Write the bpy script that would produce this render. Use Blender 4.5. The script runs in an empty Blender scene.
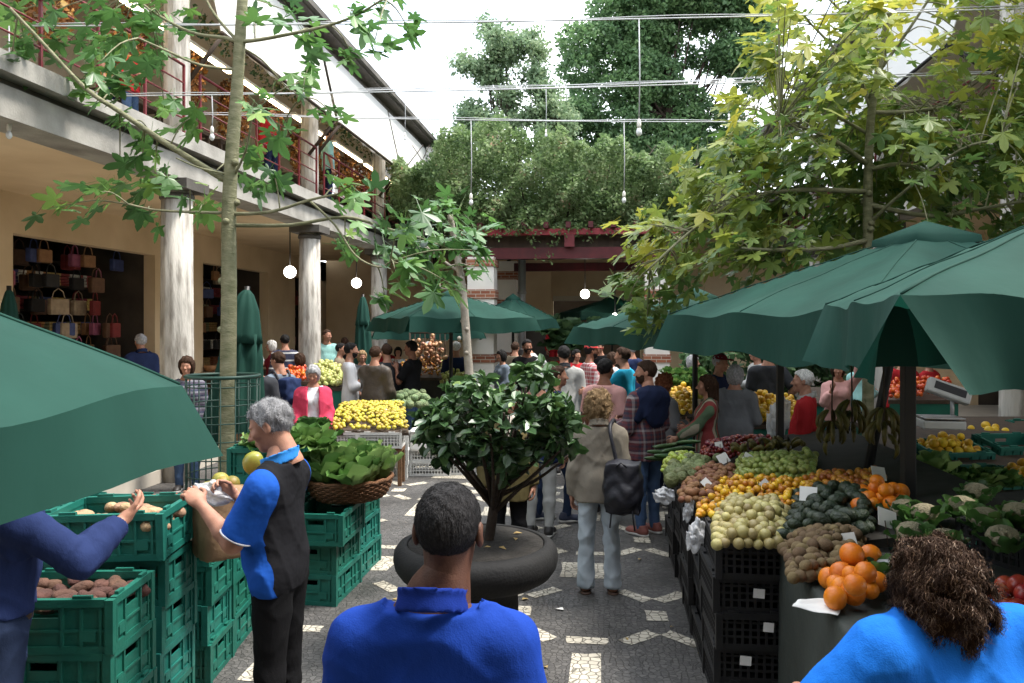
import bpy, math, random
import numpy as np
from mathutils import Vector, Matrix

random.seed(7)
RNG = np.random.default_rng(11)
scene = bpy.context.scene
COL = scene.collection
PI = math.pi
R = math.radians

# ------------------------------------------------------------------ camera frame
F, CX, HY, CH = 796.0, 512.0, 324.0, 2.15      # focal length in pixels, principal column, horizon row, eye height
YAW = R(6.31)                                   # the courtyard runs along +Y; the camera looks a little to the left
SA, CA = math.sin(YAW), math.cos(YAW)


def cam(cx, cd, z=0.0):
    return Vector((cx * CA - cd * SA, cx * SA + cd * CA, z))


def W(px, d, z=0.0):
    return cam((px - CX) / F * d, d, z)


def P(px, py, d):
    return W(px, d, CH - (py - HY) * d / F)


def to_cam(x, y):
    return x * CA + y * SA, -x * SA + y * CA


# ------------------------------------------------------------------ tagging
def tag(o, label=None, cat=None, group=None, kind=None):
    if label: o['label'] = label
    if cat: o['category'] = cat
    if group: o['group'] = group
    if kind: o['kind'] = kind
    return o


def empty(name, loc=(0, 0, 0), rz=0.0, label=None, cat=None, group=None):
    o = bpy.data.objects.new(name, None)
    o.empty_display_size = 0.1
    o.location = loc
    o.rotation_euler = (0, 0, rz)
    COL.objects.link(o)
    return tag(o, label, cat, group)


KIDS = {}


def link(name, me, parent=None):
    o = bpy.data.objects.new(name, me)
    COL.objects.link(o)
    if parent is not None:
        o.parent = parent
        KIDS.setdefault(parent.name, []).append(o)
    return o


def copy_tree(o, parent=None):
    c = o.copy()
    COL.objects.link(c)
    if parent is not None:
        c.parent = parent
        KIDS.setdefault(parent.name, []).append(c)
    for ch in list(KIDS.get(o.name, [])):
        copy_tree(ch, c)
    return c


# ------------------------------------------------------------------ mesh building
class MB:
    def __init__(self):
        self.v, self.f, self.m, self.s = [], [], [], []

    def add(self, vs, fs, m=0, smooth=False):
        b = len(self.v)
        self.v.extend([tuple(p) for p in vs])
        for f in fs:
            self.f.append(tuple(b + i for i in f))
            self.m.append(m)
            self.s.append(smooth)
        return self

    def box(self, x0, x1, y0, y1, z0, z1, m=0, M=None):
        vs = [Vector(p) for p in ((x0, y0, z0), (x1, y0, z0), (x1, y1, z0), (x0, y1, z0),
                                  (x0, y0, z1), (x1, y0, z1), (x1, y1, z1), (x0, y1, z1))]
        if M is not None: vs = [M @ p for p in vs]
        return self.add(vs, [(0, 3, 2, 1), (4, 5, 6, 7), (0, 1, 5, 4), (1, 2, 6, 5), (2, 3, 7, 6), (3, 0, 4, 7)], m)

    def bar(self, a, b, w, h=None, m=0, up=Vector((0, 0, 1))):
        """a square bar from a to b"""
        a, b = Vector(a), Vector(b)
        h = h or w
        d = (b - a)
        L = d.length
        d.normalize()
        s = d.cross(up)
        if s.length < 1e-4: s = Vector((1, 0, 0))
        s.normalize()
        u = s.cross(d)
        vs = []
        for p in (a, b):
            for sx, sy in ((-1, -1), (1, -1), (1, 1), (-1, 1)):
                vs.append(p + s * (sx * w / 2) + u * (sy * h / 2))
        return self.add(vs, [(3, 2, 1, 0), (4, 5, 6, 7), (0, 1, 5, 4), (1, 2, 6, 5), (2, 3, 7, 6), (3, 0, 4, 7)], m)

    def tube(self, pts, rad, n=8, m=0, cap=True):
        pts = [Vector(p) for p in pts]
        if not hasattr(rad, '__len__'): rad = [rad] * len(pts)
        vs, fs = [], []
        ref = Vector((0.31, 0.2, 0.93))
        for i, p in enumerate(pts):
            t = (pts[min(i + 1, len(pts) - 1)] - pts[max(i - 1, 0)])
            t = t.normalized() if t.length > 1e-9 else Vector((0, 0, 1))
            s = t.cross(ref)
            if s.length < 0.05: s = t.cross(Vector((1, 0, 0)))
            s.normalize()
            u = s.cross(t)
            for k in range(n):
                a = 2 * PI * k / n
                vs.append(p + (s * math.cos(a) + u * math.sin(a)) * rad[i])
        for i in range(len(pts) - 1):
            for k in range(n):
                k2 = (k + 1) % n
                fs.append((i * n + k, (i + 1) * n + k, (i + 1) * n + k2, i * n + k2))
        if cap:
            fs.append(tuple(range(n)))
            fs.append(tuple(reversed(range((len(pts) - 1) * n, len(pts) * n))))
        return self.add(vs, fs, m, True)

    def lathe(self, prof, n=24, m=0, c=(0, 0, 0), M=None, fold=None):
        """prof: (r, z) from bottom to top; fold(theta, z, r) -> r"""
        vs, fs = [], []
        c = Vector(c)
        for r, z in prof:
            for k in range(n):
                a = 2 * PI * k / n
                rr = fold(a, z, r) if fold else r
                p = Vector((rr * math.cos(a), rr * math.sin(a), z))
                vs.append((M @ p if M is not None else p) + c)
        for i in range(len(prof) - 1):
            for k in range(n):
                k2 = (k + 1) % n
                fs.append((i * n + k, i * n + k2, (i + 1) * n + k2, (i + 1) * n + k))
        fs.append(tuple(reversed(range(n))))
        fs.append(tuple(range((len(prof) - 1) * n, len(prof) * n)))
        return self.add(vs, fs, m, True)

    def build(self, name, mats, parent=None, bevel=0):
        me = bpy.data.meshes.new(name)
        me.from_pydata(self.v, [], self.f)
        if not isinstance(mats, (list, tuple)): mats = [mats]
        for x in mats: me.materials.append(x)
        me.polygons.foreach_set('material_index', self.m)
        me.polygons.foreach_set('use_smooth', self.s)
        me.update()
        o = link(name, me, parent)
        if bevel:
            b = o.modifiers.new('bevel', 'BEVEL')
            b.width = bevel
            b.segments = 2
            b.limit_method = 'ANGLE'
        return o


def np_mesh(name, verts, faces, mats, parent=None, smooth=True, attr=None, midx=None):
    """faces: (M,k) int array, every face with k corners"""
    verts = np.asarray(verts, dtype=np.float32)
    faces = np.asarray(faces, dtype=np.int32)
    me = bpy.data.meshes.new(name)
    n, k = faces.shape
    me.vertices.add(len(verts))
    me.vertices.foreach_set('co', verts.ravel())
    me.loops.add(n * k)
    me.loops.foreach_set('vertex_index', faces.ravel())
    me.polygons.add(n)
    me.polygons.foreach_set('loop_start', np.arange(0, n * k, k, dtype=np.int32))
    me.polygons.foreach_set('loop_total', np.full(n, k, dtype=np.int32))
    if not isinstance(mats, (list, tuple)): mats = [mats]
    for x in mats: me.materials.append(x)
    if midx is not None: me.polygons.foreach_set('material_index', np.asarray(midx, dtype=np.int32))
    me.polygons.foreach_set('use_smooth', np.full(n, smooth, dtype=bool))
    if attr is not None:
        a = me.attributes.new('var', 'FLOAT', 'POINT')
        a.data.foreach_set('value', np.asarray(attr, dtype=np.float32))
    me.update(calc_edges=True)
    me.validate()
    return link(name, me, parent)


# ------------------------------------------------------------------ materials
def _nt(name):
    m = bpy.data.materials.new(name)
    m.use_nodes = True
    nt = m.node_tree
    return m, nt, nt.nodes['Principled BSDF']


def c4(c, k=1.0):
    return (min(c[0] * k, 1), min(c[1] * k, 1), min(c[2] * k, 1), 1)


def ramp(nt, stops):
    r = nt.nodes.new('ShaderNodeValToRGB')
    e = r.color_ramp.elements
    while len(e) < len(stops): e.new(0.5)
    for i, (p, c) in enumerate(stops):
        e[i].position = p
        e[i].color = c4(c)
    return r


def mat(name, col, rough=0.6, var=0.18, vs=6.0, bump=0.0, bs=60.0, metal=0.0, spec=0.4, rnd=0.0, col2=None,
        cut=None, sheen=0.0, stretch=None, coat=0.0):
    """a plain painted / woven / stone surface: colour broken by noise, a little bump, per-object variation"""
    m, nt, b = _nt(name)
    N, L = nt.nodes, nt.links
    tc = N.new('ShaderNodeTexCoord')
    mp = N.new('ShaderNodeMapping')
    L.new(tc.outputs['Object'], mp.inputs[0])
    if stretch: mp.inputs['Scale'].default_value = stretch
    nz = N.new('ShaderNodeTexNoise')
    nz.inputs['Scale'].default_value = vs
    nz.inputs['Detail'].default_value = 5
    L.new(mp.outputs[0], nz.inputs['Vector'])
    a, z = (c4(col, 1 - var), c4(col, 1 + var)) if col2 is None else (c4(col), c4(col2))
    p0, p1 = cut or (0.3, 0.7)
    rp = ramp(nt, [(p0, a), (p1, z)])
    L.new(nz.outputs['Fac'], rp.inputs[0])
    out = rp.outputs[0]
    if rnd:
        oi = N.new('ShaderNodeObjectInfo')
        mr = N.new('ShaderNodeMapRange')
        mr.inputs['To Min'].default_value = 1 - rnd
        mr.inputs['To Max'].default_value = 1 + rnd
        L.new(oi.outputs['Random'], mr.inputs['Value'])
        hs = N.new('ShaderNodeHueSaturation')
        L.new(mr.outputs[0], hs.inputs['Value'])
        mh = N.new('ShaderNodeMapRange')
        mh.inputs['To Min'].default_value = 0.5 - rnd * 0.07
        mh.inputs['To Max'].default_value = 0.5 + rnd * 0.07
        L.new(oi.outputs['Random'], mh.inputs['Value'])
        L.new(mh.outputs[0], hs.inputs['Hue'])
        L.new(out, hs.inputs['Color'])
        out = hs.outputs[0]
    L.new(out, b.inputs['Base Color'])
    b.inputs['Roughness'].default_value = rough
    b.inputs['Metallic'].default_value = metal
    b.inputs['Specular IOR Level'].default_value = spec
    if sheen:
        b.inputs['Sheen Weight'].default_value = sheen
    if coat:
        b.inputs['Coat Weight'].default_value = coat
    if bump:
        n2 = N.new('ShaderNodeTexNoise')
        n2.inputs['Scale'].default_value = bs
        n2.inputs['Detail'].default_value = 4
        L.new(mp.outputs[0], n2.inputs['Vector'])
        bp = N.new('ShaderNodeBump')
        bp.inputs['Strength'].default_value = bump
        bp.inputs['Distance'].default_value = 0.02
        L.new(n2.outputs['Fac'], bp.inputs['Height'])
        L.new(bp.outputs[0], b.inputs['Normal'])
    return m


def leaf_mat(name, stops, rough=0.45, trans=0.35, spec=0.5):
    """leaves: colour by the leaf's own random number, part of the light passes through"""
    m, nt, b = _nt(name)
    N, L = nt.nodes, nt.links
    at = N.new('ShaderNodeAttribute')
    at.attribute_name = 'var'
    rp = ramp(nt, stops)
    L.new(at.outputs['Fac'], rp.inputs[0])
    L.new(rp.outputs[0], b.inputs['Base Color'])
    b.inputs['Roughness'].default_value = rough
    b.inputs['Specular IOR Level'].default_value = spec
    tr = N.new('ShaderNodeBsdfTranslucent')
    L.new(rp.outputs[0], tr.inputs['Color'])
    mx = N.new('ShaderNodeMixShader')
    mx.inputs[0].default_value = trans
    L.new(b.outputs[0], mx.inputs[1])
    L.new(tr.outputs[0], mx.inputs[2])
    L.new(mx.outputs[0], N['Material Output'].inputs['Surface'])
    return m


def glow(name, col, strength):
    m, nt, b = _nt(name)
    b.inputs['Base Color'].default_value = c4(col)
    b.inputs['Emission Color'].default_value = c4(col)
    b.inputs['Emission Strength'].default_value = strength
    return m


def banded(name, cols, axis='X', scale=8.0, cross=None, rough=0.85):
    """stripes (and, with cross, a plaid) woven into a cloth"""
    m, nt, b = _nt(name)
    N, L = nt.nodes, nt.links
    tc = N.new('ShaderNodeTexCoord')
    sp = N.new('ShaderNodeSeparateXYZ')
    L.new(tc.outputs['Object'], sp.inputs[0])

    def bands(ax, stops, sc):
        mu = N.new('ShaderNodeMath')
        mu.operation = 'MULTIPLY'
        mu.inputs[1].default_value = sc
        L.new(sp.outputs[ax], mu.inputs[0])
        fr = N.new('ShaderNodeMath')
        fr.operation = 'FRACT'
        L.new(mu.outputs[0], fr.inputs[0])
        r = ramp(nt, stops)
        r.color_ramp.interpolation = 'CONSTANT'
        L.new(fr.outputs[0], r.inputs[0])
        return r.outputs[0]
    n = len(cols)
    o = bands(axis, [(i / n, c) for i, c in enumerate(cols)], scale)
    if cross:
        o2 = bands('Z', [(i / len(cross), c) for i, c in enumerate(cross)], scale)
        mx = N.new('ShaderNodeMix')
        mx.data_type = 'RGBA'
        mx.inputs[0].default_value = 0.5
        L.new(o, mx.inputs[6])
        L.new(o2, mx.inputs[7])
        o = mx.outputs[2]
    L.new(o, b.inputs['Base Color'])
    b.inputs['Roughness'].default_value = rough
    nz = N.new('ShaderNodeTexNoise')
    nz.inputs['Scale'].default_value = 25
    bp = N.new('ShaderNodeBump')
    bp.inputs['Strength'].default_value = 0.4
    bp.inputs['Distance'].default_value = 0.02
    L.new(tc.outputs['Object'], nz.inputs['Vector'])
    L.new(nz.outputs['Fac'], bp.inputs['Height'])
    L.new(bp.outputs[0], b.inputs['Normal'])
    return m


def cloth(name, col, rough=0.85, var=0.12, fold=0.5):
    m = mat(name, col, rough, var, 9, bump=fold, bs=14, spec=0.10, stretch=(1, 1, 0.6))
    nt = m.node_tree                                   # a fine weave over the folds
    N, L = nt.nodes, nt.links
    b = N['Principled BSDF']
    bp = b.inputs['Normal'].links[0].from_node
    tc = N.new('ShaderNodeTexCoord')
    n3 = N.new('ShaderNodeTexNoise')
    n3.inputs['Scale'].default_value = 260
    n3.inputs['Detail'].default_value = 2
    L.new(tc.outputs['Object'], n3.inputs['Vector'])
    b2 = N.new('ShaderNodeBump')
    b2.inputs['Strength'].default_value = 0.22
    b2.inputs['Distance'].default_value = 0.004
    L.new(n3.outputs['Fac'], b2.inputs['Height'])
    L.new(bp.outputs[0], b2.inputs['Normal'])
    L.new(b2.outputs[0], b.inputs['Normal'])
    return m


def cobble_mat(name, c1, c2, joint, scale, wet=0.0):
    m, nt, b = _nt(name)
    N, L = nt.nodes, nt.links
    tc = N.new('ShaderNodeTexCoord')
    nz0 = N.new('ShaderNodeTexNoise')
    nz0.inputs['Scale'].default_value = 6
    L.new(tc.outputs['Object'], nz0.inputs['Vector'])
    ad = N.new('ShaderNodeMix')
    ad.data_type = 'VECTOR'
    ad.inputs[0].default_value = 0.012
    L.new(tc.outputs['Object'], ad.inputs[4])
    L.new(nz0.outputs['Color'], ad.inputs[5])
    vo = N.new('ShaderNodeTexVoronoi')
    vo.inputs['Scale'].default_value = scale
    vo.inputs['Randomness'].default_value = 0.75
    L.new(ad.outputs[1], vo.inputs['Vector'])
    ve = N.new('ShaderNodeTexVoronoi')
    ve.feature = 'DISTANCE_TO_EDGE'
    ve.inputs['Scale'].default_value = scale
    ve.inputs['Randomness'].default_value = 0.75
    L.new(ad.outputs[1], ve.inputs['Vector'])
    sp = N.new('ShaderNodeSeparateXYZ')
    L.new(vo.outputs['Color'], sp.inputs[0])
    rp = ramp(nt, [(0.0, c1), (1.0, c2)])
    L.new(sp.outputs[0], rp.inputs[0])
    je = ramp(nt, [(0.02, (0, 0, 0)), (0.09, (1, 1, 1))])
    L.new(ve.outputs['Distance'], je.inputs[0])
    mx = N.new('ShaderNodeMix')
    mx.data_type = 'RGBA'
    L.new(je.outputs[0], mx.inputs[0])
    mx.inputs[6].default_value = c4(joint)
    L.new(rp.outputs[0], mx.inputs[7])
    # old dirt and rubbed patches in the paving
    nd = N.new('ShaderNodeTexNoise')
    nd.inputs['Scale'].default_value = 1.3
    nd.inputs['Detail'].default_value = 8
    L.new(tc.outputs['Object'], nd.inputs['Vector'])
    dr = ramp(nt, [(0.32, (0.62, 0.6, 0.56)), (0.62, (1.12, 1.1, 1.06))])
    dr.color_ramp.elements[1].color = (1.15, 1.13, 1.1, 1)
    L.new(nd.outputs['Fac'], dr.inputs[0])
    m2 = N.new('ShaderNodeMix')
    m2.data_type = 'RGBA'
    m2.blend_type = 'MULTIPLY'
    m2.inputs[0].default_value = 1
    L.new(mx.outputs[2], m2.inputs[6])
    L.new(dr.outputs[0], m2.inputs[7])
    L.new(m2.outputs[2], b.inputs['Base Color'])
    rr = N.new('ShaderNodeMapRange')
    rr.inputs['From Min'].default_value = 0.35
    rr.inputs['From Max'].default_value = 0.7
    rr.inputs['To Min'].default_value = 0.75 - wet
    rr.inputs['To Max'].default_value = 0.8
    L.new(nd.outputs['Fac'], rr.inputs['Value'])
    L.new(rr.outputs[0], b.inputs['Roughness'])
    bp = N.new('ShaderNodeBump')
    bp.inputs['Strength'].default_value = 0.6
    bp.inputs['Distance'].default_value = 0.008
    L.new(je.outputs[0], bp.inputs['Height'])
    L.new(bp.outputs[0], b.inputs['Normal'])
    return m


def brick_mat(name):
    m, nt, b = _nt(name)
    N, L = nt.nodes, nt.links
    tc = N.new('ShaderNodeTexCoord')
    sp = N.new('ShaderNodeSeparateXYZ')
    L.new(tc.outputs['Object'], sp.inputs[0])
    sm = N.new('ShaderNodeMath')
    L.new(sp.outputs['X'], sm.inputs[0])
    L.new(sp.outputs['Y'], sm.inputs[1])
    cb = N.new('ShaderNodeCombineXYZ')
    L.new(sm.outputs[0], cb.inputs[0])
    L.new(sp.outputs['Z'], cb.inputs[1])
    br = N.new('ShaderNodeTexBrick')
    br.inputs['Scale'].default_value = 1
    br.inputs['Brick Width'].default_value = 0.24
    br.inputs['Row Height'].default_value = 0.085
    br.inputs['Mortar Size'].default_value = 0.008
    br.inputs['Color1'].default_value = (0.24, 0.075, 0.04, 1)
    br.inputs['Color2'].default_value = (0.33, 0.12, 0.06, 1)
    br.inputs['Mortar'].default_value = (0.45, 0.4, 0.33, 1)
    L.new(cb.outputs[0], br.inputs['Vector'])
    L.new(br.outputs['Color'], b.inputs['Base Color'])
    b.inputs['Roughness'].default_value = 0.85
    return m
# ------------------------------------------------------------------ implicit surfaces
def rc(p, a, b, ra, rb):
    a = np.asarray(a, float); b = np.asarray(b, float)
    ba = b - a
    pa = p - a
    t = np.clip(pa @ ba / max(ba @ ba, 1e-9), 0, 1)
    return np.linalg.norm(pa - t[:, None] * ba, axis=1) - (ra + (rb - ra) * t)


def el(p, c, r):
    q = (p - np.asarray(c, float)) / np.asarray(r, float)
    k0 = np.linalg.norm(q, axis=1)
    k1 = np.linalg.norm(q / np.asarray(r, float), axis=1)
    return k0 * (k0 - 1.0) / np.maximum(k1, 1e-6)


def smin(a, b, k):
    h = np.clip(0.5 + 0.5 * (b - a) / k, 0, 1)
    return b * (1 - h) + a * h - k * h * (1 - h)


def smax(a, b, k):
    return -smin(-a, -b, k)


def nets(fn, lo, hi, h):
    """surface nets: a quad mesh of fn(p) = 0 inside the box lo..hi"""
    lo = np.asarray(lo, float); hi = np.asarray(hi, float)
    n = np.ceil((hi - lo) / h).astype(int) + 1
    ax = [lo[i] + h * np.arange(n[i]) for i in range(3)]
    g = np.stack(np.meshgrid(*ax, indexing='ij'), -1).reshape(-1, 3)
    v = np.empty(len(g))
    for i in range(0, len(g), 400000):
        v[i:i + 400000] = fn(g[i:i + 400000])
    v = v.reshape(n)
    ins = v < 0
    cn = n - 1
    acc = np.zeros(tuple(cn) + (3,)); cnt = np.zeros(tuple(cn))
    crn = [(i, j, k) for i in (0, 1) for j in (0, 1) for k in (0, 1)]

    def sl(o):
        return v[o[0]:o[0] + cn[0], o[1]:o[1] + cn[1], o[2]:o[2] + cn[2]]
    for a in range(8):
        for b_ in range(a + 1, 8):
            ca, cb = crn[a], crn[b_]
            if sum(abs(ca[i] - cb[i]) for i in range(3)) != 1: continue
            va, vb = sl(ca), sl(cb)
            cr = (va < 0) != (vb < 0)
            t = np.where(cr, va / np.where(cr, va - vb, 1), 0)
            for i in range(3):
                acc[..., i] += np.where(cr, ca[i] + (cb[i] - ca[i]) * t, 0)
            cnt += cr
    act = cnt > 0
    idx = -np.ones(tuple(cn), int)
    idx[act] = np.arange(act.sum())
    ijk = np.argwhere(act)
    vs = lo + h * (ijk + acc[act] / cnt[act][:, None])
    quads = []
    for d in range(3):
        u, w = (d + 1) % 3, (d + 2) % 3
        s0 = [slice(1, n[i] - 1) for i in range(3)]
        s0[d] = slice(0, n[d] - 1)
        s1 = list(s0); s1[d] = slice(1, n[d])
        A_, B_ = ins[tuple(s0)], ins[tuple(s1)]
        for flip, msk in ((False, A_ & ~B_), (True, ~A_ & B_)):
            e = np.argwhere(msk)
            if not len(e): continue
            off = np.array([1, 1, 1]); off[d] = 0
            e = e + off
            q = []
            for du, dw in ((0, 0), (-1, 0), (-1, -1), (0, -1)):
                c = e.copy(); c[:, u] += du; c[:, w] += dw
                q.append(idx[c[:, 0], c[:, 1], c[:, 2]])
            q = np.stack(q, 1)
            quads.append(q[:, ::-1] if flip else q)
    f = np.concatenate(quads) if quads else np.zeros((0, 4), int)
    f = f[(f >= 0).all(1)]
    return vs, f


def unit(v):
    v = np.asarray(v, float)
    return v / max(np.linalg.norm(v), 1e-9)


def rotx(a):
    c, s = math.cos(a), math.sin(a)
    return np.array([[1, 0, 0], [0, c, -s], [0, s, c]])


def rotz(a):
    c, s = math.cos(a), math.sin(a)
    return np.array([[c, -s, 0], [s, c, 0], [0, 0, 1]])


# ------------------------------------------------------------------ head and hand, built once and fitted to every figure
def head_fn(fem, nose=1.0):
    jw = 0.9 if fem else 1.0

    def fn(p):
        d = el(p, (0, -0.012, 0.03), (0.074, 0.095, 0.087))
        d = smin(d, el(p, (0, 0.022, -0.035), (0.06 * jw, 0.068, 0.08)), 0.03)
        d = smin(d, el(p, (0, 0.062, -0.092), (0.026 * jw, 0.024, 0.022)), 0.025)
        d = smin(d, el(p, (0, 0.075, 0.02), (0.05, 0.018, 0.012)), 0.012)
        ax = np.abs(p[:, 0])
        q = p.copy(); q[:, 0] = ax
        d = smin(d, el(q, (0.044, 0.062, -0.022), (0.022, 0.022, 0.022)), 0.02)
        d = smax(d, -el(q, (0.031, 0.1, 0.002), (0.017, 0.018, 0.011)), 0.012)
        d = smin(d, el(q, (0.031, 0.076, 0.002), (0.0125, 0.0125, 0.011)), 0.003)
        d = smin(d, rc(p, (0, 0.088, 0.006), (0, 0.088 + 0.024 * nose, -0.03), 0.008, 0.0125), 0.01)
        d = smin(d, el(q, (0.012, 0.098, -0.034), (0.009, 0.011, 0.008)), 0.006)
        d = smin(d, el(p, (0, 0.084, -0.06), (0.024, 0.014, 0.007)), 0.006)
        d = smin(d, el(p, (0, 0.083, -0.071), (0.02, 0.014, 0.008)), 0.005)
        d = smax(d, -el(p, (0, 0.102, -0.0645), (0.024, 0.012, 0.0018)), 0.003)
        d = smin(d, rc(p, (0, -0.02, -0.06), (0, -0.036, -0.20), 0.056 * jw, 0.062 * jw), 0.03)
        e = el(q - np.array([0.081, -0.012, -0.004]) @ np.eye(3), (0, 0, 0), (0.011, 0.021, 0.033))
        e = smax(e, -el(q, (0.095, -0.006, -0.002), (0.01, 0.012, 0.021)), 0.004)
        d = smin(d, e, 0.008)
        return d
    return fn


HEADS = {}


def head_mesh(fem, h):
    key = (fem, round(h, 4))
    if key not in HEADS:
        HEADS[key] = nets(head_fn(fem), (-0.11, -0.13, -0.215), (0.11, 0.135, 0.13), h)
    return HEADS[key]


HANDS = {}


def hand_mesh(curl, h=0.0045):
    """a right hand, palm down (-Z), fingers along +Y, thumb on -X; the wrist is the origin"""
    key = (round(curl, 2), h)
    if key in HANDS: return HANDS[key]
    segs = []
    for x, L, sp in ((-0.032, 0.070, -0.10), (-0.011, 0.078, -0.02), (0.011, 0.073, 0.05), (0.031, 0.058, 0.13)):
        p = np.array([x, 0.088 - abs(x + 0.01) * 0.15, 0.0])
        a = 0.12
        for i, fr in enumerate((0.45, 0.31, 0.24)):
            a2 = a + curl * (0.75, 1.1, 0.8)[i]
            dvec = np.array([math.sin(sp) * math.cos(a2), math.cos(sp) * math.cos(a2), -math.sin(a2)])
            q = p + dvec * L * fr
            segs.append((p, q, 0.0088 - i * 0.0008, 0.0082 - i * 0.0008))
            p, a = q, a2
    p = np.array([-0.026, 0.025, -0.008])
    for dvec, L, r0, r1 in (((-0.75, 0.6, -0.25), 0.042, 0.0145, 0.0105), ((-0.35, 0.85, -0.3 - 0.4 * curl), 0.034, 0.0102, 0.0092),
                            ((0.1, 0.9, -0.25 - 0.5 * curl), 0.026, 0.0092, 0.0078)):
        q = p + unit(dvec) * L
        segs.append((p, q, r0, r1))
        p = q

    def fn(p):
        d = el(p, (0, 0.048, -0.002), (0.043, 0.052, 0.0165))
        d = smin(d, rc(p, (0, -0.03, 0), (0, 0.02, 0), 0.027, 0.026), 0.02)
        d = smin(d, el(p, (-0.02, 0.03, -0.008), (0.022, 0.03, 0.016)), 0.012)
        fs = None
        for a, b, ra, rb in segs:
            x = rc(p, a, b, ra, rb)
            fs = x if fs is None else np.minimum(fs, x)
        return smin(d, fs, 0.007)
    HANDS[key] = nets(fn, (-0.09, -0.055, -0.11), (0.065, 0.185, 0.04), h)
    return HANDS[key]


def foot_fn(kind):
    def fn(p):
        # the ankle stands over the origin, toes along +Y, sole at z = 0
        if kind == 'skin':
            d = rc(p, (0, -0.03, 0.05), (0, 0.14, 0.025), 0.036, 0.026)
            d = smin(d, el(p, (0, 0.14, 0.022), (0.045, 0.06, 0.02)), 0.03)
            d = smin(d, rc(p, (0, -0.01, 0.05), (0, -0.01, 0.14), 0.037, 0.036), 0.03)
            return smax(d, 0.004 - p[:, 2], 0.004)
        d = rc(p, (0, -0.045, 0.05), (0, 0.13, 0.036), 0.043, 0.04)
        d = smin(d, el(p, (0, 0.13, 0.032), (0.05, 0.075, 0.032)), 0.03)
        d = smin(d, rc(p, (0, -0.02, 0.05), (0, -0.02, 0.115), 0.044, 0.046), 0.03)
        d = smax(d, p[:, 2] - 0.112, 0.006)
        return smax(d, 0.012 - p[:, 2], 0.004)
    return fn


def sole_fn(p):
    q = p.copy()
    d = np.minimum(rc(q * [1, 1, 0], (0, -0.045, 0), (0, 0.13, 0), 0.046, 0.05), el(q * [1, 1, 0], (0, 0.13, 0), (0.053, 0.082, 1)))
    return np.maximum(d, np.maximum(-p[:, 2], p[:, 2] - 0.028))


SHOES = {}


def shoe_mesh(kind, h):
    k = (kind, h)
    if k not in SHOES:
        fn = sole_fn if kind == 'sole' else foot_fn(kind)
        SHOES[k] = nets(fn, (-0.075, -0.12, -0.012), (0.075, 0.235, 0.17), h)
    return SHOES[k]


# ------------------------------------------------------------------ hair
def hair_fn(style):
    yk = [-0.13, -0.06, -0.02, 0.005, 0.03, 0.06, 0.11]
    zk = {'short': [-0.075, -0.07, -0.03, 0.0, 0.045, 0.066, 0.07],
          'buzz': [-0.07, -0.065, -0.03, 0.005, 0.045, 0.07, 0.075],
          'bald': [-0.075, -0.07, -0.025, 0.0, 0.03, 0.045, 0.05],
          'bob': [-0.14, -0.14, -0.13, -0.12, -0.06, 0.045, 0.055],
          'curly': [-0.13, -0.13, -0.11, -0.07, 0.0, 0.05, 0.06],
          'long': [-0.5, -0.5, -0.5, -0.18, 0.02, 0.06, 0.07]}[style]
    infl = {'short': 0.010, 'buzz': 0.005, 'bald': 0.006, 'bob': 0.018, 'curly': 0.027, 'long': 0.016}[style]
    amp = {'short': 0.005, 'buzz': 0.0015, 'bald': 0.003, 'bob': 0.005, 'curly': 0.014, 'long': 0.006}[style]
    fq = {'short': 70, 'buzz': 120, 'bald': 70, 'bob': 60, 'curly': 62, 'long': 55}[style]

    def fn(p):
        d = el(p, (0, -0.015, 0.032), (0.077 + infl, 0.097 + infl, 0.088 + infl))
        if style in ('bob', 'curly'):
            d = smin(d, el(p, (0, -0.03, -0.04), (0.082 + infl, 0.075 + infl, 0.075 + infl)), 0.05)
        if style == 'long':
            d = smin(d, rc(p, (0, -0.06, 0.0), (0, -0.085, -0.3), 0.085, 0.075), 0.05)
        n = (np.sin(p[:, 0] * fq + 2 * np.sin(p[:, 2] * fq * .6)) * np.sin(p[:, 2] * fq * .8 + 1.3 * np.sin(p[:, 1] * fq * .7))
             + 0.6 * np.sin(p[:, 1] * fq * 1.7 + 3 * np.sin(p[:, 0] * fq * .5)))
        if style in ('long', 'bob'):
            n = np.sin(p[:, 0] * 130 + 2 * np.sin(p[:, 2] * 14)) + np.sin(p[:, 1] * 110 + p[:, 2] * 12)
        d = d - amp * n
        zc = np.interp(p[:, 1], yk, zk)
        if style == 'bald':
            d = np.maximum(d, np.linalg.norm((p - [0, 0, 0.13]) * [1, 0.8, 1], axis=1) * -1 + 0.085)
        return smax(d, zc - p[:, 2], 0.008)
    return fn


HAIRS = {}


def hair_mesh(style, h):
    k = (style, h)
    if k not in HAIRS:
        lo = -0.48 if style == 'long' else -0.2
        HAIRS[k] = nets(hair_fn(style), (-0.15, -0.19, lo), (0.15, 0.15, 0.185), h)
    return HAIRS[k]


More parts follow.
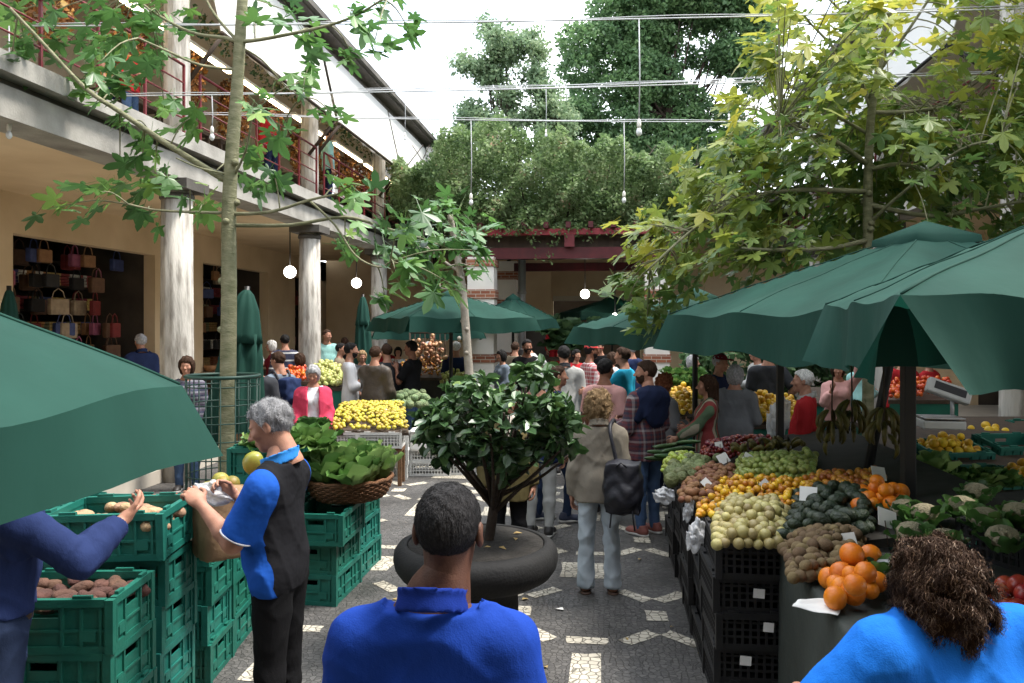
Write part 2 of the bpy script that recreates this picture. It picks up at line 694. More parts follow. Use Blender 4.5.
def strands(verts, faces, n, length, width, flow, curl=0.0, seed=1, segs=4):
    """fine hair locks rooted on a hair mesh, each a narrow ribbon"""
    g = np.random.default_rng(seed)
    f = faces[g.integers(0, len(faces), n)]
    w = g.dirichlet((1, 1, 1, 1), n)
    root = (verts[f] * w[..., None]).sum(1)
    nor = np.cross(verts[f[:, 2]] - verts[f[:, 0]], verts[f[:, 3]] - verts[f[:, 1]])
    nor /= np.maximum(np.linalg.norm(nor, axis=1, keepdims=True), 1e-9)
    fl = np.asarray(flow)[None] + g.normal(0, 0.35, (n, 3))
    fl = fl - nor * (fl * nor).sum(1, keepdims=True)
    fl /= np.maximum(np.linalg.norm(fl, axis=1, keepdims=True), 1e-9)
    sd = np.cross(nor, fl)
    L = length * g.uniform(0.6, 1.25, n)
    ph = g.uniform(0, 2 * PI, n)
    vs, fs = [], []
    for s in range(segs + 1):
        t = s / segs
        c = root + fl * (L * t)[:, None] + nor * (0.35 * L * t * (1 - 0.7 * t))[:, None]
        if curl:
            c = c + (sd * np.cos(ph + 7 * t)[:, None] + nor * np.sin(ph + 7 * t)[:, None]) * (curl * (0.3 + t))
        wd = width * (1 - 0.7 * t)
        vs.append(c - sd * wd)
        vs.append(c + sd * wd)
    V = np.stack(vs, 1)
    k = 2 * (segs + 1)
    base = (np.arange(n) * k)[:, None]
    for s in range(segs):
        fs.append(base + np.array([[2 * s, 2 * s + 1, 2 * s + 3, 2 * s + 2]]))
    return V.reshape(-1, 3), np.concatenate(fs)


# ------------------------------------------------------------------ materials of people
SKIN = mat('skin', (0.36, 0.18, 0.12), 0.55, 0.16, 22, bump=0.12, bs=260, spec=.3)
SKIN_TAN = mat('skin_tan', (0.22, 0.10, 0.062), 0.55, 0.16, 22, bump=0.12, bs=260, spec=.3)
SKIN_BROWN = mat('skin_brown', (0.095, 0.042, 0.026), 0.55, 0.2, 26, bump=0.14, bs=240, spec=.3)
EYE = mat('eye_dark', (0.02, 0.015, 0.012), 0.15)
HAIRM = {k: mat('hair_' + k, c, 0.7, 0.35, 90, bump=0.5, bs=160, spec=0.12, stretch=(1, 1, 0.35)) for k, c in {
    'black': (0.012, 0.011, 0.011), 'brown': (0.04, 0.022, 0.014), 'grey': (0.30, 0.30, 0.31), 'white': (0.55, 0.54, 0.52),
    'blonde': (0.24, 0.16, 0.085), 'red': (0.16, 0.06, 0.03), 'chestnut': (0.038, 0.020, 0.012), 'salt': (0.022, 0.021, 0.022)}.items()}
DENIM_D = cloth('dark_denim', (0.018, 0.028, 0.06))
DENIM = cloth('denim', (0.05, 0.085, 0.16))
DENIM_L = cloth('light_denim', (0.40, 0.45, 0.49), var=0.2)
BLACKC = cloth('black_cloth', (0.007, 0.007, 0.008))
NAVYC = cloth('navy_cloth', (0.014, 0.02, 0.05))
GREYC = cloth('grey_cloth', (0.14, 0.145, 0.155))
KHAKI = cloth('khaki_cloth', (0.17, 0.14, 0.10))
SHOE_D = mat('dark_shoe', (0.02, 0.018, 0.018), 0.5)
SHOE_W = mat('pale_shoe', (0.5, 0.5, 0.48), 0.6)
SOLE = mat('shoe_sole', (0.35, 0.34, 0.32), 0.7)


def clothes_noise(p, a, sd):
    s = sd * 1.7
    w = np.sin(p[:, 0] * 9 + s) + np.sin(p[:, 1] * 11 + 2 * s)
    r1 = 1 - np.abs(np.sin(p[:, 2] * 9.5 + p[:, 0] * 13 + 1.5 * w + 2 * s))       # drawn creases
    r2 = 1 - np.abs(np.sin(p[:, 2] * 14 - p[:, 0] * 9 + 1.1 * w + s))
    return a * (1.9 * r1 ** 3 + 1.5 * r2 ** 3 - 0.9 + np.sin(p[:, 2] * 19 + p[:, 0] * 23 + 1.7 * w + 2 * s) * 0.4
                + 0.3 * np.sin(p[:, 0] * 41 - p[:, 2] * 27 + w))


POSES = {  # upper arm, forearm directions for the right arm (x is outwards); mirrored for the left
    'down': ((0.16, -0.06, -1), (0.08, 0.22, -1)),
    'slight': ((0.2, 0.1, -1), (-0.1, 0.75, -0.7)),
    'hold': ((0.22, 0.12, -1), (-0.35, 0.95, 0.05)),
    'reach': ((0.15, 0.75, -0.62), (0.02, 0.98, -0.12)),
    'reachdown': ((0.15, 0.6, -0.8), (0.0, 0.85, -0.5)),
    'crossed': ((0.25, 0.22, -1), (-0.95, 0.42, 0.12)),
    'face': ((0.15, 0.5, -0.9), (-0.45, 0.35, 0.85)),
    'hip': ((0.55, -0.25, -0.8), (-0.55, 0.5, -0.55)),
    'back': ((0.3, -0.35, -0.9), (-0.7, -0.1, -0.65)),
    'up': ((0.4, 0.5, 0.6), (-0.1, 0.4, 0.9)),
}


def person(label, at, face, H=1.75, z0=0.0, skin=None, hair=('short', 'brown'), top=('shirt', None), sleeve=1.0, hem=0.83, infl=0.022,
           bottom=None, flare=0.0, shoes=None, arms=('down', 'down'), lean=0.0, head=(0.0, 0.0), legs=None, fem=False, build=1.0,
           group=None, res=None, curl=0.5, collar=None, belly=0.0, bottom_name='trousers', stride=0.0, low=True, fold=1.0, twist=0.0,
           beard=None, sandal=False, head_off=(0, 0, 0)):
    """a clothed figure; at = (camera x, depth); face 0 = back to the camera, 90 = looks right, -90 = looks left, 180 = looks at the camera"""
    skin = skin or SKIN
    s = H / 1.75
    cx, cd = at
    dist = max(cd, 1.5)
    res = res or min(0.024, max(0.0075, dist * 0.0019))
    loc = cam(cx, cd, z0)
    rz = YAW - R(face)
    B = build
    sw = (0.172 if fem else 0.19) * (0.5 + 0.5 * B)
    # joints in a 1.75 m frame; the upper body turns about the pelvis
    piv = np.array([0, 0, 0.93])
    Rm = rotz(twist) @ rotx(-lean)

    def up(p):
        return piv + Rm @ (np.asarray(p, float) - piv)
    hips = {1: np.array([0.088, 0, 0.90]), -1: np.array([-0.088, 0, 0.90])}
    legs = legs or {1: ((0.03, 0.02 + stride, -1), (0.0, -0.05 - 0.25 * max(stride, 0) + 0.2 * min(stride, 0), -1)),
                    -1: ((-0.03, 0.02 - stride, -1), (0.0, -0.05 - 0.25 * max(-stride, 0) + 0.2 * min(-stride, 0), -1))}
    J = {}
    for sd in (1, -1):
        th, sh = legs[sd]
        J['k', sd] = hips[sd] + unit(th) * 0.42
        J['a', sd] = J['k', sd] + unit(sh) * 0.405
    mz = min(J['a', 1][2], J['a', -1][2]) - 0.075
    for sd in (1, -1):
        pr = arms[0] if sd == 1 else arms[1]
        u, f = POSES[pr] if isinstance(pr, str) else pr
        u = Rm @ unit((u[0] * sd, u[1], u[2])); f = Rm @ unit((f[0] * sd, f[1], f[2]))
        J['s', sd] = up(((sw - .006) * sd, -0.012, 1.368))
        J['e', sd] = J['s', sd] + u * 0.285
        J['w', sd] = J['e', sd] + f * 0.25
        J['f', sd] = f
    hc = up(np.array([0, 0.025, 1.635]) + np.array(head_off))
    Rh = Rm @ rotz(-R(head[0])) @ rotx(R(head[1])) @ rotx(lean * 0.55)
    yk = 0.68                                           # the trunk is wider than deep

    def trunk(p, e):
        q = (p - piv) @ Rm + piv                        # into the upright frame
        qs = q.copy(); qs[:, 1] = qs[:, 1] / yk
        d = rc(qs, (0.055 * B, 0, 0.95), (-0.055 * B, 0, 0.95), 0.125 * B + e, 0.125 * B + e)
        d = smin(d, rc(qs, (0, 0.01, 0.95), (0, 0.01, 1.13), 0.14 * B + e, (0.128 if fem else 0.138) * B + e), 0.06)
        d = smin(d, rc(qs, (0.05, 0.01, 1.15), (0.055, 0, 1.30), 0.105 * B + e, 0.125 + e), 0.06)
        d = smin(d, rc(qs, (-0.05, 0.01, 1.15), (-0.055, 0, 1.30), 0.105 * B + e, 0.125 + e), 0.06)
        for s_ in (1, -1):
            d = smin(d, rc(qs, (0, -0.03, 1.425), (s_ * (sw - 0.025), -0.02, 1.355), 0.078 + e, 0.066 + e), 0.06)
        d = smin(d, rc(qs, (0, -0.03, 1.40), (0, -0.02, 1.50), 0.095 + e * .6, 0.062 + e * .4), 0.06)
        if belly:
            d = smin(d, el(qs, (0, 0.11, 1.08), (0.125 + e, 0.05 + belly + e, 0.15 + e)), 0.07)
        if fem:
            qa = qs.copy(); qa[:, 0] = np.abs(qa[:, 0])
            d = smin(d, el(qa, (0.075, 0.13, 1.26), (0.07 + e, 0.07 + e, 0.075 + e)), 0.05)
        return d * 0.85

    def arm(p, sd, e, upto=1.0, loose=0.0):
        S_, E_, W_ = J['s', sd], J['e', sd], J['w', sd]
        fa = 0.0 if fem else 0.004
        d = rc(p, S_, E_, 0.058 * (0.6 + 0.4 * B) + e, 0.045 + fa + e + loose * .5)
        mm_ = E_ + (W_ - E_) * 0.3
        d2 = smin(rc(p, E_, mm_, 0.043 + fa + e + loose * .5, 0.045 + fa + e + loose * .5), rc(p, mm_, W_, 0.045 + fa + e + loose * .5, 0.029 + e + loose), 0.015)
        if upto < 0.5:                                   # short sleeve: cut across the upper arm
            c = S_ + (E_ - S_) * (upto * 2)
            return np.maximum(d, (p - c) @ unit(E_ - S_))
        d = smin(d, d2, 0.03)
        if upto < 1.2:
            c = E_ + (W_ - E_) * ((upto - 0.5) * 2)
            d = np.maximum(d, np.where((p - E_) @ unit(W_ - E_) > 0, (p - c) @ unit(W_ - E_), -1))
        return d

    def leg(p, sd, e, fl=0.0):
        K_, A_ = J['k', sd], J['a', sd]
        d = rc(p, hips[sd], K_, 0.088 * (0.5 + 0.5 * B) + e, 0.058 + e)
        m = K_ + (A_ - K_) * 0.3
        d2 = smin(rc(p, K_, m, 0.055 + e, 0.056 + e), rc(p, m, A_, 0.056 + e, 0.036 + e + fl), 0.02)
        return smin(d, d2, 0.03)

    def box(extra=0.1):
        pts = np.array([J[k] for k in J if k[0] in 'kaew'] + [hc, up((0, 0, 1.2)), up((0.2, 0, 1.4)), up((-0.2, 0, 1.4)), piv])
        lo, hi = pts.min(0) - 0.14 - extra * .4, pts.max(0) + 0.14 + extra * .4
        lo[:2] = np.minimum(lo[:2], [-0.29, -0.24]); hi[:2] = np.maximum(hi[:2], [0.29, 0.26 + belly])
        return lo, hi
    lo, hi = box()

    def body(p):
        d = trunk(p, -0.012)
        for sd in (1, -1):
            d = smin(d, arm(p, sd, -0.004, 2.0), 0.03)
            d = smin(d, leg(p, sd, -0.008), 0.03)
        return smin(d, rc(p, up((0, -0.012, 1.43)), hc + Rh @ np.array([0, -0.03, -0.1]), 0.055, 0.054), 0.03)
    V, Q = nets(body, lo, hi, max(res * 1.2, 0.0115))
    vs, fs, mi = [V], [Q], [np.zeros(len(Q), int)]
    off = len(V)
    hv, hf = head_mesh(fem, max(0.0055, min(0.011, dist * 0.0012)))
    eye = (np.abs(np.abs(hv[:, 0]) - 0.031) < 0.009) & (hv[:, 1] > 0.083) & (np.abs(hv[:, 2] - 0.002) < 0.006)
    vs.append(hc + hv @ Rh.T); fs.append(hf + off); mi.append(np.where(eye[hf].all(1), 1, 0)); off += len(hv)
    hh = 0.0048 if dist < 9 else 0.007
    av, af = hand_mesh(curl, hh)
    for sd in (1, -1):
        f = J['f', sd]
        th = Rm @ np.array([-0.25 * sd, 0.75, 0.75])
        th = unit(th - f * (th @ f))
        xh = -th if sd == 1 else th
        hvv = av.copy()
        if sd == -1: hvv[:, 0] *= -1
        xa = -th if sd == 1 else th
        za = np.cross(xa, f)
        M3 = np.stack([xa, f, za], 1)
        vs.append(J['w', sd] + hvv @ M3.T); fs.append((af if sd == 1 else af[:, ::-1]) + off); mi.append(np.zeros(len(af), int)); off += len(av)
    if sandal:
        kv, kf = shoe_mesh('skin', 0.008)
        for sd in (1, -1):
            vs.append(kv + np.array([J['a', sd][0], J['a', sd][1], J['a', sd][2] - 0.075])); fs.append(kf + off); mi.append(np.zeros(len(kf), int)); off += len(kv)

    def fin(v):
        v = v.copy(); v[:, 2] -= mz
        return v * s
    o = np_mesh('person', fin(np.concatenate(vs)), np.concatenate(fs), [skin, EYE], None, True, midx=np.concatenate(mi))
    o.location = loc
    o.rotation_euler = (0, 0, rz)
    tag(o, label, 'person', group)
    seed = sum(map(ord, label)) % 17

    # the shirt, coat or jumper
    tk, tm = top
    if tm is not None:
        hz = hem

        def shirt(p):
            d = trunk(p, infl)
            q = (p - piv) @ Rm + piv
            d = d - clothes_noise(q, 0.0045 * fold, seed)
            for sd in (1, -1):
                a = arm(p, sd, 0.012 + infl * .3, sleeve, 0.006)
                if sleeve < 0.5: a = a - 0.004
                d = smin(d, a - clothes_noise(q[:, [1, 2, 0]], 0.003 * fold, seed + 3), 0.035)
            if hz < 0.86:                                # a coat's skirt goes on over the hips and thighs
                d = smin(d, rc(q * [1, 1 / yk, 1], (0, 0.005, 0.98), (0, 0.005, hz - 0.1), 0.168 * B + infl, 0.175 * B + infl * 1.3), 0.04)
            d = smax(d, hz - q[:, 2] + 0.006 * np.sin(q[:, 0] * 25 + seed), 0.006)
            nk = q[:, 2] - (1.462 - 0.35 * np.maximum(q[:, 1], 0))
            return np.maximum(d, np.where(np.linalg.norm(q[:, :2] - [0, -0.01], axis=1) < 0.12, nk, -1))
        l1 = lo.copy()
        if lean < 0.5: l1[2] = max(lo[2], min(hz - 0.1, min(J['w', 1][2], J['w', -1][2]) - 0.12))
        v, f = nets(shirt, l1, hi, res)
        so = np_mesh(tk, fin(v), f, tm, o)
        if collar:
            def col(p):
                q = (p - piv) @ Rm + piv
                r = np.linalg.norm((q[:, :2] - [0, -0.022]) * [1, 0.92], axis=1)
                zz = q[:, 2] - (1.475 - 0.35 * (q[:, 1] + 0.02))
                return np.maximum(np.abs(r - (0.077 + 0.25 * np.abs(zz - 0.012))) - 0.007, np.abs(zz) - 0.03)
            v, f = nets(col, up((0, -0.02, 1.48)) - 0.17, up((0, -0.02, 1.48)) + 0.17, min(res, 0.009))
            np_mesh('collar', fin(v), f, collar, o)
    if bottom is not None:
        def pants(p):
            d = smin(leg(p, 1, 0.012, flare), leg(p, -1, 0.012, flare), 0.02)
            q = (p - piv) @ Rm + piv
            d = smin(d, np.maximum(trunk(p, 0.006), q[:, 2] - 1.0), 0.03)
            d = d - clothes_noise(p, 0.004 * fold, seed + 5)
            d = smax(d, q[:, 2] - 1.0, 0.005)
            for sd in (1, -1):
                A_ = J['a', sd]
                d = np.maximum(d, np.where((np.abs(p[:, 0] - A_[0]) < 0.16) & (np.abs(p[:, 1] - A_[1]) < 0.2), A_[2] - 0.035 - p[:, 2], -1))
            return d
        l2, h2 = lo.copy(), hi.copy()
        h2[2] = 1.05
        v, f = nets(pants, l2, h2, res)
        np_mesh(bottom_name, fin(v), f, bottom, o)
    if shoes is not None and low:
        for sd in (1, -1):
            A_ = np.array([J['a', sd][0], J['a', sd][1], J['a', sd][2] - 0.075])
            if sandal:
                v, f = shoe_mesh('sole', 0.009)
                np_mesh('sandal', fin(v + A_ - [0, 0, 0.012]), f, shoes, o)
            else:
                v, f = shoe_mesh('shoe', 0.009)
                ob = np_mesh('shoe', fin(v + A_), f, shoes, o)
                v, f = shoe_mesh('sole', 0.009)
                so_ = np_mesh('sole', fin(v + A_), f, SOLE, ob)
    if hair:
        st, hm = hair
        hm = HAIRM[hm] if isinstance(hm, str) else hm
        v, f = hair_mesh(st, max(0.006, min(0.012, dist * 0.0013)))
        np_mesh('hair', fin(hc + v @ Rh.T), f, hm, o)
    if beard:
        def bd(p):
            d = el(p, (0, 0.024, -0.04), (0.066, 0.072, 0.085)) - 0.003 * np.sin(p[:, 0] * 160) * np.sin(p[:, 2] * 170)
            d = smax(d, p[:, 2] + 0.03 - 0.3 * np.maximum(0, np.abs(p[:, 0]) - 0.03), 0.006)
            d = smax(d, 0.0 - p[:, 1], 0.005)
            return smax(d, -el(p, (0, 0.1, -0.064), (0.022, 0.03, 0.012)), 0.003)
        v, f = nets(bd, (-0.09, -0.02, -0.15), (0.09, 0.13, 0.02), 0.007)
        np_mesh('beard', fin(hc + v @ Rh.T), f, HAIRM[beard], o)
    info = dict(J=J, hc=hc, Rh=Rh, Rm=Rm, up=up, fin=fin, s=s, mz=mz)
    return o, info
# ------------------------------------------------------------------ camera, light, sky
cd_ = bpy.data.cameras.new('camera')
cd_.sensor_width = 36
cd_.lens = F / 1024 * 36
cd_.shift_y = -(341.5 - HY) / 1024
cd_.clip_end = 600
cd_.clip_start = 0.05
co = bpy.data.objects.new('camera', cd_)
co.location = (0, 0, CH)
co.rotation_euler = (PI / 2, 0, YAW)
COL.objects.link(co)
scene.camera = co

SUN_EL, SUN_AZ = 62.0, 82.0          # degrees; azimuth measured clockwise from +Y: high, over the right wing
wd = bpy.data.worlds.new('World')
scene.world = wd
wd.use_nodes = True
nt = wd.node_tree
bg = nt.nodes['Background']
sky = nt.nodes.new('ShaderNodeTexSky')
sky.sky_type = 'NISHITA'
sky.sun_disc = False
sky.sun_elevation = R(SUN_EL)
sky.sun_rotation = R(SUN_AZ)
sky.air_density = 1.0
sky.dust_density = 2.5
tc = nt.nodes.new('ShaderNodeTexCoord')
nz = nt.nodes.new('ShaderNodeTexNoise')
nz.inputs['Scale'].default_value = 3.6
nz.inputs['Detail'].default_value = 7
nt.links.new(tc.outputs['Generated'], nz.inputs['Vector'])
rp = ramp(nt, [(0.34, (0.12, 0.12, 0.12)), (0.56, (1, 1, 1))])
nt.links.new(nz.outputs['Fac'], rp.inputs[0])
mx = nt.nodes.new('ShaderNodeMix')
mx.data_type = 'RGBA'
nt.links.new(rp.outputs[0], mx.inputs[0])
nt.links.new(sky.outputs[0], mx.inputs[6])
mx.inputs[7].default_value = (8.6, 9.0, 9.4, 1)      # bright broken cloud
nt.links.new(mx.outputs[2], bg.inputs['Color'])
bg.inputs['Strength'].default_value = 0.15

sl = bpy.data.lights.new('sun', 'SUN')
sl.energy = 2.5
sl.angle = R(12)
sl.color = (1.0, 0.95, 0.87)
so = bpy.data.objects.new('sun', sl)
az, e_ = R(SUN_AZ), R(SUN_EL)
dv = Vector((math.sin(az) * math.cos(e_), math.cos(az) * math.cos(e_), math.sin(e_)))
so.rotation_euler = dv.to_track_quat('Z', 'Y').to_euler()
so.location = (0, 0, 30)
COL.objects.link(so)

vs_ = scene.view_settings
vs_.view_transform = 'Standard'
vs_.look = 'None'
vs_.gamma = 1
vs_.exposure = 1.5
scene.cycles.use_denoising = True
scene.cycles.max_bounces = 7
scene.cycles.sample_clamp_indirect = 6

# ------------------------------------------------------------------ setting materials
CONC = mat('weathered_concrete', (0.20, 0.19, 0.17), 0.9, 0.3, 2.2, bump=0.25, bs=40, col2=(0.40, 0.385, 0.35))
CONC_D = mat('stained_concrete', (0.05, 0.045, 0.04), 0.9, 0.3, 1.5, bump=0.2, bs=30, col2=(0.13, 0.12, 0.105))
COLUMN = mat('limewashed_column', (0.24, 0.22, 0.19), 0.9, bump=0.5, bs=26, col2=(0.50, 0.475, 0.43), cut=(0.34, 0.56), vs=6, stretch=(1.6, 1.6, 0.35))
CREAM = mat('cream_plaster', (0.62, 0.47, 0.29), 0.9, 0.1, 1.2, bump=0.12, bs=40, col2=(0.74, 0.585, 0.385))
CREAM_L = mat('pale_plaster', (0.62, 0.56, 0.46), 0.9, 0.06, 1.4, bump=0.1, bs=50)
WHITEP = mat('white_plaster', (0.76, 0.73, 0.67), 0.85, 0.06, 2, bump=0.08, bs=60)
RED = mat('red_painted_iron', (0.13, 0.013, 0.018), 0.5, 0.2, 6)
DARKRED = mat('dark_red_beam', (0.075, 0.007, 0.010), 0.55, 0.3, 4)
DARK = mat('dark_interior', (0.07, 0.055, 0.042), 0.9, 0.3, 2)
ROOF = mat('brown_eave', (0.10, 0.085, 0.075), 0.8, 0.2, 3)
CANVAS = mat('white_canvas', (0.82, 0.82, 0.8), 0.9, 0.04, 1.2, bump=0.15, bs=3)
_n, _l = CANVAS.node_tree.nodes, CANVAS.node_tree.links
_t = _n.new('ShaderNodeBsdfTranslucent'); _t.inputs['Color'].default_value = (.8, .8, .78, 1)
_m = _n.new('ShaderNodeMixShader'); _m.inputs[0].default_value = .45
_l.new(_n['Principled BSDF'].outputs[0], _m.inputs[1]); _l.new(_t.outputs[0], _m.inputs[2]); _l.new(_m.outputs[0], _n['Material Output'].inputs['Surface'])
BRICK = brick_mat('brick_band')
TUBE = glow('fluorescent_tube', (1.0, 0.80, 0.50), 6.0)
WOOD_D = mat('dark_wood', (0.05, 0.032, 0.02), 0.7, 0.3, 8, stretch=(1, 1, 0.2))
IRON = mat('black_iron', (0.014, 0.014, 0.015), 0.5)
STEEL = mat('galvanised_steel', (0.38, 0.38, 0.38), 0.45, 0.1, 4, metal=0.7)
FLOORT = mat('grey_floor_tile', (0.46, 0.42, 0.36), 0.6, 0.15, 2)

# ------------------------------------------------------------------ ground
GROUND = cobble_mat('basalt_setts', (0.050, 0.049, 0.050), (0.092, 0.089, 0.088), (0.034, 0.033, 0.032), 26, wet=0.3)
LIME = cobble_mat('limestone_setts', (0.36, 0.34, 0.29), (0.52, 0.49, 0.42), (0.13, 0.12, 0.10), 18)
g = MB()
g.add([(-160, -60, 0), (160, -60, 0), (160, 260, 0), (-160, 260, 0)], [(0, 1, 2, 3)])
tag(g.build('ground', GROUND), kind='structure')

pv = MB()


def patch(x, y, w, l, ang, j=0.0):
    c, s = math.cos(ang), math.sin(ang)
    vs = []
    for a, b in ((-1, -1), (0, -1.04), (1, -1), (1.03, 0), (1, 1), (0, 0.97), (-1, 1), (-0.97, 0)):
        u = a * w / 2 + random.uniform(-.008, .008)
        v = b * l / 2 + random.uniform(-.008, .008)
        vs.append((x + u * c - v * s, y + u * s + v * c, 0.004))
    pv.add(vs, [tuple(range(8))])


for i in range(-5, 6):
    X0 = 0.41 + 1.0 * i
    for k in range(-3, 9):
        y0 = 5.94 + 2.07 * k
        patch(X0, y0, 0.16, 0.2, 0)
        for sx, sy in ((1, 1), (-1, 1), (1, -1), (-1, -1)):
            patch(X0 + sx * 0.145, y0 + sy * 0.42, 0.12, 0.29, -PI / 4 * sx * sy)
        yr = y0 + 1.035
        patch(X0 - 0.5, yr, *((0.5, 0.42) if (i + k) % 2 == 0 else (0.19, 0.62)), 0)
        patch(X0 - 0.5, yr + 0.52, 0.28, 0.11, 0)
tag(pv.build('paving_pattern', LIME), kind='structure')

# fallen bits on the paving
PAPER = mat('white_paper', (0.72, 0.71, 0.68), 0.8, 0.04, 5)
DRYLEAF = mat('dry_leaf', (0.34, 0.24, 0.09), 0.7, 0.3, 20)

# ------------------------------------------------------------------ the two-storey market wings
ZB0, ZB1, ZF0, ZF1 = 4.11, 4.42, 4.50, 4.69     # beam, recess, balcony slab edge
ZEAVE = 7.7


def tapered_col(x, y, z0, z1, r0, r1, name, label, group, flutes=12):
    t = empty(name, (x, y, z0), 0, label, 'column', group)
    m = MB()
    n = 48
    h = z1 - z0

    def fold(a, z, r):
        return r * (1 - 0.05 * max(0, math.cos(a * flutes)) ** 6)
    m.lathe([(r0, 0.0), (r0, h * .2), (r0 + (r1 - r0) * .5, h * .6), (r1, h)], n, 0, fold=fold)
    m.build('shaft', COLUMN, t)
    c = MB()
    c.lathe([(r1 * 1.02, h - 0.12), (r1 * 1.12, h - 0.1), (r1 * 1.12, h - 0.05), (r1 * 1.02, h - 0.03)], 32)
    c.box(-r1 * 1.5, r1 * 1.5, -r1 * 1.5, r1 * 1.5, h, h + 0.14)
    c.build('capital', CONC_D, t)
    return t


def wing(side, V, ystart, pitch, ncol, yend, depth, openings, skip_up=()):
    sgn = side
    nm = 'left' if side < 0 else 'right'
    yfirst = ystart - 1.6
    b = empty('market_wing', (sgn * V, 0, 0), 0,
              'long cream market wing with a red railed balcony on the %s of the court' % nm, 'building')

    def sx(a, c):           # a, c measured inwards (positive = into the building)
        q = (-a, -c) if sgn < 0 else (a, c)
        return (min(q), max(q))

    def bx(m, a, c, y0, y1, z0, z1, mi=0):
        x0, x1 = sx(a, c)
        m.box(x0, x1, y0, y1, z0, z1, mi)
    y0, y1 = yfirst - 4.5, yend
    m = MB(); bx(m, -0.32, 0.35, y0, y1, ZF0, ZF1); m.build('balcony_slab', CONC, b)
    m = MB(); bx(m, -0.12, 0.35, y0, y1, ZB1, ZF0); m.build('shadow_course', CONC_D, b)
    m = MB(); bx(m, -0.2, 0.28, y0, y1, ZB0, ZB1 - .002); m.build('long_beam', CONC, b)
    m = MB(); bx(m, 0.35, depth, y0, y1, 4.25, 4.5); m.build('arcade_ceiling', CREAM, b)
    m = MB(); bx(m, 0.10, depth + 3.0, y0, y1, 0.004, 0.18); m.build('arcade_floor', FLOORT, b)
    m = MB(); bx(m, 0.35, depth + 3, y0, y1, 4.502, 4.66); m.build('gallery_floor', FLOORT, b)
    # the back wall of the arcade with its shop openings
    m = MB()
    prev = y0
    for a, c in openings:
        bx(m, depth, depth + 0.25, prev, a, 0.18, 4.25)
        bx(m, depth, depth + 0.25, a, c, 3.6, 4.25)
        prev = c
    bx(m, depth, depth + 0.25, prev, y1, 0.18, 4.25)
    m.build('back_wall', CREAM, b)
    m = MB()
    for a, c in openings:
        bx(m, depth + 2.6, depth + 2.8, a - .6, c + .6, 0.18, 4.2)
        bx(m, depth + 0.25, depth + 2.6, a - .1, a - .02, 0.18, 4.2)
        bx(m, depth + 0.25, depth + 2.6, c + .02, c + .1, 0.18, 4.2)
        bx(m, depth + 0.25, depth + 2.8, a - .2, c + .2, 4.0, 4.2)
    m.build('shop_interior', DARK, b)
    # upstairs back wall, roof and eave
    m = MB(); bx(m, depth - 0.4, depth - 0.15, y0, y1, 4.66, 8.3); m.build('upper_wall', CREAM_L, b)
    m = MB()
    for a, zc, th in ((-0.45, 7.95, 0.14), (-0.15, 7.75, 0.2)):
        bx(m, a, a + 0.5 if a < -0.3 else 0.3, y0, y1, zc, zc + th)
    bx(m, 0.3, depth, y0, y1, 8.09, 8.3)
    m.build('eave', ROOF, b)
    m = MB(); bx(m, -0.55, -0.45, y0, y1, 8.0, 8.12); m.build('gutter', CONC_D, b)
    # gallery ceiling boards
    m = MB(); bx(m, 0.3, depth - .4, y0, y1, 7.3, 7.42); m.build('gallery_ceiling', CREAM_L, b)
    # red railing on the slab edge, one length per bay
    for k in range(-1, ncol):
        ya, yb = ystart + k * pitch + 0.22, ystart + (k + 1) * pitch - 0.22
        yb = min(yb, yend)
        if yb - ya < .5: continue
        r = MB()
        xx = sgn * -0.22
        for zz in (4.92, 5.16, 5.40, 5.64):
            r.tube([(xx, ya, zz), (xx, yb, zz)], 0.020 if zz > 5.6 else 0.012, 6)
        n = 5
        for q in range(n + 1):
            yq = ya + (yb - ya) * q / n
            r.box(xx - .015, xx + .015, yq - .015, yq + .015, ZF1, 5.64)
        r.build('railing', RED, b)
    return b


def colY(px, V):
    t = (px - CX) / F
    return V * (CA + t * SA) / (SA - t * CA)


VL, VB = 5.8, 9.3
ys_l = colY(177, VL)
pitch = (colY(379, VL) - ys_l) / 2
ops = [(colY(13, VB), colY(155, VB)), (colY(203, VB), colY(268, VB)), (colY(295, VB), colY(327, VB)), (colY(346, VB), 31.5)]
LW = wing(-1, VL, ys_l, pitch, 4, 25.6, VB - VL, ops)
COLLAB = ['whitewashed round column on the left arcade, nearest and widest, left of the caged tree',
          'whitewashed round column on the left arcade behind the man in striped navy jumper',
          'whitewashed round column on the left arcade beside the far closed green parasol']
for i in range(3):
    tapered_col(-VL, ys_l + i * pitch, 0.0, ZB0 - 0.14, 0.225, 0.205, 'arcade_column', COLLAB[i], 'round columns of the left arcade')
    tapered_col(-VL, ys_l + i * pitch, ZF1, 7.4, 0.175, 0.165, 'gallery_column',
                ['slim upper column on the left balcony above the nearest arcade column', 'slim upper column on the left balcony above the second arcade column',
                 'slim upper column on the left balcony above the farthest arcade column'][i], 'upper columns of the left balcony')
VR = 5.5
ys_r = 11.2
RW = wing(1, VR, ys_r, pitch, 3, 25.6, 3.4, [(12.0, 15.4), (17.2, 20.5)])
for i in range(3):
    tapered_col(VR, ys_r + i * pitch, 0.0, ZB0 - 0.14, 0.225, 0.205, 'arcade_column',
                ['thick pale column at the right edge of the courtyard behind the large leaved tree', 'pale column on the right arcade behind the fruit stalls, middle one',
                 'pale column at the far end of the right arcade'][i], 'columns of the right arcade')
    tapered_col(VR, ys_r + i * pitch, ZF1, 7.4, 0.225 if i == 0 else .175, 0.2 if i == 0 else .165, 'gallery_column',
                ['upper column on the right balcony standing at the picture edge', 'upper column on the right balcony behind the yellowing tree crown',
                 'upper column at the far end of the right balcony'][i], 'upper columns of the right balcony')


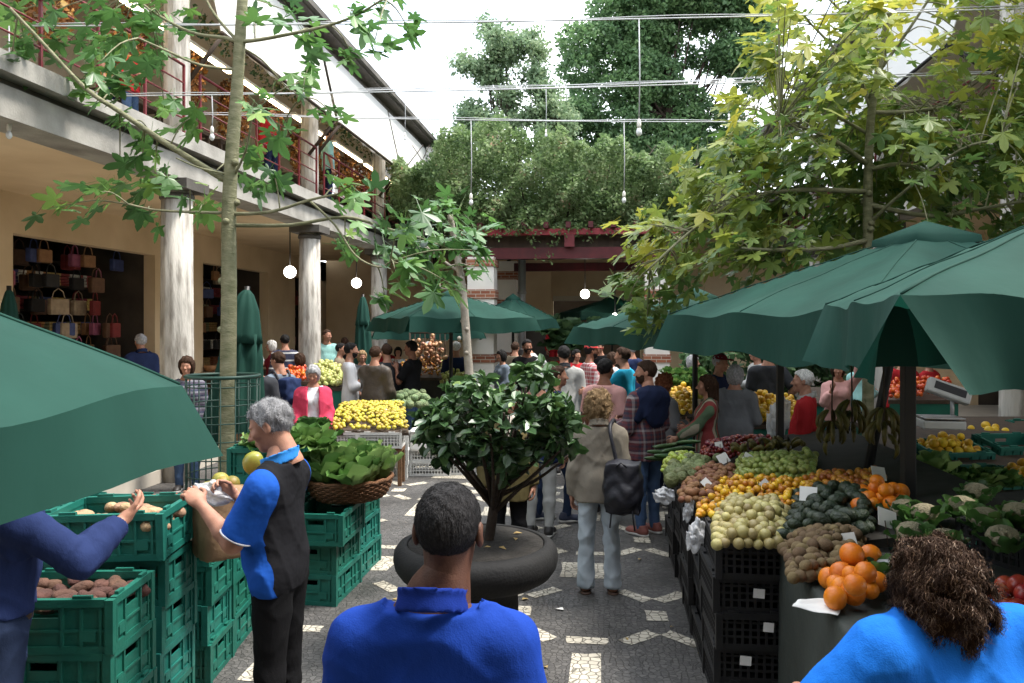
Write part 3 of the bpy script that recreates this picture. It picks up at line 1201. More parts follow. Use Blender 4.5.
# unseen wing behind the photographer, added with its overhang to shade the foreground
t = empty('shade_wing', (0, -3.2, 0), 0, 'unseen cream wing behind the photographer, its wide eave added for shade', 'building')
m = MB(); m.box(-12, 12, -.3, 0, 0, 8.2); m.build('wall', CREAM, t)
m = MB(); m.box(-12, 12, -.6, 2.3, 8.201, 8.4); m.build('eave', ROOF, t)
m = MB(); m.box(-9, 9, 0.002, 2.95, 4.3, 4.6); m.build('balcony_slab', CONC_D, t)  # overhang out of view, drawn forward to keep sky light off the foreground


# white canvas blinds that drop from the eaves over each bay
def awning(side, V, ya, yb, ztop, zbot, out, label):
    n, k = 14, 8
    vs, fs = [], []
    for th in (0.0, 0.012):
        for i in range(n + 1):
            for j in range(k + 1):
                u, v = i / n, j / k
                sag = 0.05 * math.sin(PI * u) * v + 0.012 * math.sin(u * 40) * v
                vs.append((side * (V - 0.25 - out * v + th + sag * .6), ya + (yb - ya) * u, ztop + (zbot - ztop) * v - sag))
    off = (n + 1) * (k + 1)
    for s in (0, off):
        for i in range(n):
            for j in range(k):
                a = s + i * (k + 1) + j
                q = (a, a + 1, a + k + 2, a + k + 1)
                fs.append(q if s else q[::-1])
    t = empty('awning', (0, 0, 0), 0, label, 'awning', 'white canvas blinds under the eaves')
    m = MB(); m.add(vs, fs, 0, True); m.build('canvas', CANVAS, t)
    p = MB()
    for yy in (ya + .05, yb - .05):
        p.tube([(side * (V - 0.05), yy, 5.5), (side * (V - 0.25 - out), yy, zbot)], 0.035, 6)
    p.tube([(side * (V - 0.25 - out), ya, zbot), (side * (V - 0.25 - out), yb, zbot)], 0.03, 6)
    p.build('prop', IRON if side > 0 else WOOD_D, t)


for i, (a, c) in enumerate(((ys_l + .1, ys_l + pitch - .15), (ys_l + pitch + .05, ys_l + 2 * pitch - .1), (ys_l + 2 * pitch + .05, 25.0))):
    awning(-1, VL, a, c, 7.75, 6.18, 0.35, ['white canvas blind under the left eave, nearest of its row', 'white canvas blind under the left eave, middle of its row',
                                            'white canvas blind under the left eave, farthest of its row'][i])
for i, (a, c) in enumerate(((ys_r + .3, ys_r + pitch - .2), (ys_r + pitch + .1, ys_r + 2 * pitch - .2))):
    awning(1, VR, a, c, 7.75, 6.0, 0.5, ['white canvas blind on the right balcony seen through the top of the leaves', 'white canvas blind on the right balcony farther back behind leaves'][i])

# things that fill the gallery: lit tubes, hanging dried goods, a green garland
for i in range(7):
    y = 9.2 + i * 2.45
    t = empty('strip_light', (-VL - 0.35, y, 6.35), 0, 'lit fluorescent strip hung along the left balcony under the blinds', 'strip light', 'lit strips along the left balcony')
    m = MB(); m.box(-.03, .03, -1.05, 1.05, -.02, .02); m.build('tube', TUBE, t)
    m = MB(); m.box(-.05, .05, -1.1, 1.1, .022, .07); m.build('housing', WHITEP, t)
GARL = leaf_mat('garland_leaf', [(0, (0.03, 0.09, 0.04)), (0.6, (0.08, 0.16, 0.05)), (0.85, (0.2, 0.16, 0.05)), (1, (0.5, 0.42, 0.22))])
DRIED = leaf_mat('dried_goods', [(0, (0.10, 0.045, 0.018)), (0.5, (0.30, 0.13, 0.045)), (0.8, (0.48, 0.22, 0.05)), (1, (0.5, 0.36, 0.13))], trans=0.1)


def leafcloud(n, sampler, size, tmpl, g, up=0.5, out=None, jit=0.5):
    """n copies of a small leaf template at sampled points; returns verts, faces, var"""
    tv, tf = tmpl
    pos, bias = sampler(n)
    n = len(pos)
    nor = g.normal(0, jit, (n, 3)) + np.array([0, 0, up])
    if out is not None: nor = nor + out(pos)
    nor /= np.linalg.norm(nor, axis=1, keepdims=True)
    d = g.normal(0, 1, (n, 3))
    d = d - nor * (d * nor).sum(1, keepdims=True)
    d /= np.linalg.norm(d, axis=1, keepdims=True)
    s = np.cross(d, nor)
    sc = size * g.uniform(0.65, 1.3, n)
    V = pos[:, None] + sc[:, None, None] * (tv[None, :, 0:1] * s[:, None] + tv[None, :, 1:2] * d[:, None] + tv[None, :, 2:3] * nor[:, None])
    Fc = (np.arange(n) * len(tv))[:, None, None] + tf[None]
    var = np.repeat(np.clip(bias + g.normal(0, 0.16, n), 0, 1), len(tv))
    return V.reshape(-1, 3), Fc.reshape(-1, tf.shape[1]), var


OVAL = (np.array([(0, 0, 0), (0.3, 0.35, 0.05), (0.26, 0.75, 0.02), (0, 1.05, -0.1), (-0.26, 0.75, 0.02), (-0.3, 0.35, 0.05)], float),
        np.array([(0, 1, 2, 3), (0, 3, 4, 5)]))
DIAM = (np.array([(0, -0.5, 0), (0.32, 0, 0.04), (0, 0.5, -0.05), (-0.32, 0, 0.04)], float), np.array([(0, 1, 2, 3)]))
g_ = np.random.default_rng(5)


def garland(y0, y1, x, z, lab):
    def smp(n):
        y = g_.uniform(y0, y1, n)
        a = g_.uniform(0, 2 * PI, n)
        r = 0.17 * np.sqrt(g_.uniform(0, 1, n))
        return np.stack([x + r * np.cos(a), y, z + r * 1.3 * np.sin(a) + 0.04 * np.sin(y * 3)], 1), g_.uniform(0, 1, n)
    v, f, a = leafcloud(1500, smp, 0.09, DIAM, g_)
    tag(np_mesh('garland', v, f, GARL, None, False, a), lab, 'garland')


garland(ys_l + .3, 25, -VL - 0.25, 6.72, 'green beaded foliage garland hung under the left balcony ceiling')
BASKET_C = mat('wicker', (0.16, 0.08, 0.035), 0.7, 0.35, 60, bump=0.8, bs=120)
RED_POT = mat('terracotta_red', (0.25, 0.07, 0.03), 0.7, 0.25, 8)
for i in range(30):
    y = 8.6 + i * 0.56
    z = 6.15 + 0.2 * ((i * 7) % 3) - .35 * (i % 2)
    c_ = np.array([-VL - 0.75 - 0.25 * (i % 3), y, z])

    def smp(n, c_=c_):
        p = g_.normal(0, 1, (n, 3)); p /= np.linalg.norm(p, axis=1, keepdims=True)
        p *= g_.uniform(.4, 1, (n, 1)) ** .5
        return c_ + p * [0.28, 0.34, 0.42], g_.uniform(0, 1, n) * .8 + .2 * (i % 2)
    v, f, a = leafcloud(420, smp, 0.10, DIAM, g_, jit=1)
    tag(np_mesh('dried_bunch', v, f, DRIED, None, False, a), 'brown bunch of dried flowers and pods hung over the left balcony', 'dried bunch', 'dried bunches hung along the balcony')
# planter boxes / goods standing behind the railing
for i in range(9):
    y = 10.9 + i * 1.55
    t = empty('display_table', (-VL - 1.25, y, ZF1 - .03), 0, 'wooden display table with goods behind the left balcony railing', 'display table', 'display tables along the balcony')
    m = MB(); m.box(-.4, .4, -.6, .6, .7, .76)
    for a in (-.36, .36):
        for c in (-.55, .55): m.box(a - .03, a + .03, c - .03, c + .03, 0, .7)
    m.build('table_top', WOOD_D, t)

# ------------------------------------------------------------------ arcade shops: hanging bags and shelves of goods
BAGC = [mat('bag_%s' % n, c, 0.6, 0.25, 9) for n, c in (('tan', (0.34, 0.17, 0.075)), ('brown', (0.13, 0.065, 0.035)), ('blue', (0.06, 0.08, 0.2)),
        ('red', (0.22, 0.03, 0.03)), ('black', (0.025, 0.024, 0.024)), ('beige', (0.4, 0.3, 0.2)), ('pink', (0.32, 0.09, 0.15)))]


def bag_proto(mt, w, h):
    t = empty('handbag')
    m = MB()
    m.box(-w / 2, w / 2, -.05, .05, -h, 0)
    m.build('bag_body', mt, t, bevel=0.02)
    s = MB(); s.tube([(-w * .35, 0, 0), (-w * .25, 0, .13), (0, 0, .19), (w * .25, 0, .13), (w * .35, 0, 0)], 0.011, 5)
    s.build('handle', mt, t)
    return t


BAGS = [bag_proto(mt, 0.30 + 0.06 * (i % 3), 0.24 + 0.05 * (i % 2)) for i, mt in enumerate(BAGC)]
nbag = 0
used = set()
shops = [(ops[0], 'first', 76), (ops[1], 'second', 32), (ops[2], 'third', 16)]
TEX = [mat('folded_cloth_%s' % n, c, 0.9, 0.3, 14, rnd=.3) for n, c in (('rust', (0.36, 0.14, 0.06)), ('navy', (0.07, 0.085, 0.19)), ('ochre', (0.46, 0.3, 0.11)), ('white', (0.6, 0.57, 0.5)), ('olive', (0.16, 0.16, 0.09)), ('wine', (0.26, 0.05, 0.06)))]
TEXP = []
for i, mt in enumerate(TEX):
    m = MB()
    for q in range(4): m.box(-.22 + .01 * (q % 2), .22 - .012 * (q % 3), -.15, .15 - .01 * (q % 2), q * .062, q * .062 + .056)
    TEXP.append([m.build('folded_textile', mt, bevel=.012), False])
for (a, c), nmr, n in ((ops[0], 'nearest dark shop', 90), (ops[1], 'shop behind the caged tree', 36), (ops[2], 'shop behind the second column', 18)):
    t = empty('shop_shelf', (-VB - 1.6, (a + c) / 2, 0.18), 0, 'tall dark wooden shelf at the back of the ' + nmr, 'shelf')
    m = MB()
    for q in range(7): m.box(-.25, .25, -(c - a) / 2, (c - a) / 2, .3 + q * .48, .33 + q * .48)
    m.build('boards', WOOD_D, t)
    per = max(1, n // 6)
    for q in range(n):
        e = TEXP[random.randrange(6)]
        o = e[0] if not e[1] else e[0].copy()
        if e[1]: COL.objects.link(o)
        e[1] = True
        o.location = (-VB - 1.45, a + .2 + (c - a - .4) * ((q % per) + random.uniform(.2, .8)) / per, .512 + .48 * (q // per % 7))
        o.rotation_euler = (0, 0, PI / 2 + random.uniform(-.1, .1))
        tag(o, 'folded pile of cloth goods on the shelf of the ' + nmr, 'textiles', 'folded goods in the ' + nmr)
for (a, c), nmr, n in shops:
    for q in range(n):
        i = random.randrange(len(BAGS))
        o = BAGS[i] if i not in used else copy_tree(BAGS[i])
        used.add(i)
        row = q % 7
        o.location = (-VB - 0.4 - random.uniform(0, .7), a + 0.25 + (c - a - .5) * ((q * 0.618) % 1), 0.85 + row * 0.44)
        o.rotation_euler = (0, 0, PI / 2 + random.uniform(-.25, .25))
        tag(o, {'first': 'leather bag hanging in the dark shop left of the nearest arcade column', 'second': 'leather bag hanging in the shop behind the caged tree trunk',
                'third': 'leather bag hanging in the shop behind the second arcade column'}[nmr], 'bag', 'bags hanging in the %s shop' % nmr)
for i, b in enumerate(BAGS):
    if i not in used: b.location = (-VB - 1, ops[0][0] + 1 + i * .3, 1.2)
# low counters with goods before the shops
for k, (y, lab) in enumerate(((12.6, 'low shop counter heaped with woven goods left of the nearest column'), (14.6, 'low shop counter of baskets beside the nearest column'),
                              (18.6, 'low shop counter behind the closed green parasol'), (20.6, 'low shop counter behind the second column'))):
    t = empty('shop_counter', (-VB + 0.35, y, 0.18), 0, lab, 'counter')
    m = MB(); m.box(-.4, .35, -.85, .85, 0, .8); m.build('counter_body', WOOD_D, t)
    m = MB(); m.box(-.43, .38, -.88, .88, .802, .84); m.build('counter_top', BAGC[5], t)
    for q in range(7):
        s = MB()
        s.lathe([(.08, 0), (.13, .05), (.15, .14), (.14, .15), (.11, .06), (.02, .03)], 14, 0, (-.2 + .35 * (q % 2), -.7 + q * .23, .845))
        bo = s.build('woven_basket', BASKET_C if q % 3 else BAGC[q % 7])
        bo.location = (-VB + 0.35, y, 0.18)
        tag(bo, 'small round woven basket on ' + lab.replace('heaped with woven goods ', ''), 'basket', 'woven baskets on the shop counters')

# ------------------------------------------------------------------ back of the court: pillars, red pergola, stair hall
YB = 20.0


def banded_pillar(px, d, w, ztop, bands, label):
    c = W(px, d)
    t = empty('banded_pillar', c, 0, label, 'pillar', 'white pillars with brick bands under the pergola')
    z = 0.0
    m = MB()
    b = MB()
    for z0, z1 in bands:
        if z0 > z: m.box(-w / 2, w / 2, -w / 2, w / 2, z, z0 - 0.002)
        b.box(-w / 2 - .035, w / 2 + .035, -w / 2 - .035, w / 2 + .035, z0, z1)
        z = z1 + 0.002
    m.box(-w / 2, w / 2, -w / 2, w / 2, z, ztop)
    m.build('shaft', WHITEP, t)
    b.build('brick_band', BRICK, t)
    return t


zz = lambda py, d: CH - (py - HY) * d / F
bd = [(zz(y + 11, 20), zz(y, 20)) for y in (352, 321, 289)][::1]
bands20 = sorted([(0.0, 0.25)] + [(zz(y1, 20), zz(y0, 20)) for y0, y1 in ((354, 362), (322, 331), (290, 299), (260, 267))])
banded_pillar(482.5, 20, 0.66, zz(259, 20) + .03, bands20, 'white pillar with brick bands left of the courtyard end, behind the slim grey trunk')
banded_pillar(656.5, 20, 0.60, zz(259, 20) + .03, bands20, 'white pillar with brick bands behind the plaid shirt man at right')
banded_pillar(507, 23.5, 0.62, zz(262, 23.5), sorted([(0, .3)] + [(zz(b_, 23.5), zz(a_, 23.5)) for a_, b_ in ((352, 360), (300, 308), (272, 280))]), 'shaded cream pillar with brick bands, second row behind the left pillar')

PERG = mat('pergola_red', (0.26, 0.022, 0.032), 0.5, 0.25, 4)
pg = empty('pergola', W(566, YB), 0, 'dark red painted pergola of iron beams carrying the creeper', 'pergola')
x0p, x1p = W(470, YB).x - pg.location.x, W(668, YB).x - pg.location.x
zb0, zb1, zt0, zt1 = zz(259, 20), zz(248, 20), zz(236, 20), zz(230, 20)
for nm_, (ya, yb_, za, zb_) in (('lower_beam', (-.18, .12, zb0, zb1)), ('upper_beam', (-.32, -.1, zt0, zt1))):
    m = MB(); m.box(x0p - .3, x1p + .3, ya, yb_, za, zb_); m.build(nm_, PERG if nm_ == 'upper_beam' else DARKRED, pg)
m = MB(); m.box(x0p - .3, x1p + .3, .05, .11, zb1, zt1 - .01); m.build('gap_panel', WOOD_D, pg)  # dark panel whose colour stands for the shaded gap between the beams
for k in range(9):
    xx = x0p + (x1p - x0p) * (k + .5) / 9
    m = MB(); m.box(xx - .06, xx + .06, -.5, 5.0, zt1 + .002, zt1 + .15); m.build('cross_rafter', DARKRED, pg)
m = MB(); m.box(x0p + (x1p - x0p) * .48, x0p + (x1p - x0p) * .53, -.36, -.325, zb1, zt0); m.build('bracket', RED, pg)
m = MB(); m.box(x0p + .8, x1p - .2, 2.6, 2.8, zz(271, 22.7), zz(263, 22.7)); m.build('rear_beam', DARKRED, pg)

hall = empty('stair_hall', W(566, 26), 0, 'cream plastered hall at the courtyard end with a dark doorway and stair wall', 'building')
hx = hall.location.x
hy = hall.location.y


def hxz(px, py, d): return W(px, d).x - hx, zz(py, d)


m = MB()
xa, _ = hxz(440, 300, 26); xb, _ = hxz(553, 300, 26); xc, _ = hxz(640, 300, 26); xd, _ = hxz(760, 300, 26)
ztop_ = 5.6
m.box(xa - 4, xb, 0, .3, 0, ztop_)
m.box(xb, xc, 0, .3, zz(300, 26), ztop_)
m.box(xc, xd + 4, 0, .3, 0, ztop_)
m.build('rear_wall', CREAM, hall)
m = MB(); m.box(xb, xc, -.05, -.002, zz(301, 26), zz(296, 26)); m.build('lintel_band', CREAM_L, hall)
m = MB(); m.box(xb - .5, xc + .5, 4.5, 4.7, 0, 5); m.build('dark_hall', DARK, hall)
m = MB(); m.box(xa - 4, xd + 4, -4.4, 4.7, 5.4, 5.6); m.build('hall_roof', CONC_D, hall)
# a stair wall with a sloping grey dado
sx0, sx1 = hxz(522, 300, 25)[0], hxz(551, 300, 25)[0]
m = MB()
m.add([(sx0, -1.2, 0), (sx1, -1.2, 0), (sx1, -1.2, zz(331, 25)), (sx0, -1.2, zz(310, 25)),
       (sx0, -1.05, 0), (sx1, -1.05, 0), (sx1, -1.05, zz(331, 25)), (sx0, -1.05, zz(310, 25))],
      [(0, 1, 2, 3), (7, 6, 5, 4), (0, 3, 7, 4), (1, 5, 6, 2), (3, 2, 6, 7)])
m.build('stair_dado', CONC_D, hall)
m = MB(); m.add([(sx0, -1.0, 0), (sx1, -1.0, 0), (sx1, -1.0, 5.38), (sx0, -1.0, 5.38), (sx0, -.85, 0), (sx1, -.85, 0), (sx1, -.85, 5.38), (sx0, -.85, 5.38)],
                [(0, 1, 2, 3), (7, 6, 5, 4), (0, 3, 7, 4), (1, 5, 6, 2), (3, 2, 6, 7)])
m.build('stair_wall', CREAM, hall)
t = empty('drainpipe', W(522, 22.5), 0, 'grey metal post beside the shaded cream pillar', 'post')
m = MB(); m.tube([(0, 0, 0), (0, 0, 4.3)], 0.11, 10); m.build('pipe', STEEL, t)
m = MB(); m.tube([(0, 0, 1.4), (0, 0, 1.46)], 0.13, 10); m.tube([(0, 0, 3.0), (0, 0, 3.06)], 0.13, 10); m.build('clamp', STEEL, t)
# low link building behind the left wing's end
lb = empty('link_building', W(420, 27), 0, 'pale low building behind the end of the left balcony', 'building')
m = MB(); m.box(-3.0, 1.5, 0, 3, 0, 8.2); m.build('wall', WHITEP, lb)
m = MB(); m.box(-3.2, 1.7, -.2, 3.2, 8.202, 8.35); m.build('roof', ROOF, lb)
fl = empty('far_balcony', W(405, 24.6), 0, 'white railed balcony at the far end above the open green parasol', 'balcony')
m = MB(); m.box(-1.6, 1.9, -.2, 1.8, 4.3, 4.55); m.build('slab', CONC, fl)
m = MB()
for z in (4.75, 4.95, 5.15, 5.4): m.box(-1.6, 1.9, -.16, -.13, z, z + .03)
for k in range(8): m.box(-1.6 + k * .5 - .015, -1.6 + k * .5 + .015, -.165, -.125, 4.55, 5.4)
m.build('railing', WHITEP, fl)
# ------------------------------------------------------------------ parasols
FABRIC = mat('green_parasol_cloth', (0.015, 0.056, 0.043), 0.78, 0.16, 2.6, bump=0.45, bs=4.5, spec=0.14, stretch=(1, 1, .5))
_n, _l = FABRIC.node_tree.nodes, FABRIC.node_tree.links
_t = _n.new('ShaderNodeBsdfTranslucent'); _t.inputs['Color'].default_value = (.012, .09, .06, 1)
_m = _n.new('ShaderNodeMixShader'); _m.inputs[0].default_value = .18
_l.new(_n['Principled BSDF'].outputs[0], _m.inputs[1]); _l.new(_t.outputs[0], _m.inputs[2]); _l.new(_m.outputs[0], _n['Material Output'].inputs['Surface'])
POLE_D = mat('dark_parasol_pole', (0.012, 0.012, 0.012), 0.45)


def parasol(c, rz, half, ztop, rise, val, label, tilt=(0, 0), pole=True, zpole=None, group='open green parasols', n=24, poff=(0, 0), phase=0.0, flare=0.10, slit=-0.05):
    t = empty('parasol', (c.x, c.y, 0), rz, label, 'parasol', group)
    m = MB()

    def hz(u, v):
        mm = max(abs(u), abs(v))
        th = math.atan2(v, u)
        sag = 0.045 * mm * (1 - 0.35 * mm) * (math.sin(4 * th) ** 2) * half
        wr = 0.006 * math.sin(9 * u + 5 * v + phase) * mm + 0.004 * math.sin(17 * u - 13 * v + phase)
        return ztop + rise * (1 - mm) ** 0.96 - sag + wr + tilt[0] * u * half + tilt[1] * v * half
    vs, fs = [], []
    for i in range(n + 1):
        for j in range(n + 1):
            u, v = -1 + 2 * i / n, -1 + 2 * j / n
            # scallop the edges slightly between the ribs
            k = 1 - 0.022 * (max(abs(u), abs(v)) ** 3) * math.sin(4 * math.atan2(v, u)) ** 2
            vs.append((u * half * k, v * half * k, hz(u, v)))
    for i in range(n):
        for j in range(n):
            a = i * (n + 1) + j
            fs.append((a, a + n + 1, a + n + 2, a + 1))
    m.add(vs, fs, 0, True)
    m.build('canopy', FABRIC, t)
    # valance: one flap a side, open at the corners
    for q in range(4):
        vm = MB()
        vs, fs = [], []
        N_, K_ = 30, 5
        for i in range(N_ + 1):
            w = -1 + 2 * i / N_
            u, v = ((1, w), (-w, 1), (-1, -w), (w, -1))[q]
            k = 1 - 0.022 * math.sin(4 * math.atan2(v, u)) ** 2
            z0 = hz(u, v)
            ox, oy = ((1, 0), (0, 1), (-1, 0), (0, -1))[q]
            tx, ty = ((0, 1), (-1, 0), (0, -1), (1, 0))[q]
            for j in range(K_ + 1):
                f = j / K_
                wave = (0.012 * math.sin(w * 9 + q + phase) + 0.009 * math.sin(w * 21 + 2 * q) + flare * abs(w) ** 4) * f
                lat = -slit * f * w * abs(w) ** 3
                vs.append((u * half * k + ox * wave + tx * lat, v * half * k + oy * wave + ty * lat, z0 - val * f * (1 - 0.06 * math.sin(w * 5 + q))))
        for i in range(N_):
            for j in range(K_):
                a = i * (K_ + 1) + j
                fs.append((a, a + 1, a + K_ + 2, a + K_ + 1))
        vm.add(vs, fs, 0, True)
        vm.build('valance', FABRIC, t)
    zc = ztop + rise
    sm = MB()                                            # sewn seams over the eight ribs
    for a, b in ((-1, -1), (0, -1), (1, -1), (1, 0), (1, 1), (0, 1), (-1, 1), (-1, 0)):
        pts = []
        for q in range(13):
            k = .14 + .855 * q / 12
            pts.append((a * half * k, b * half * k, hz(a * k, b * k) + .001))
        sm.tube(pts, .0055, 5)
    sm.build('seam', FABRIC, t)
    cap = MB()
    h2 = 0.24 * half / 1.5
    cap.add([(0, 0, zc + .075)] + [(h2 * a * (1 + .1 * (abs(a) + abs(b) > 1.5)), h2 * b * (1 + .1 * (abs(a) + abs(b) > 1.5)), zc - .05) for a, b in ((-1, -1), (0, -1.05), (1, -1), (1.05, 0), (1, 1), (0, 1.05), (-1, 1), (-1.05, 0))]
            + [(h2 * 1.02 * a, h2 * 1.02 * b, zc - .10 - .02 * (i % 2)) for i, (a, b) in enumerate(((-1.1, -1.1), (0, -1.05), (1.1, -1.1), (1.05, 0), (1.1, 1.1), (0, 1.05), (-1.1, 1.1), (-1.05, 0)))],
            [(0, 1 + i, 1 + (i + 1) % 8) for i in range(8)] + [(1 + i, 9 + i, 9 + (i + 1) % 8, 1 + (i + 1) % 8) for i in range(8)], 0, True)
    cap.build('vent_cap', FABRIC, t)
    for a, b in ((-1, -1), (0, -1), (1, -1), (1, 0), (1, 1), (0, 1), (-1, 1), (-1, 0)):
        r = MB()
        r.tube([(a * .04, b * .04, zc - .03), (a * half * .97, b * half * .97, hz(a * .97, b * .97) - .03)], 0.012, 5)
        r.tube([(a * .05, b * .05, zc - .62), (a * half * .5, b * half * .5, hz(a * .5, b * .5) - .035)], 0.010, 5)
        r.build('rib', POLE_D, t)
    if pole:
        p = MB()
        p.tube([(poff[0], poff[1], 0.06), (poff[0] * .3, poff[1] * .3, zc - .6), (0, 0, zc)], 0.034, 10)
        p.build('pole', POLE_D, t)
        b = MB(); b.box(poff[0] - .3, poff[0] + .3, poff[1] - .3, poff[1] + .3, 0, .07); b.tube([(poff[0], poff[1], .07), (poff[0], poff[1], .35)], .05, 10)
        b.build('base', IRON, t)
    return t


def closed_parasol(px, d, ztop, zbot, r, label, z0=0.0, lean=0.0):
    c = W(px, d)
    t = empty('closed_parasol', (c.x, c.y, z0), 0, label, 'parasol', 'folded green parasols')
    t.rotation_euler = (0, lean, 0)
    h = ztop - zbot
    zb = zbot - z0

    def fold(a, z, rr):
        return rr * (1 + 0.20 * math.cos(8 * a + 1.5 * z) + 0.07 * math.sin(3 * a + 4 * z))
    m = MB()
    m.lathe([(r * .95, zb), (r, zb + .02), (r * .82, zb + h * .3), (r * .66, zb + h * .55), (r * .55, zb + h * .72)], 48, 0, fold=fold)
    m.build('folded_canopy', FABRIC, t)
    m = MB()
    m.lathe([(r * .74, zb + h * .66), (r * .66, zb + h * .72), (r * .5, zb + h * .87), (r * .26, zb + h * .97), (r * .1, zb + h)], 40, 0, fold=lambda a, z, rr: rr * (1 + .09 * math.cos(8 * a)))
    m.build('top_cover', FABRIC, t)
    p = MB(); p.tube([(0, 0, .05), (0, 0, zb + h + .04)], .03, 8); p.build('pole', POLE_D, t)
    b = MB(); b.box(-.28, .28, -.28, .28, 0, .06); b.build('base', IRON, t)
    return t


parasol(cam(-2.33, .95), YAW, 1.37, 2.01, 0.80, 0.20, 'big green parasol nearest the camera, its sloping corner over the stacked green crates', tilt=(0.0, -0.03), phase=1.0, n=30)
parasol(cam(4.3, 2.9), YAW + R(2), 1.30, 2.2, 0.45, 0.28, 'unseen green parasol added beyond the right edge to shade the stall', phase=2.9)  # extra parasol out of view, added to darken the fruit stall
c_r2 = cam(3.06, 5.9)
parasol(c_r2, YAW + R(9), 1.46, 2.24, 0.60, 0.30, 'large green parasol with a vent cap spread over the fruit stall of black crates', phase=2.2, n=30, poff=(-.64, .06))
parasol(cam(2.38, 3.30), YAW - R(14), 0.90, 2.25, 0.40, 0.30, 'green parasol at the right edge with an open slit at its drooping corner', phase=0.4, n=26, poff=(.25, .1), flare=.13, slit=.17)
parasol(cam(5.0, 5.3), YAW + R(4), 1.35, 2.16, 0.42, 0.28, 'hidden green parasol added for shade at far right behind the one with the open slit', phase=1.9)  # extra parasol behind the others, added to deepen the shade there
parasol(cam(2.3, 10.0), YAW + R(20), 1.15, 2.12, 0.42, 0.22, 'pale green parasol half hidden behind the large one, in front of the brick banded pillar', phase=3.0)
parasol(W(451, 14.2), YAW + R(25), 1.12, 2.27, 0.44, 0.24, 'green parasol standing open over the stalls left of the slim grey trunk', phase=1.7)
parasol(W(430, 19.0), YAW + R(5), 1.2, 2.02, 0.40, 0.2, 'small far green parasol behind the open one, above the onion strings', phase=1.1)
parasol(W(513, 19.6), YAW + R(35), 0.75, 2.28, 0.55, 0.24, 'dark green parasol between the two brick banded pillars at left', phase=.8)
parasol(W(612, 24.0), YAW + R(10), 1.3, 2.5, 0.45, 0.2, 'dim green parasol inside the shadow under the pergola', phase=.2)
closed_parasol(224, 8.8, 2.54, 0.85, 0.30, 'folded green parasol standing behind the caged tree trunk', lean=R(6))
closed_parasol(363, 17.2, 2.75, 0.9, 0.22, 'folded green parasol beside the third arcade column')
closed_parasol(9, 10.6, 2.62, 1.0, 0.17, 'folded green parasol at the left edge before the dark shop')

# ------------------------------------------------------------------ trees with big palmate leaves
def palmate():
    pts = [(0, 0)]
    lobes = [(-120, .58), (-60, .86), (0, 1.05), (60, .86), (120, .58)]
    out = []
    for i, (a, r) in enumerate(lobes):
        a = R(a)
        for da, rr in ((-R(21), r * .56), (-R(13), r * .78), (0, r), (R(13), r * .78), (R(21), r * .56)):
            out.append((math.sin(a + da) * rr, math.cos(a + da) * rr + .12))
        if i < 4:
            am = R((lobes[i][0] + lobes[i + 1][0]) / 2)
            out.append((math.sin(am) * .37, math.cos(am) * .37 + .12))
    v = [(0, .1, 0)] + [(x, y, -0.22 * (x * x + (y - .1) ** 2) + 0.05 * math.cos(7 * math.atan2(x, y))) for x, y in out]
    f = [(0, i, i + 1) for i in range(1, len(out))]
    f = [(a, c, b) for a, b, c in f]
    # petiole as a thin strip back to the twig
    b = len(v)
    v += [(-.018, .12, 0), (.018, .12, 0), (.012, -.75, .12), (-.012, -.75, .12)]
    f += [(b, b + 1, b + 2), (b, b + 2, b + 3)]
    return np.array(v, float), np.array(f)


PALM = palmate()
BARK_G = mat('green_grey_bark', (0.13, 0.135, 0.07), 0.85, bump=0.5, bs=30, col2=(0.25, 0.24, 0.15), vs=9, stretch=(1, 1, 2.5))
BARK_P = mat('pale_grey_bark', (0.20, 0.18, 0.15), 0.9, bump=0.5, bs=25, col2=(0.36, 0.33, 0.28), vs=6)
BARK_D = mat('dark_bark', (0.035, 0.024, 0.017), 0.9, 0.3, 12, bump=0.6, bs=40)
LEAF_L = leaf_mat('palmate_leaf', [(0, (0.045, 0.11, 0.04)), (0.45, (0.08, 0.19, 0.05)), (0.75, (0.15, 0.29, 0.06)), (1, (0.26, 0.38, 0.09))], 0.4, 0.35)
LEAF_R = leaf_mat('yellowing_leaf', [(0, (0.055, 0.13, 0.035)), (0.35, (0.115, 0.21, 0.05)), (0.65, (0.27, 0.33, 0.06)), (1, (0.50, 0.46, 0.07))], 0.42, 0.45)


def smooth_path(pts, n=4):
    pts = [Vector(p) for p in pts]
    if len(pts) < 3: return pts
    out = []
    for i in range(len(pts) - 1):
        p0, p1, p2, p3 = pts[max(i - 1, 0)], pts[i], pts[i + 1], pts[min(i + 2, len(pts) - 1)]
        for k in range(n):
            t = k / n
            out.append(0.5 * ((2 * p1) + (p2 - p0) * t + (2 * p0 - 5 * p1 + 4 * p2 - p3) * t * t + (3 * p1 - p0 - 3 * p2 + p3) * t ** 3))
    out.append(pts[-1])
    return out


def limb(mb, pts, r0, r1, n=8):
    q = smooth_path(pts)
    N_ = len(q)
    mb.tube(q, [r0 + (r1 - r0) * (i / (N_ - 1)) ** .8 for i in range(N_)], n)
    return q


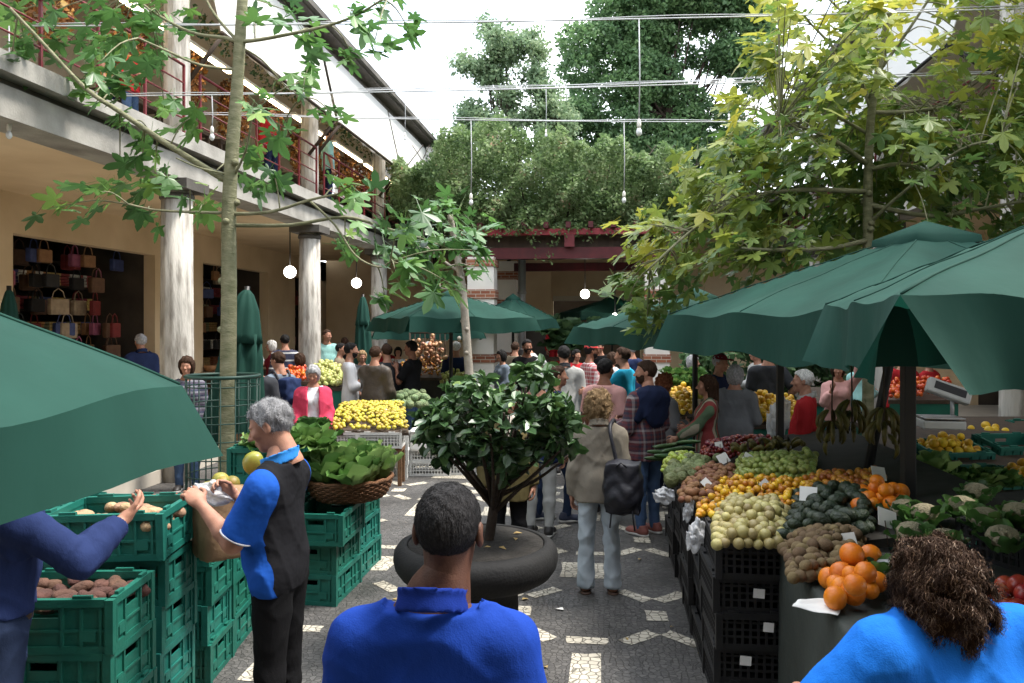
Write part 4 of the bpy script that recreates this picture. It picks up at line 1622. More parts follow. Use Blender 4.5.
def hang_leaves(pos, center, size, g, bias, droop=0.4):
    """palmate leaves at pos: blades face up and outwards, tips pointing out and down"""
    tv, tf = PALM
    n = len(pos)
    o = pos - center
    o[:, 2] *= 0.3
    o /= np.maximum(np.linalg.norm(o, axis=1, keepdims=True), 1e-6)
    d = o * 0.8 + g.normal(0, 0.55, (n, 3)); d[:, 2] -= droop * g.uniform(0.2, 1.5, n)
    d /= np.linalg.norm(d, axis=1, keepdims=True)
    up = np.array([0, 0, 1.0]) + g.normal(0, 0.26, (n, 3)) + o * .25
    nor = up - d * (up * d).sum(1, keepdims=True)
    nor /= np.linalg.norm(nor, axis=1, keepdims=True)
    s = np.cross(d, nor)
    sc = size * g.uniform(0.6, 1.25, n)
    V = pos[:, None] + sc[:, None, None] * (tv[None, :, 0:1] * s[:, None] + tv[None, :, 1:2] * d[:, None] + tv[None, :, 2:3] * nor[:, None] * g.uniform(0.3, 2.2, (n, 1, 1)))
    Fc = (np.arange(n) * len(tv))[:, None, None] + tf[None]
    var = np.repeat(np.clip(bias + g.normal(0, 0.15, n), 0, 1), len(tv))
    return V.reshape(-1, 3), Fc.reshape(-1, 3), var


def cluster_tree(d0, base_px, trunk, r, limbs, clusters, size, leafm, barkm, label, seed, bias_fn, dj=0.5, clear=None):
    g = np.random.default_rng(seed)
    b = W(base_px, d0)
    t = empty('tree', (b.x, b.y, 0), 0, label, 'tree')
    off = Vector((b.x, b.y, 0))
    m = MB()
    limb(m, [Vector((0, 0, 0))] + [P(x, y, d0) - off for x, y in trunk], r[0], r[1], 12)
    for lb, r0, r1, dd in limbs:
        k = len(lb)
        limb(m, [P(x, y, d0 + dd * i / (k - 1)) - off for i, (x, y) in enumerate(lb)], r0, r1, 7)
    # twigs to the leaf clusters
    pos, bias = [], []
    ends = []
    for lb, r0, r1, dd in limbs:
        pp = [P(x, y, d0 + dd * i / (len(lb) - 1)) - off for i, (x, y) in enumerate(lb)]
        for a_, b_ in zip(pp, pp[1:]):
            ends += [a_.lerp(b_, q / 4) for q in range(1, 5)]
    for cx_, cy_, n, sp in clusters:
        dd = g.normal(0, dj)
        if clear and clear(cx_, cy_): dd = abs(dd) + .35
        c = P(cx_, cy_, d0 + dd) - off
        near = min(ends, key=lambda e: (e - c).length)
        mid = (near + c) / 2 + Vector((0, 0, .05))
        m.tube(smooth_path([near, mid, c], 3), [.008, .0075, .007, .0065, .006, .005, .004], 5)
        for k in range(n):
            x, y = cx_ + g.normal(0, sp * .6), cy_ + g.normal(0, sp * .55)
            pos.append(P(x, y, d0 + dd + g.normal(0, .14)) - off)
            bias.append(bias_fn(x, y))
    for k in range(9):                                   # knots left by old branches
        q = P(*trunk[min(1 + k % 3, len(trunk) - 1)], d0) - off
        q.z -= g.uniform(-.2, .9); q.z = max(q.z, .3)
        a = g.uniform(0, 6.28)
        m.lathe([(.005, -.035), (.03, -.02), (.036, 0), (.03, .02), (.005, .035)], 8, 0, q + Vector((math.cos(a) * r[0] * .85, math.sin(a) * r[0] * .85, 0)))
    m.build('trunk', barkm, t)
    pos = np.array([tuple(p) for p in pos])
    cen = np.array(P(*trunk[len(trunk) // 2], d0) - off)
    v, f, a = hang_leaves(pos, cen, size, g, np.array(bias))
    np_mesh('crown', v, f, leafm, t, False, a)
    return t


TL = [(227, 450), (229, 300), (229, 210), (233, 140), (237, 90), (240, 40), (243, -10), (246, -70)]
limbs_l = [([(228, 182), (170, 146), (120, 112), (85, 88), (40, 40), (10, 8)], .034, .012, -.5),
           ([(226, 213), (190, 212), (155, 210), (128, 204)], .017, .008, -.3),
           ([(238, 42), (225, 38), (190, 32), (150, 10), (132, -8)], .022, .009, .3),
           ([(238, 70), (200, 65), (165, 50), (138, 38)], .016, .008, -.4),
           ([(240, 42), (270, 38), (330, 25), (362, 12), (390, -6)], .022, .008, -.3),
           ([(240, 44), (215, 15), (203, -8)], .018, .01, .2),
           ([(241, 47), (262, 60), (285, 85), (302, 97)], .010, .006, .3),
           ([(230, 214), (270, 212), (310, 200), (338, 194)], .020, .010, -.3),
           ([(230, 225), (290, 225), (345, 217), (385, 228), (420, 238), (452, 250)], .022, .009, .4),
           ([(310, 201), (335, 225), (355, 255), (378, 267), (390, 262)], .012, .007, -.2),
           ([(234, 176), (246, 150), (252, 115)], .014, .008, -.4),
           ([(231, 175), (200, 168), (176, 158)], .013, .006, -.3)]
cl_l = [(12, 12, 8, 22), (45, 15, 8, 22), (25, 45, 9, 22), (70, 40, 7, 22), (100, 20, 10, 25), (120, 40, 8, 24), (150, 12, 9, 22), (175, 28, 6, 20),
        (100, 62, 6, 20), (130, 70, 6, 22), (160, 52, 5, 20), (10, 75, 4, 14), (75, 85, 4, 14), (115, 97, 5, 18), (122, 118, 4, 12), (165, 110, 4, 14),
        (190, 118, 3, 16), (150, 132, 4, 18), (140, 152, 4, 18), (155, 175, 4, 16), (120, 175, 4, 15), (95, 192, 7, 20), (60, 207, 4, 16), (140, 192, 4, 18),
        (150, 216, 2, 14), (190, 190, 4, 16), (205, 207, 3, 12), (255, 15, 4, 20), (290, 12, 6, 22), (315, 35, 5, 20), (350, 15, 6, 20), (375, 40, 4, 16),
        (395, 8, 5, 18), (408, 28, 2, 10), (352, 55, 3, 12), (265, 100, 5, 16), (300, 82, 4, 12), (330, 112, 3, 10), (308, 68, 3, 12), (280, 132, 5, 16),
        (250, 152, 4, 14), (250, 182, 5, 14), (275, 178, 3, 14), (340, 190, 5, 18), (365, 186, 4, 14), (345, 240, 6, 20), (375, 235, 7, 20), (400, 226, 6, 18),
        (420, 245, 8, 20), (445, 236, 8, 20), (465, 228, 5, 14), (474, 250, 5, 12), (395, 270, 6, 16), (430, 268, 6, 18), (452, 285, 4, 14), (385, 298, 4, 10)]
cluster_tree(7.5, 226, TL, (.085, .045), limbs_l, [(x, y, int(n * 1.5 + .5), s) for x, y, n, s in cl_l], 0.172, LEAF_L, BARK_G, 'slender tree with large lobed green leaves rising from the wire cage at left', 3,
             lambda x, y: 0.42 + (0.2 if y > 100 else 0) * math.sin(x * .13))
# the slim grey trunk in front of the white pillar
cl_m = [(420, 215, 8, 18), (440, 205, 8, 18), (465, 215, 8, 16), (455, 255, 8, 18), (480, 240, 6, 14), (430, 240, 8, 18), (410, 250, 6, 14), (440, 285, 6, 14), (475, 268, 5, 10)]
cluster_tree(13.0, 476, [(471, 400), (466, 330), (462, 285), (456, 250), (450, 215)], (.085, .05),
             [([(464, 275), (445, 262), (425, 245)], .03, .014, .3), ([(460, 255), (470, 238), (482, 228)], .025, .01, -.2), ([(466, 285), (455, 290), (440, 288)], .02, .01, .2)],
             cl_m, 0.24, LEAF_L, BARK_P, 'slim tree with a bent pale grey trunk before the white brick banded pillar', 9, lambda x, y: .5)

# the yellowing tree on the right
gR = np.random.default_rng(21)
cl_r = []


def inside_r(x, y):
    left = np.interp(y, [-30, 0, 60, 130, 180, 230, 265, 300, 325], [775, 772, 745, 722, 690, 640, 618, 625, 640])
    bot = np.interp(x, [620, 650, 665, 700, 760, 830, 900, 1040], [300, 325, 300, 272, 262, 250, 238, 232])
    return x > left and y < bot


while len(cl_r) < 440:
    x, y = gR.uniform(615, 1050), gR.uniform(-40, 325)
    if not inside_r(x, y): continue
    if 885 < x < 1000 and -40 < y < 112 and gR.uniform() < .8: continue
    if x < 860 and y < 60 and gR.uniform() < .25: continue
    cl_r.append((x, y, int(gR.integers(5, 9)), 19))
limbs_r = [([(868, 165), (842, 145), (815, 132), (780, 120)], .03, .012, -.5), ([(869, 170), (900, 164), (928, 172), (970, 190)], .028, .012, -.6),
           ([(870, 112), (905, 112), (960, 105), (1015, 98)], .026, .012, .5), ([(871, 108), (858, 76), (836, 50), (812, 25)], .028, .012, .3),
           ([(880, 70), (905, 35), (927, 2), (940, -20)], .02, .01, -.3), ([(868, 240), (830, 248), (780, 250), (740, 248)], .028, .012, -.8),
           ([(869, 205), (930, 216), (985, 208), (1030, 200)], .03, .012, -.8), ([(868, 192), (800, 190), (740, 200), (690, 232), (650, 268)], .03, .010, -.7),
           ([(870, 135), (810, 100), (770, 70)], .02, .01, .6), ([(868, 225), (900, 195), (960, 150), (1000, 140)], .02, .01, -1.0),
           ([(884, 55), (850, 20), (820, -10)], .018, .01, .2)]
cluster_tree(8.2, 868, [(868, 345), (868, 240), (868, 190), (869, 150), (872, 108), (880, 62), (890, 5), (898, -60)], (.062, .028), limbs_r, cl_r, 0.155, LEAF_R, BARK_G,
             'broad tree with yellowing lobed leaves over the green parasols at right', 5,
             lambda x, y: float(np.clip(0.42 + 0.30 * max(0, (170 - y) / 170) + 0.30 * max(0, (800 - x) / 170) * (y < 270), 0.1, .85)), dj=0.6, clear=lambda x, y: abs(x - 869) < 34 and 85 < y < 245)

# ------------------------------------------------------------------ the creeper on the pergola and the trees behind the court
CREEP = leaf_mat('creeper_leaf', [(0, (0.06, 0.11, 0.04)), (0.4, (0.14, 0.22, 0.08)), (0.75, (0.23, 0.31, 0.14)), (0.93, (0.32, 0.36, 0.2)), (1, (0.36, 0.25, 0.16))], 0.55, 0.5)
BIGT = leaf_mat('dense_tree_leaf', [(0, (0.055, 0.115, 0.055)), (0.4, (0.11, 0.205, 0.085)), (0.75, (0.18, 0.30, 0.12)), (1, (0.27, 0.38, 0.18))], 0.5, 0.5)
AIRY = leaf_mat('airy_tree_leaf', [(0, (0.11, 0.18, 0.11)), (0.5, (0.19, 0.28, 0.15)), (1, (0.31, 0.38, 0.21))], 0.5, 0.45)
gc = np.random.default_rng(31)


def crep(n):
    px = gc.uniform(392, 712, n)
    top = np.interp(px, [392, 410, 430, 450, 480, 520, 560, 600, 640, 690, 712], [165, 158, 160, 128, 118, 128, 135, 140, 148, 155, 178]) + 7 * np.sin(px * .11) + 4 * np.sin(px * .31)
    bot = np.where(px > 470, 229, np.interp(px, [392, 430, 470], [215, 225, 229])) + 5 * np.sin(px * .23)
    k = gc.uniform(0, 1, n) ** 0.9
    py = top + (bot - top) * k
    d = 19.6 + gc.uniform(0, 2.2, n) * np.clip((py - top) / 30, .25, 1)
    d = d - 0.5 * (np.sin(px * .08) * np.sin(py * .12 + px * .03) + .6 * np.sin(px * .21 + py * .17)) * .8
    p = np.stack([(px - CX) / F * d, d, CH - (py - HY) * d / F], 1)
    w = np.stack([p[:, 0] * CA - p[:, 1] * SA, p[:, 0] * SA + p[:, 1] * CA, p[:, 2]], 1)
    b = 0.5 + .2 * np.sin(px * .09 + 1) * np.sin(py * .1) + .12 * np.sin(px * .27) * np.sin(py * .23)
    return w, b


v, f, a = leafcloud(42000, crep, 0.095, OVAL, gc, up=.6, jit=.6)
def spill(n):
    px = gc.uniform(476, 668, n)
    k = gc.uniform(0, 1, n) ** 1.6
    d = 19.45 + gc.uniform(0, .3, n)
    py = 226 + k * (10 + 16 * np.clip(np.sin(px * .13) + np.sin(px * .047 + 1), 0, 2))
    p = np.stack([(px - CX) / F * d, d, CH - (py - HY) * d / F], 1)
    return np.stack([p[:, 0] * CA - p[:, 1] * SA, p[:, 0] * SA + p[:, 1] * CA, p[:, 2]], 1), np.full(n, .45)


creeper = empty('creeper', (0, 0, 0), 0, 'thick grey green creeper covering the top of the red pergola', 'creeper')
np_mesh('foliage', v, f, CREEP, creeper, False, a)
v, f, a = leafcloud(420, spill, 0.09, OVAL, gc, up=.2, jit=.7)
np_mesh('hanging_shoots', v, f, CREEP, creeper, False, a)
m = MB()
for k in range(26):
    px = 400 + k * 11.8
    p0 = P(px, 226, 20.6)
    m.tube(smooth_path([p0, P(px + random.uniform(-12, 12), 190, 20.6 + random.uniform(-.3, .6)), P(px + random.uniform(-25, 25), 145, 20.8)], 3), [.03, .028, .025, .02, .016, .012, .01], 5)
m.build('stem', BARK_D, creeper)


def blob_tree(label, base_px, d, blobs, n, size, leafm, seed, trunk_py, dz=1.0, shell=.55, bias0=.45, droop=None, tr=.35, name='tree'):
    g = np.random.default_rng(seed)
    b = W(base_px, d)
    t = empty(name, (b.x, b.y, 0), 0, label, 'tree')
    off = np.array([b.x, b.y, 0])
    s = F / d
    m = MB()
    top = P(base_px, trunk_py, d)
    o3 = Vector(off)
    tp = [Vector((0, 0, 0)), (top - o3) * .5 + Vector((.15, 0, 0)), top - o3]
    limb(m, tp, tr, tr * .35, 9)
    C, Rr = [], []
    for x, y, rx, ry in blobs:
        dd = d + g.normal(0, .35 * dz)
        c = np.array(P(x, y, dd)) - off
        C.append(c); Rr.append((rx / s, max(rx, ry) / s * dz, ry / s))
        cv = Vector(c)
        k = g.uniform(.45, .95)
        st = tp[0].lerp(tp[2], k)
        if g.uniform() < .45: limb(m, [st, (st + cv) / 2 + Vector((0, 0, -.2)), st.lerp(cv, .85)], tr * .16, .02, 6)
    m.build('trunk', BARK_D, t)
    C, Rr = np.array(C), np.array(Rr)
    wgt = Rr[:, 0] * Rr[:, 2]; wgt /= wgt.sum()

    def smp(n):
        i = g.choice(len(C), n, p=wgt)
        u = g.normal(0, 1, (n, 3)); u /= np.linalg.norm(u, axis=1, keepdims=True)
        r = (shell + (1 - shell) * g.uniform(0, 1, n)) * (1 + .16 * np.sin(u[:, 0] * 7 + i) * np.sin(u[:, 2] * 6 + 2 * i))
        p = C[i] + u * r[:, None] * Rr[i]
        return p, bias0 + .12 * np.sin(i * 2.3)
    v, f, a = leafcloud(n, smp, size, OVAL if droop is None else DIAM, g, up=.5, jit=.7)
    np_mesh('crown', v, f, leafm, t, False, a)
    return t


gb = np.random.default_rng(77)
big = []
for k in range(96):
    y = gb.uniform(-35, 205)
    half = np.interp(y, [-35, 20, 60, 110, 160, 205], [55, 88, 106, 108, 105, 95])
    x = np.interp(y, [-25, 60, 205], [690, 672, 655]) + gb.uniform(-1, 1) * half
    big.append((x, y, gb.uniform(17, 30), gb.uniform(13, 22)))
blob_tree('big dense dark green tree behind the pergola', 668, 30, big, 120000, 0.15, BIGT, 41, 60, dz=1.3, tr=.45, shell=.66)
airy = []
for k in range(70):
    y = 18 + 187 * gb.uniform() ** .8
    half = np.interp(y, [18, 60, 100, 150, 205], [22, 52, 66, 74, 78])
    x = 505 + gb.uniform(-1, 1) * half
    airy.append((x, y, gb.uniform(12, 24), gb.uniform(9, 17)))
blob_tree('thin airy pale green tree left of the big dark tree', 505, 26, airy, 34000, 0.12, AIRY, 43, 30, dz=1.2, shell=.1, bias0=.5, tr=.09)
bl = [(gb.uniform(395, 470), gb.uniform(165, 225), gb.uniform(10, 18), gb.uniform(8, 15)) for k in range(26)]
blob_tree('grey green shrub growing beyond the left balcony end', 430, 23.2, bl, 14000, 0.11, CREEP, 44, 190, dz=1.0, shell=.2, bias0=.6, tr=.08, name='shrub')
# dark greenery on the right behind the parasols
br = [(gb.uniform(690, 860), gb.uniform(345, 400), gb.uniform(14, 24), gb.uniform(10, 18)) for k in range(22)]
blob_tree('dark bushy greenery at the back of the right hand stalls', 770, 15.5, br, 5000, 0.16, BIGT, 45, 380, dz=.8, shell=.2, bias0=.25, tr=.06, name='shrub')

# ------------------------------------------------------------------ stone bowl planter with a glossy bush
BASALT = mat('black_basalt', (0.008, 0.008, 0.009), 0.75, 0.3, 5, bump=0.2, bs=55, col2=(0.017, 0.017, 0.017), spec=.25)
SOIL = mat('dry_soil', (0.02, 0.018, 0.016), 0.95, 0.4, 12, bump=0.8, bs=40)
c = W(476, 5.3)
t = empty('stone_planter', (c.x, c.y, 0), 0, 'black stone bowl planter on a pedestal in the middle of the aisle', 'planter')
m = MB()
m.lathe([(.34, 0), (.34, .07), (.31, .11), (.285, .16), (.28, .36), (.31, .42), (.36, .45)], 48); m.build('pedestal', BASALT, t)
m = MB()
m.lathe([(.36, .452), (.44, .465), (.50, .50), (.535, .55), (.547, .605), (.54, .655), (.515, .69), (.485, .703), (.462, .705), (.455, .70), (.45, .67), (.05, .665)], 64); m.build('bowl', BASALT, t)
m = MB()
m.lathe([(.449, .66), (.448, .699), (.3, .703), (.1, .715), (.02, .72)], 40); m.build('soil', SOIL, t)
for k in range(6):
    lm = MB()
    a = random.uniform(0, 6.28); r = random.uniform(.1, .36)
    x, y = c.x + r * math.cos(a), c.y + r * math.sin(a)
    lm.add([(0, 0, 0), (.03, .015, .012), (.07, 0, .004), (.03, -.018, .01)], [(0, 1, 2), (0, 2, 3)])
    o = lm.build('dry_leaf', DRYLEAF); o.location = (x, y, .708); o.rotation_euler = (.1, .1, random.uniform(0, 6))
    tag(o, 'dry curled leaf lying on the soil of the stone planter', 'leaf', 'dry leaves in the planter')
GLOSS = leaf_mat('glossy_leaf', [(0, (0.022, 0.055, 0.02)), (0.5, (0.05, 0.11, 0.034)), (0.8, (0.10, 0.19, 0.05)), (1, (0.22, 0.33, 0.08))], 0.38, 0.15, 0.6)
bt = W(487, 5.3)
bush = empty('bush', (bt.x, bt.y, .68), 0, 'dark glossy leaved bush trained as a small tree in the stone bowl', 'bush')
m = MB()
o3 = Vector((bt.x, bt.y, .68))
tips = []
gk = np.random.default_rng(8)
top = P(496, 492, 5.3) - o3
limb(m, [Vector((0, 0, -.02)), Vector((.02, 0, .08)), top], .04, .032, 9)
for k in range(17):
    a = k * 2.4
    ex, ey = 498 + 80 * math.cos(a) * (.45 + .55 * ((k * .37) % 1)), 422 + 36 * math.sin(k * 1.7)
    e = P(ex, ey, 5.3 + .42 * math.sin(a)) - o3
    mid = top.lerp(e, .5) + Vector((0, 0, -.06))
    st = top * (0.55 + .45 * ((k * .61) % 1))
    limb(m, [st, mid, e], .018, .007, 6)
    tips.append(e)
m.build('stem', BARK_D, bush)
pos, bi = [], []
for k in range(275):
    u = gk.normal(0, 1, 3); u /= np.linalg.norm(u)
    r = gk.uniform(.35, 1) ** .5
    px, py, dd = 498 + 86 * u[0] * r, 423 + (44 if u[2] > 0 else 48) * -u[2] * r, 5.3 + .46 * u[1] * r
    py += 7 * math.sin(px * .09)
    if 505 < px < 548 and py < 400: py -= 17
    q = np.array(P(px, py, dd) - o3)
    nl = int(gk.integers(7, 13))
    for j in range(nl):
        pos.append(q + gk.normal(0, .012, 3)); bi.append(.33 + .16 * u[2] + (.35 if gk.uniform() < .06 else 0))
pos = np.array(pos)
v, f, a = leafcloud(len(pos), lambda n: (pos, np.array(bi)), .085, OVAL, gk, up=.75, jit=.6)
np_mesh('foliage', v, f, GLOSS, bush, False, a)

# ------------------------------------------------------------------ wire cage round the left tree
c = W(223, 7.5)
t = empty('tree_cage', (c.x, c.y, 0), 0, 'round green wire cage guarding the slender tree trunk', 'cage')
CAGE = mat('dark_green_wire', (0.015, 0.05, 0.038), 0.5)
m = MB()
ring = lambda r, z: [(r * math.cos(q * PI / 18), r * math.sin(q * PI / 18), z) for q in range(37)]
m.tube(ring(.33, 1.66), .018, 6, cap=False); m.build('top_ring', CAGE, t)
m = MB()
for k in range(9): m.tube(ring(.325, .25 + k * .165), .006, 4, cap=False)
for k in range(16):
    a = k * PI / 8
    m.tube([(.325 * math.cos(a), .325 * math.sin(a), .1), (.33 * math.cos(a), .33 * math.sin(a), 1.66)], .006, 4)
m.build('wire_mesh', CAGE, t)
t = empty('plank_planter', (c.x + .15, c.y + .75, 0), YAW, 'brown plank box standing behind the wire tree cage', 'planter')
m = MB()
for k in range(8): m.box(-.5 + k * .125, -.5 + k * .125 + .115, -.02, .02, .05, 1.02)
m.build('planks', BASKET_C, t)

# ------------------------------------------------------------------ wires with bare bulbs across the court
CABLE = mat('pale_cable', (0.42, 0.43, 0.44), 0.6)
GLASS = mat('bulb_glass', (0.75, 0.77, 0.78), 0.1, 0.02, spec=0.8)


def span(d, y0, y1, sag, label):
    xl, xr = (-VL + .2), (VR - .2)

    def at(X):
        # the point of the world plane X = const. at camera depth d
        cx = (X + d * SA) / CA
        return cx
    a = cam(at(xl), d, CH - (y0 - HY) * d / F)
    b = cam(at(xr), d, CH - (y1 - HY) * d / F)
    pts = [a.lerp(b, k / 24) - Vector((0, 0, sag * 4 * (k / 24) * (1 - k / 24))) for k in range(25)]
    m = MB(); m.tube(pts, .008, 5); m.tube([p + Vector((0, .02, .025 + .012 * math.sin(i))) for i, p in enumerate(pts)], .006, 4)
    tag(m.build('overhead_cable', CABLE), label, 'cable', 'cables stretched across the courtyard')
    return a, b, sag


def bulb(sp, px, d, drop):
    a, b, sag = sp
    x = (px - CX) / F * d
    xa = to_cam(a.x, a.y)[0]; xb = to_cam(b.x, b.y)[0]
    k = (x - xa) / (xb - xa)
    top = a.lerp(b, k) - Vector((0, 0, sag * 4 * k * (1 - k)))
    t = empty('hanging_bulb', top, 0, None, 'bulb', 'bare bulbs hung on cords from the overhead cables')
    m = MB(); m.tube([(0, 0, 0), (.008, 0, -drop * .5), (0, 0, -drop + .1)], .007, 5); m.build('cord', CABLE, t)
    m = MB(); m.lathe([(.018, -drop + .05), (.022, -drop + .08), (.02, -drop + .12), (.008, -drop + .14)], 12); m.build('socket', WHITEP, t)
    m = MB(); m.lathe([(.004, -drop - .03), (.018, -drop - .022), (.030, -drop + .0), (.027, -drop + .025), (.016, -drop + .05)], 14); m.build('glass_bulb', GLASS, t)
    return t


s1 = span(11.0, 114, 120, .06, 'twin pale cable across the court, the middle one where two bulbs hang before the creeper')
s2 = span(17.5, 90, 74, .05, 'twin pale cable across the court just above the middle one, farthest back')
s3 = span(7.8, 26, 4, .05, 'twin pale cable across the court near the top of the picture, nearest one')
s4 = span(9.2, 96, 70, .05, 'twin pale cable crossing in front of the left balcony rail and the yellowing tree')
for sp, px, d, dr, lb in ((s1, 471, 11.0, 1.15, 'bare bulb hanging lowest before the creeper on the left'), (s1, 624, 11.0, 1.1, 'bare bulb hanging before the creeper above the right pillar'),
                          (s2, 546, 17.5, 1.1, 'bare bulb hanging before the airy pale tree'), (s2, 729, 17.5, .9, 'bare bulb hanging beside the yellow leaves'),
                          (s2, 405, 17.5, 1.1, 'bare bulb hanging beside the left eave'), (s3, 639, 7.8, 1.12, 'bare bulb on the longest cord before the big dark tree'),
                          (s3, 9, 7.8, 1.08, 'bare bulb hanging at the left edge before the concrete beam'), (s4, 212, 9.2, .5, 'bare bulb hanging beside the left tree trunk'),
                          (s4, 800, 9.2, 1.5, 'bare bulb hanging deep in the yellowing tree')):
    o = bulb(sp, px, d, dr)
    o['label'] = lb
GLOBE = glow('lit_globe', (1.0, 0.93, 0.82), 5.0)
for px, py, d, r, ztop, lb in ((290, 272, 16.5, .125, 4.25, 'white globe lamp in the left arcade by the second column'), (356.5, 283, 20.0, .125, 4.25, 'white globe lamp in the left arcade above the far folded parasol'),
                               (585, 294, 22.3, .13, 5.3, 'white globe lamp under the pergola, largest there'), (615, 316, 22.3, .085, 5.3, 'small white globe lamp under the pergola above the pale parasol'),
                               (623, 310, 23.5, .085, 5.3, 'small white globe lamp behind another under the pergola')):
    p = P(px, py, d)
    t = empty('globe_lamp', p, 0, lb, 'lamp', 'white globe lamps')
    m = MB(); m.lathe([(.01 * r, -r)] + [(r * math.sin(q * PI / 10), -r * math.cos(q * PI / 10)) for q in range(1, 10)] + [(.01 * r, r)], 20); m.build('globe', GLOBE, t)
    m = MB(); m.tube([(0, 0, r), (0, 0, ztop - p.z)], .012, 6); m.build('rod', IRON, t)
# ------------------------------------------------------------------ crates
GREENP = mat('green_crate_plastic', (0.005, 0.095, 0.071), 0.5, 0, 7.0, spec=0.35, rnd=0.2, bump=0.1, bs=60, col2=(0.014, 0.135, 0.10), cut=(.35, .75))
BLACKP = mat('black_crate_plastic', (0.014, 0.014, 0.015), 0.5, 0.25, 4, rnd=0.2)
WHITEPL = mat('white_crate_plastic', (0.58, 0.58, 0.56), 0.5, 0.08, 4, rnd=0.08)


def crate_mesh(L, D, H, mt, name, grid=False):
    m = MB()
    t = .014
    m.box(-L / 2 + t, L / 2 - t, -D / 2 + t, D / 2 - t, .004, .018)
    for sx in (-1, 1):
        for sy in (-1, 1):
            m.box(sx * (L / 2 - .012) - .018, sx * (L / 2 - .012) + .018, sy * (D / 2 - .012) - .018, sy * (D / 2 - .012) + .018, 0, H - .004)

    def side(ln, M):
        # a wall along local x, its outer face at y = 0, inwards is +y
        e = ln / 2 - .032
        m.box(-e, e, .003, .022, 0, .034, 0, M)                      # bottom rail
        m.box(-e, e, -.004, .024, H - .034, H, 0, M)                 # top rim
        for s in (-1, 1):                                            # raised lips on the rim
            m.box(s * ln * .28 - ln * .07, s * ln * .28 + ln * .07, .002, .02, H + .0005, H + .014, 0, M)
        hs = min(.062, ln * .16)
        if grid:
            nv = int(ln / .045)
            for k in range(nv):
                x = -e + (2 * e) * (k + .5) / nv
                m.box(x - .007, x + .007, .004, .016, .034, H - .034, 0, M)
            for z in (H * .36, H * .55, H * .74): m.box(-e, e, .006, .014, z - .006, z + .006, 0, M)
        else:
            zt = H - .034
            zs0, zs1 = H - .085, H - .048
            m.box(-e, e, .010, .020, .034, zs0, 0, M)
            m.box(-e, -hs, .010, .020, zs0, zt, 0, M)
            m.box(hs, e, .010, .020, zs0, zt, 0, M)
            m.box(-hs, hs, .008, .020, zs1, zt, 0, M)
            nv = 4 if ln < .5 else 6
            for k in range(nv + 1):
                x = -e + .02 + (2 * e - .04) * k / nv
                if abs(x) < hs + .01: continue
                m.box(x - .006, x + .006, .0, .0099, .034, zt, 0, M)
            m.box(-e, e, .002, .0098, H * .42 - .006, H * .42 + .006, 0, M)
            for s in (-1, 1):
                m.box(s * (e - .07) - .03, s * (e - .07) + .03, .0005, .0095, .055, .10, 0, M)
    side(L, Matrix.Translation((0, -D / 2, 0)))
    side(L, Matrix.Translation((0, D / 2, 0)) @ Matrix.Rotation(PI, 4, 'Z'))
    side(D, Matrix.Translation((L / 2, 0, 0)) @ Matrix.Rotation(PI / 2, 4, 'Z'))
    side(D, Matrix.Translation((-L / 2, 0, 0)) @ Matrix.Rotation(-PI / 2, 4, 'Z'))
    return m.build(name, mt)


CR = {'green': crate_mesh(.60, .42, .24, GREENP, 'green_crate'),
      'black': crate_mesh(.60, .40, .20, BLACKP, 'black_crate', True),
      'white': crate_mesh(.58, .40, .21, WHITEPL, 'white_crate', True)}
CRP = {'green': .236, 'black': .192, 'white': .205}
crate_used = set()
ORD = ['lowest', 'second from bottom', 'third from bottom', 'fourth from bottom', 'fifth from bottom', 'sixth from bottom']


def crate(kind, loc, rz, label, group, tilt=(0, 0)):
    o = CR[kind] if kind not in crate_used else CR[kind].copy()
    if kind in crate_used: COL.objects.link(o)
    crate_used.add(kind)
    o.location = loc
    o.rotation_euler = (tilt[0], tilt[1], rz)
    tag(o, label, 'crate', group)
    return o


def stack(kind, x, y, rz, n, where, group, z0=0.0, jit=.014):
    for k in range(n):
        w = 'topmost' if k == n - 1 and n > 1 else ORD[k]
        crate(kind, (x + random.uniform(-jit, jit), y + random.uniform(-jit, jit), z0 + k * CRP[kind]), rz + random.uniform(-.028, .028),
              '%s crate, %s, stack %s' % (kind, w, where), group)
    return z0 + (n - 1) * CRP[kind]


GL = 'green crates stacked at left'


def cstack(kind, cx, cd, rz, n, where, group, z0=0.0):
    p = cam(cx, cd)
    return stack(kind, p.x, p.y, rz, n, where, group, z0)


cstack('green', -2.05, 3.68, YAW, 4, 'nearest the camera beside the man in jeans', GL)
cstack('green', -2.09, 4.27, YAW, 4, 'just behind the nearest one, under the leaning crate', GL)
p = cam(-2.06, 4.20)
crate('green', (p.x, p.y, 4 * .236 + .015), YAW + .03, 'green plastic crate of potatoes leaning on top behind the parasol corner', GL, (0.02, -.02))
cstack('green', -2.11, 4.93, YAW, 4, 'under the brown paper bag', GL)
cstack('green', -2.12, 5.40, YAW, 4, 'behind the man in polo shirt, under leafy greens', GL)
cstack('green', -2.75, 4.3, YAW, 4, 'in the second row hidden behind the nearest ones', GL)
cstack('green', -2.76, 4.95, YAW, 4, 'in the second row beneath the squash heap', GL)
cstack('green', -2.76, 5.42, YAW, 4, 'in the second row farther back beneath yellow squash', GL)
GD = 'green crates under the cabbage basket'
stack('green', -2.21, 6.16, PI / 2, 2, 'under the shifted crate by the cabbage basket', GD)
crate('green', (-2.14, 6.10, 2 * .236 + .004), PI / 2 + .02, 'empty green crate pushed forward on top before the cabbage basket', GD)
stack('green', -2.21, 6.79, PI / 2, 3, 'directly beneath the cabbage basket', GD)
stack('green', -2.66, 6.2, PI / 2, 5, 'left of the cabbage basket behind the polo shirt man', GD)
stack('green', -2.66, 6.85, PI / 2, 3, 'beneath the herb bunches left of the cabbage basket', GD)
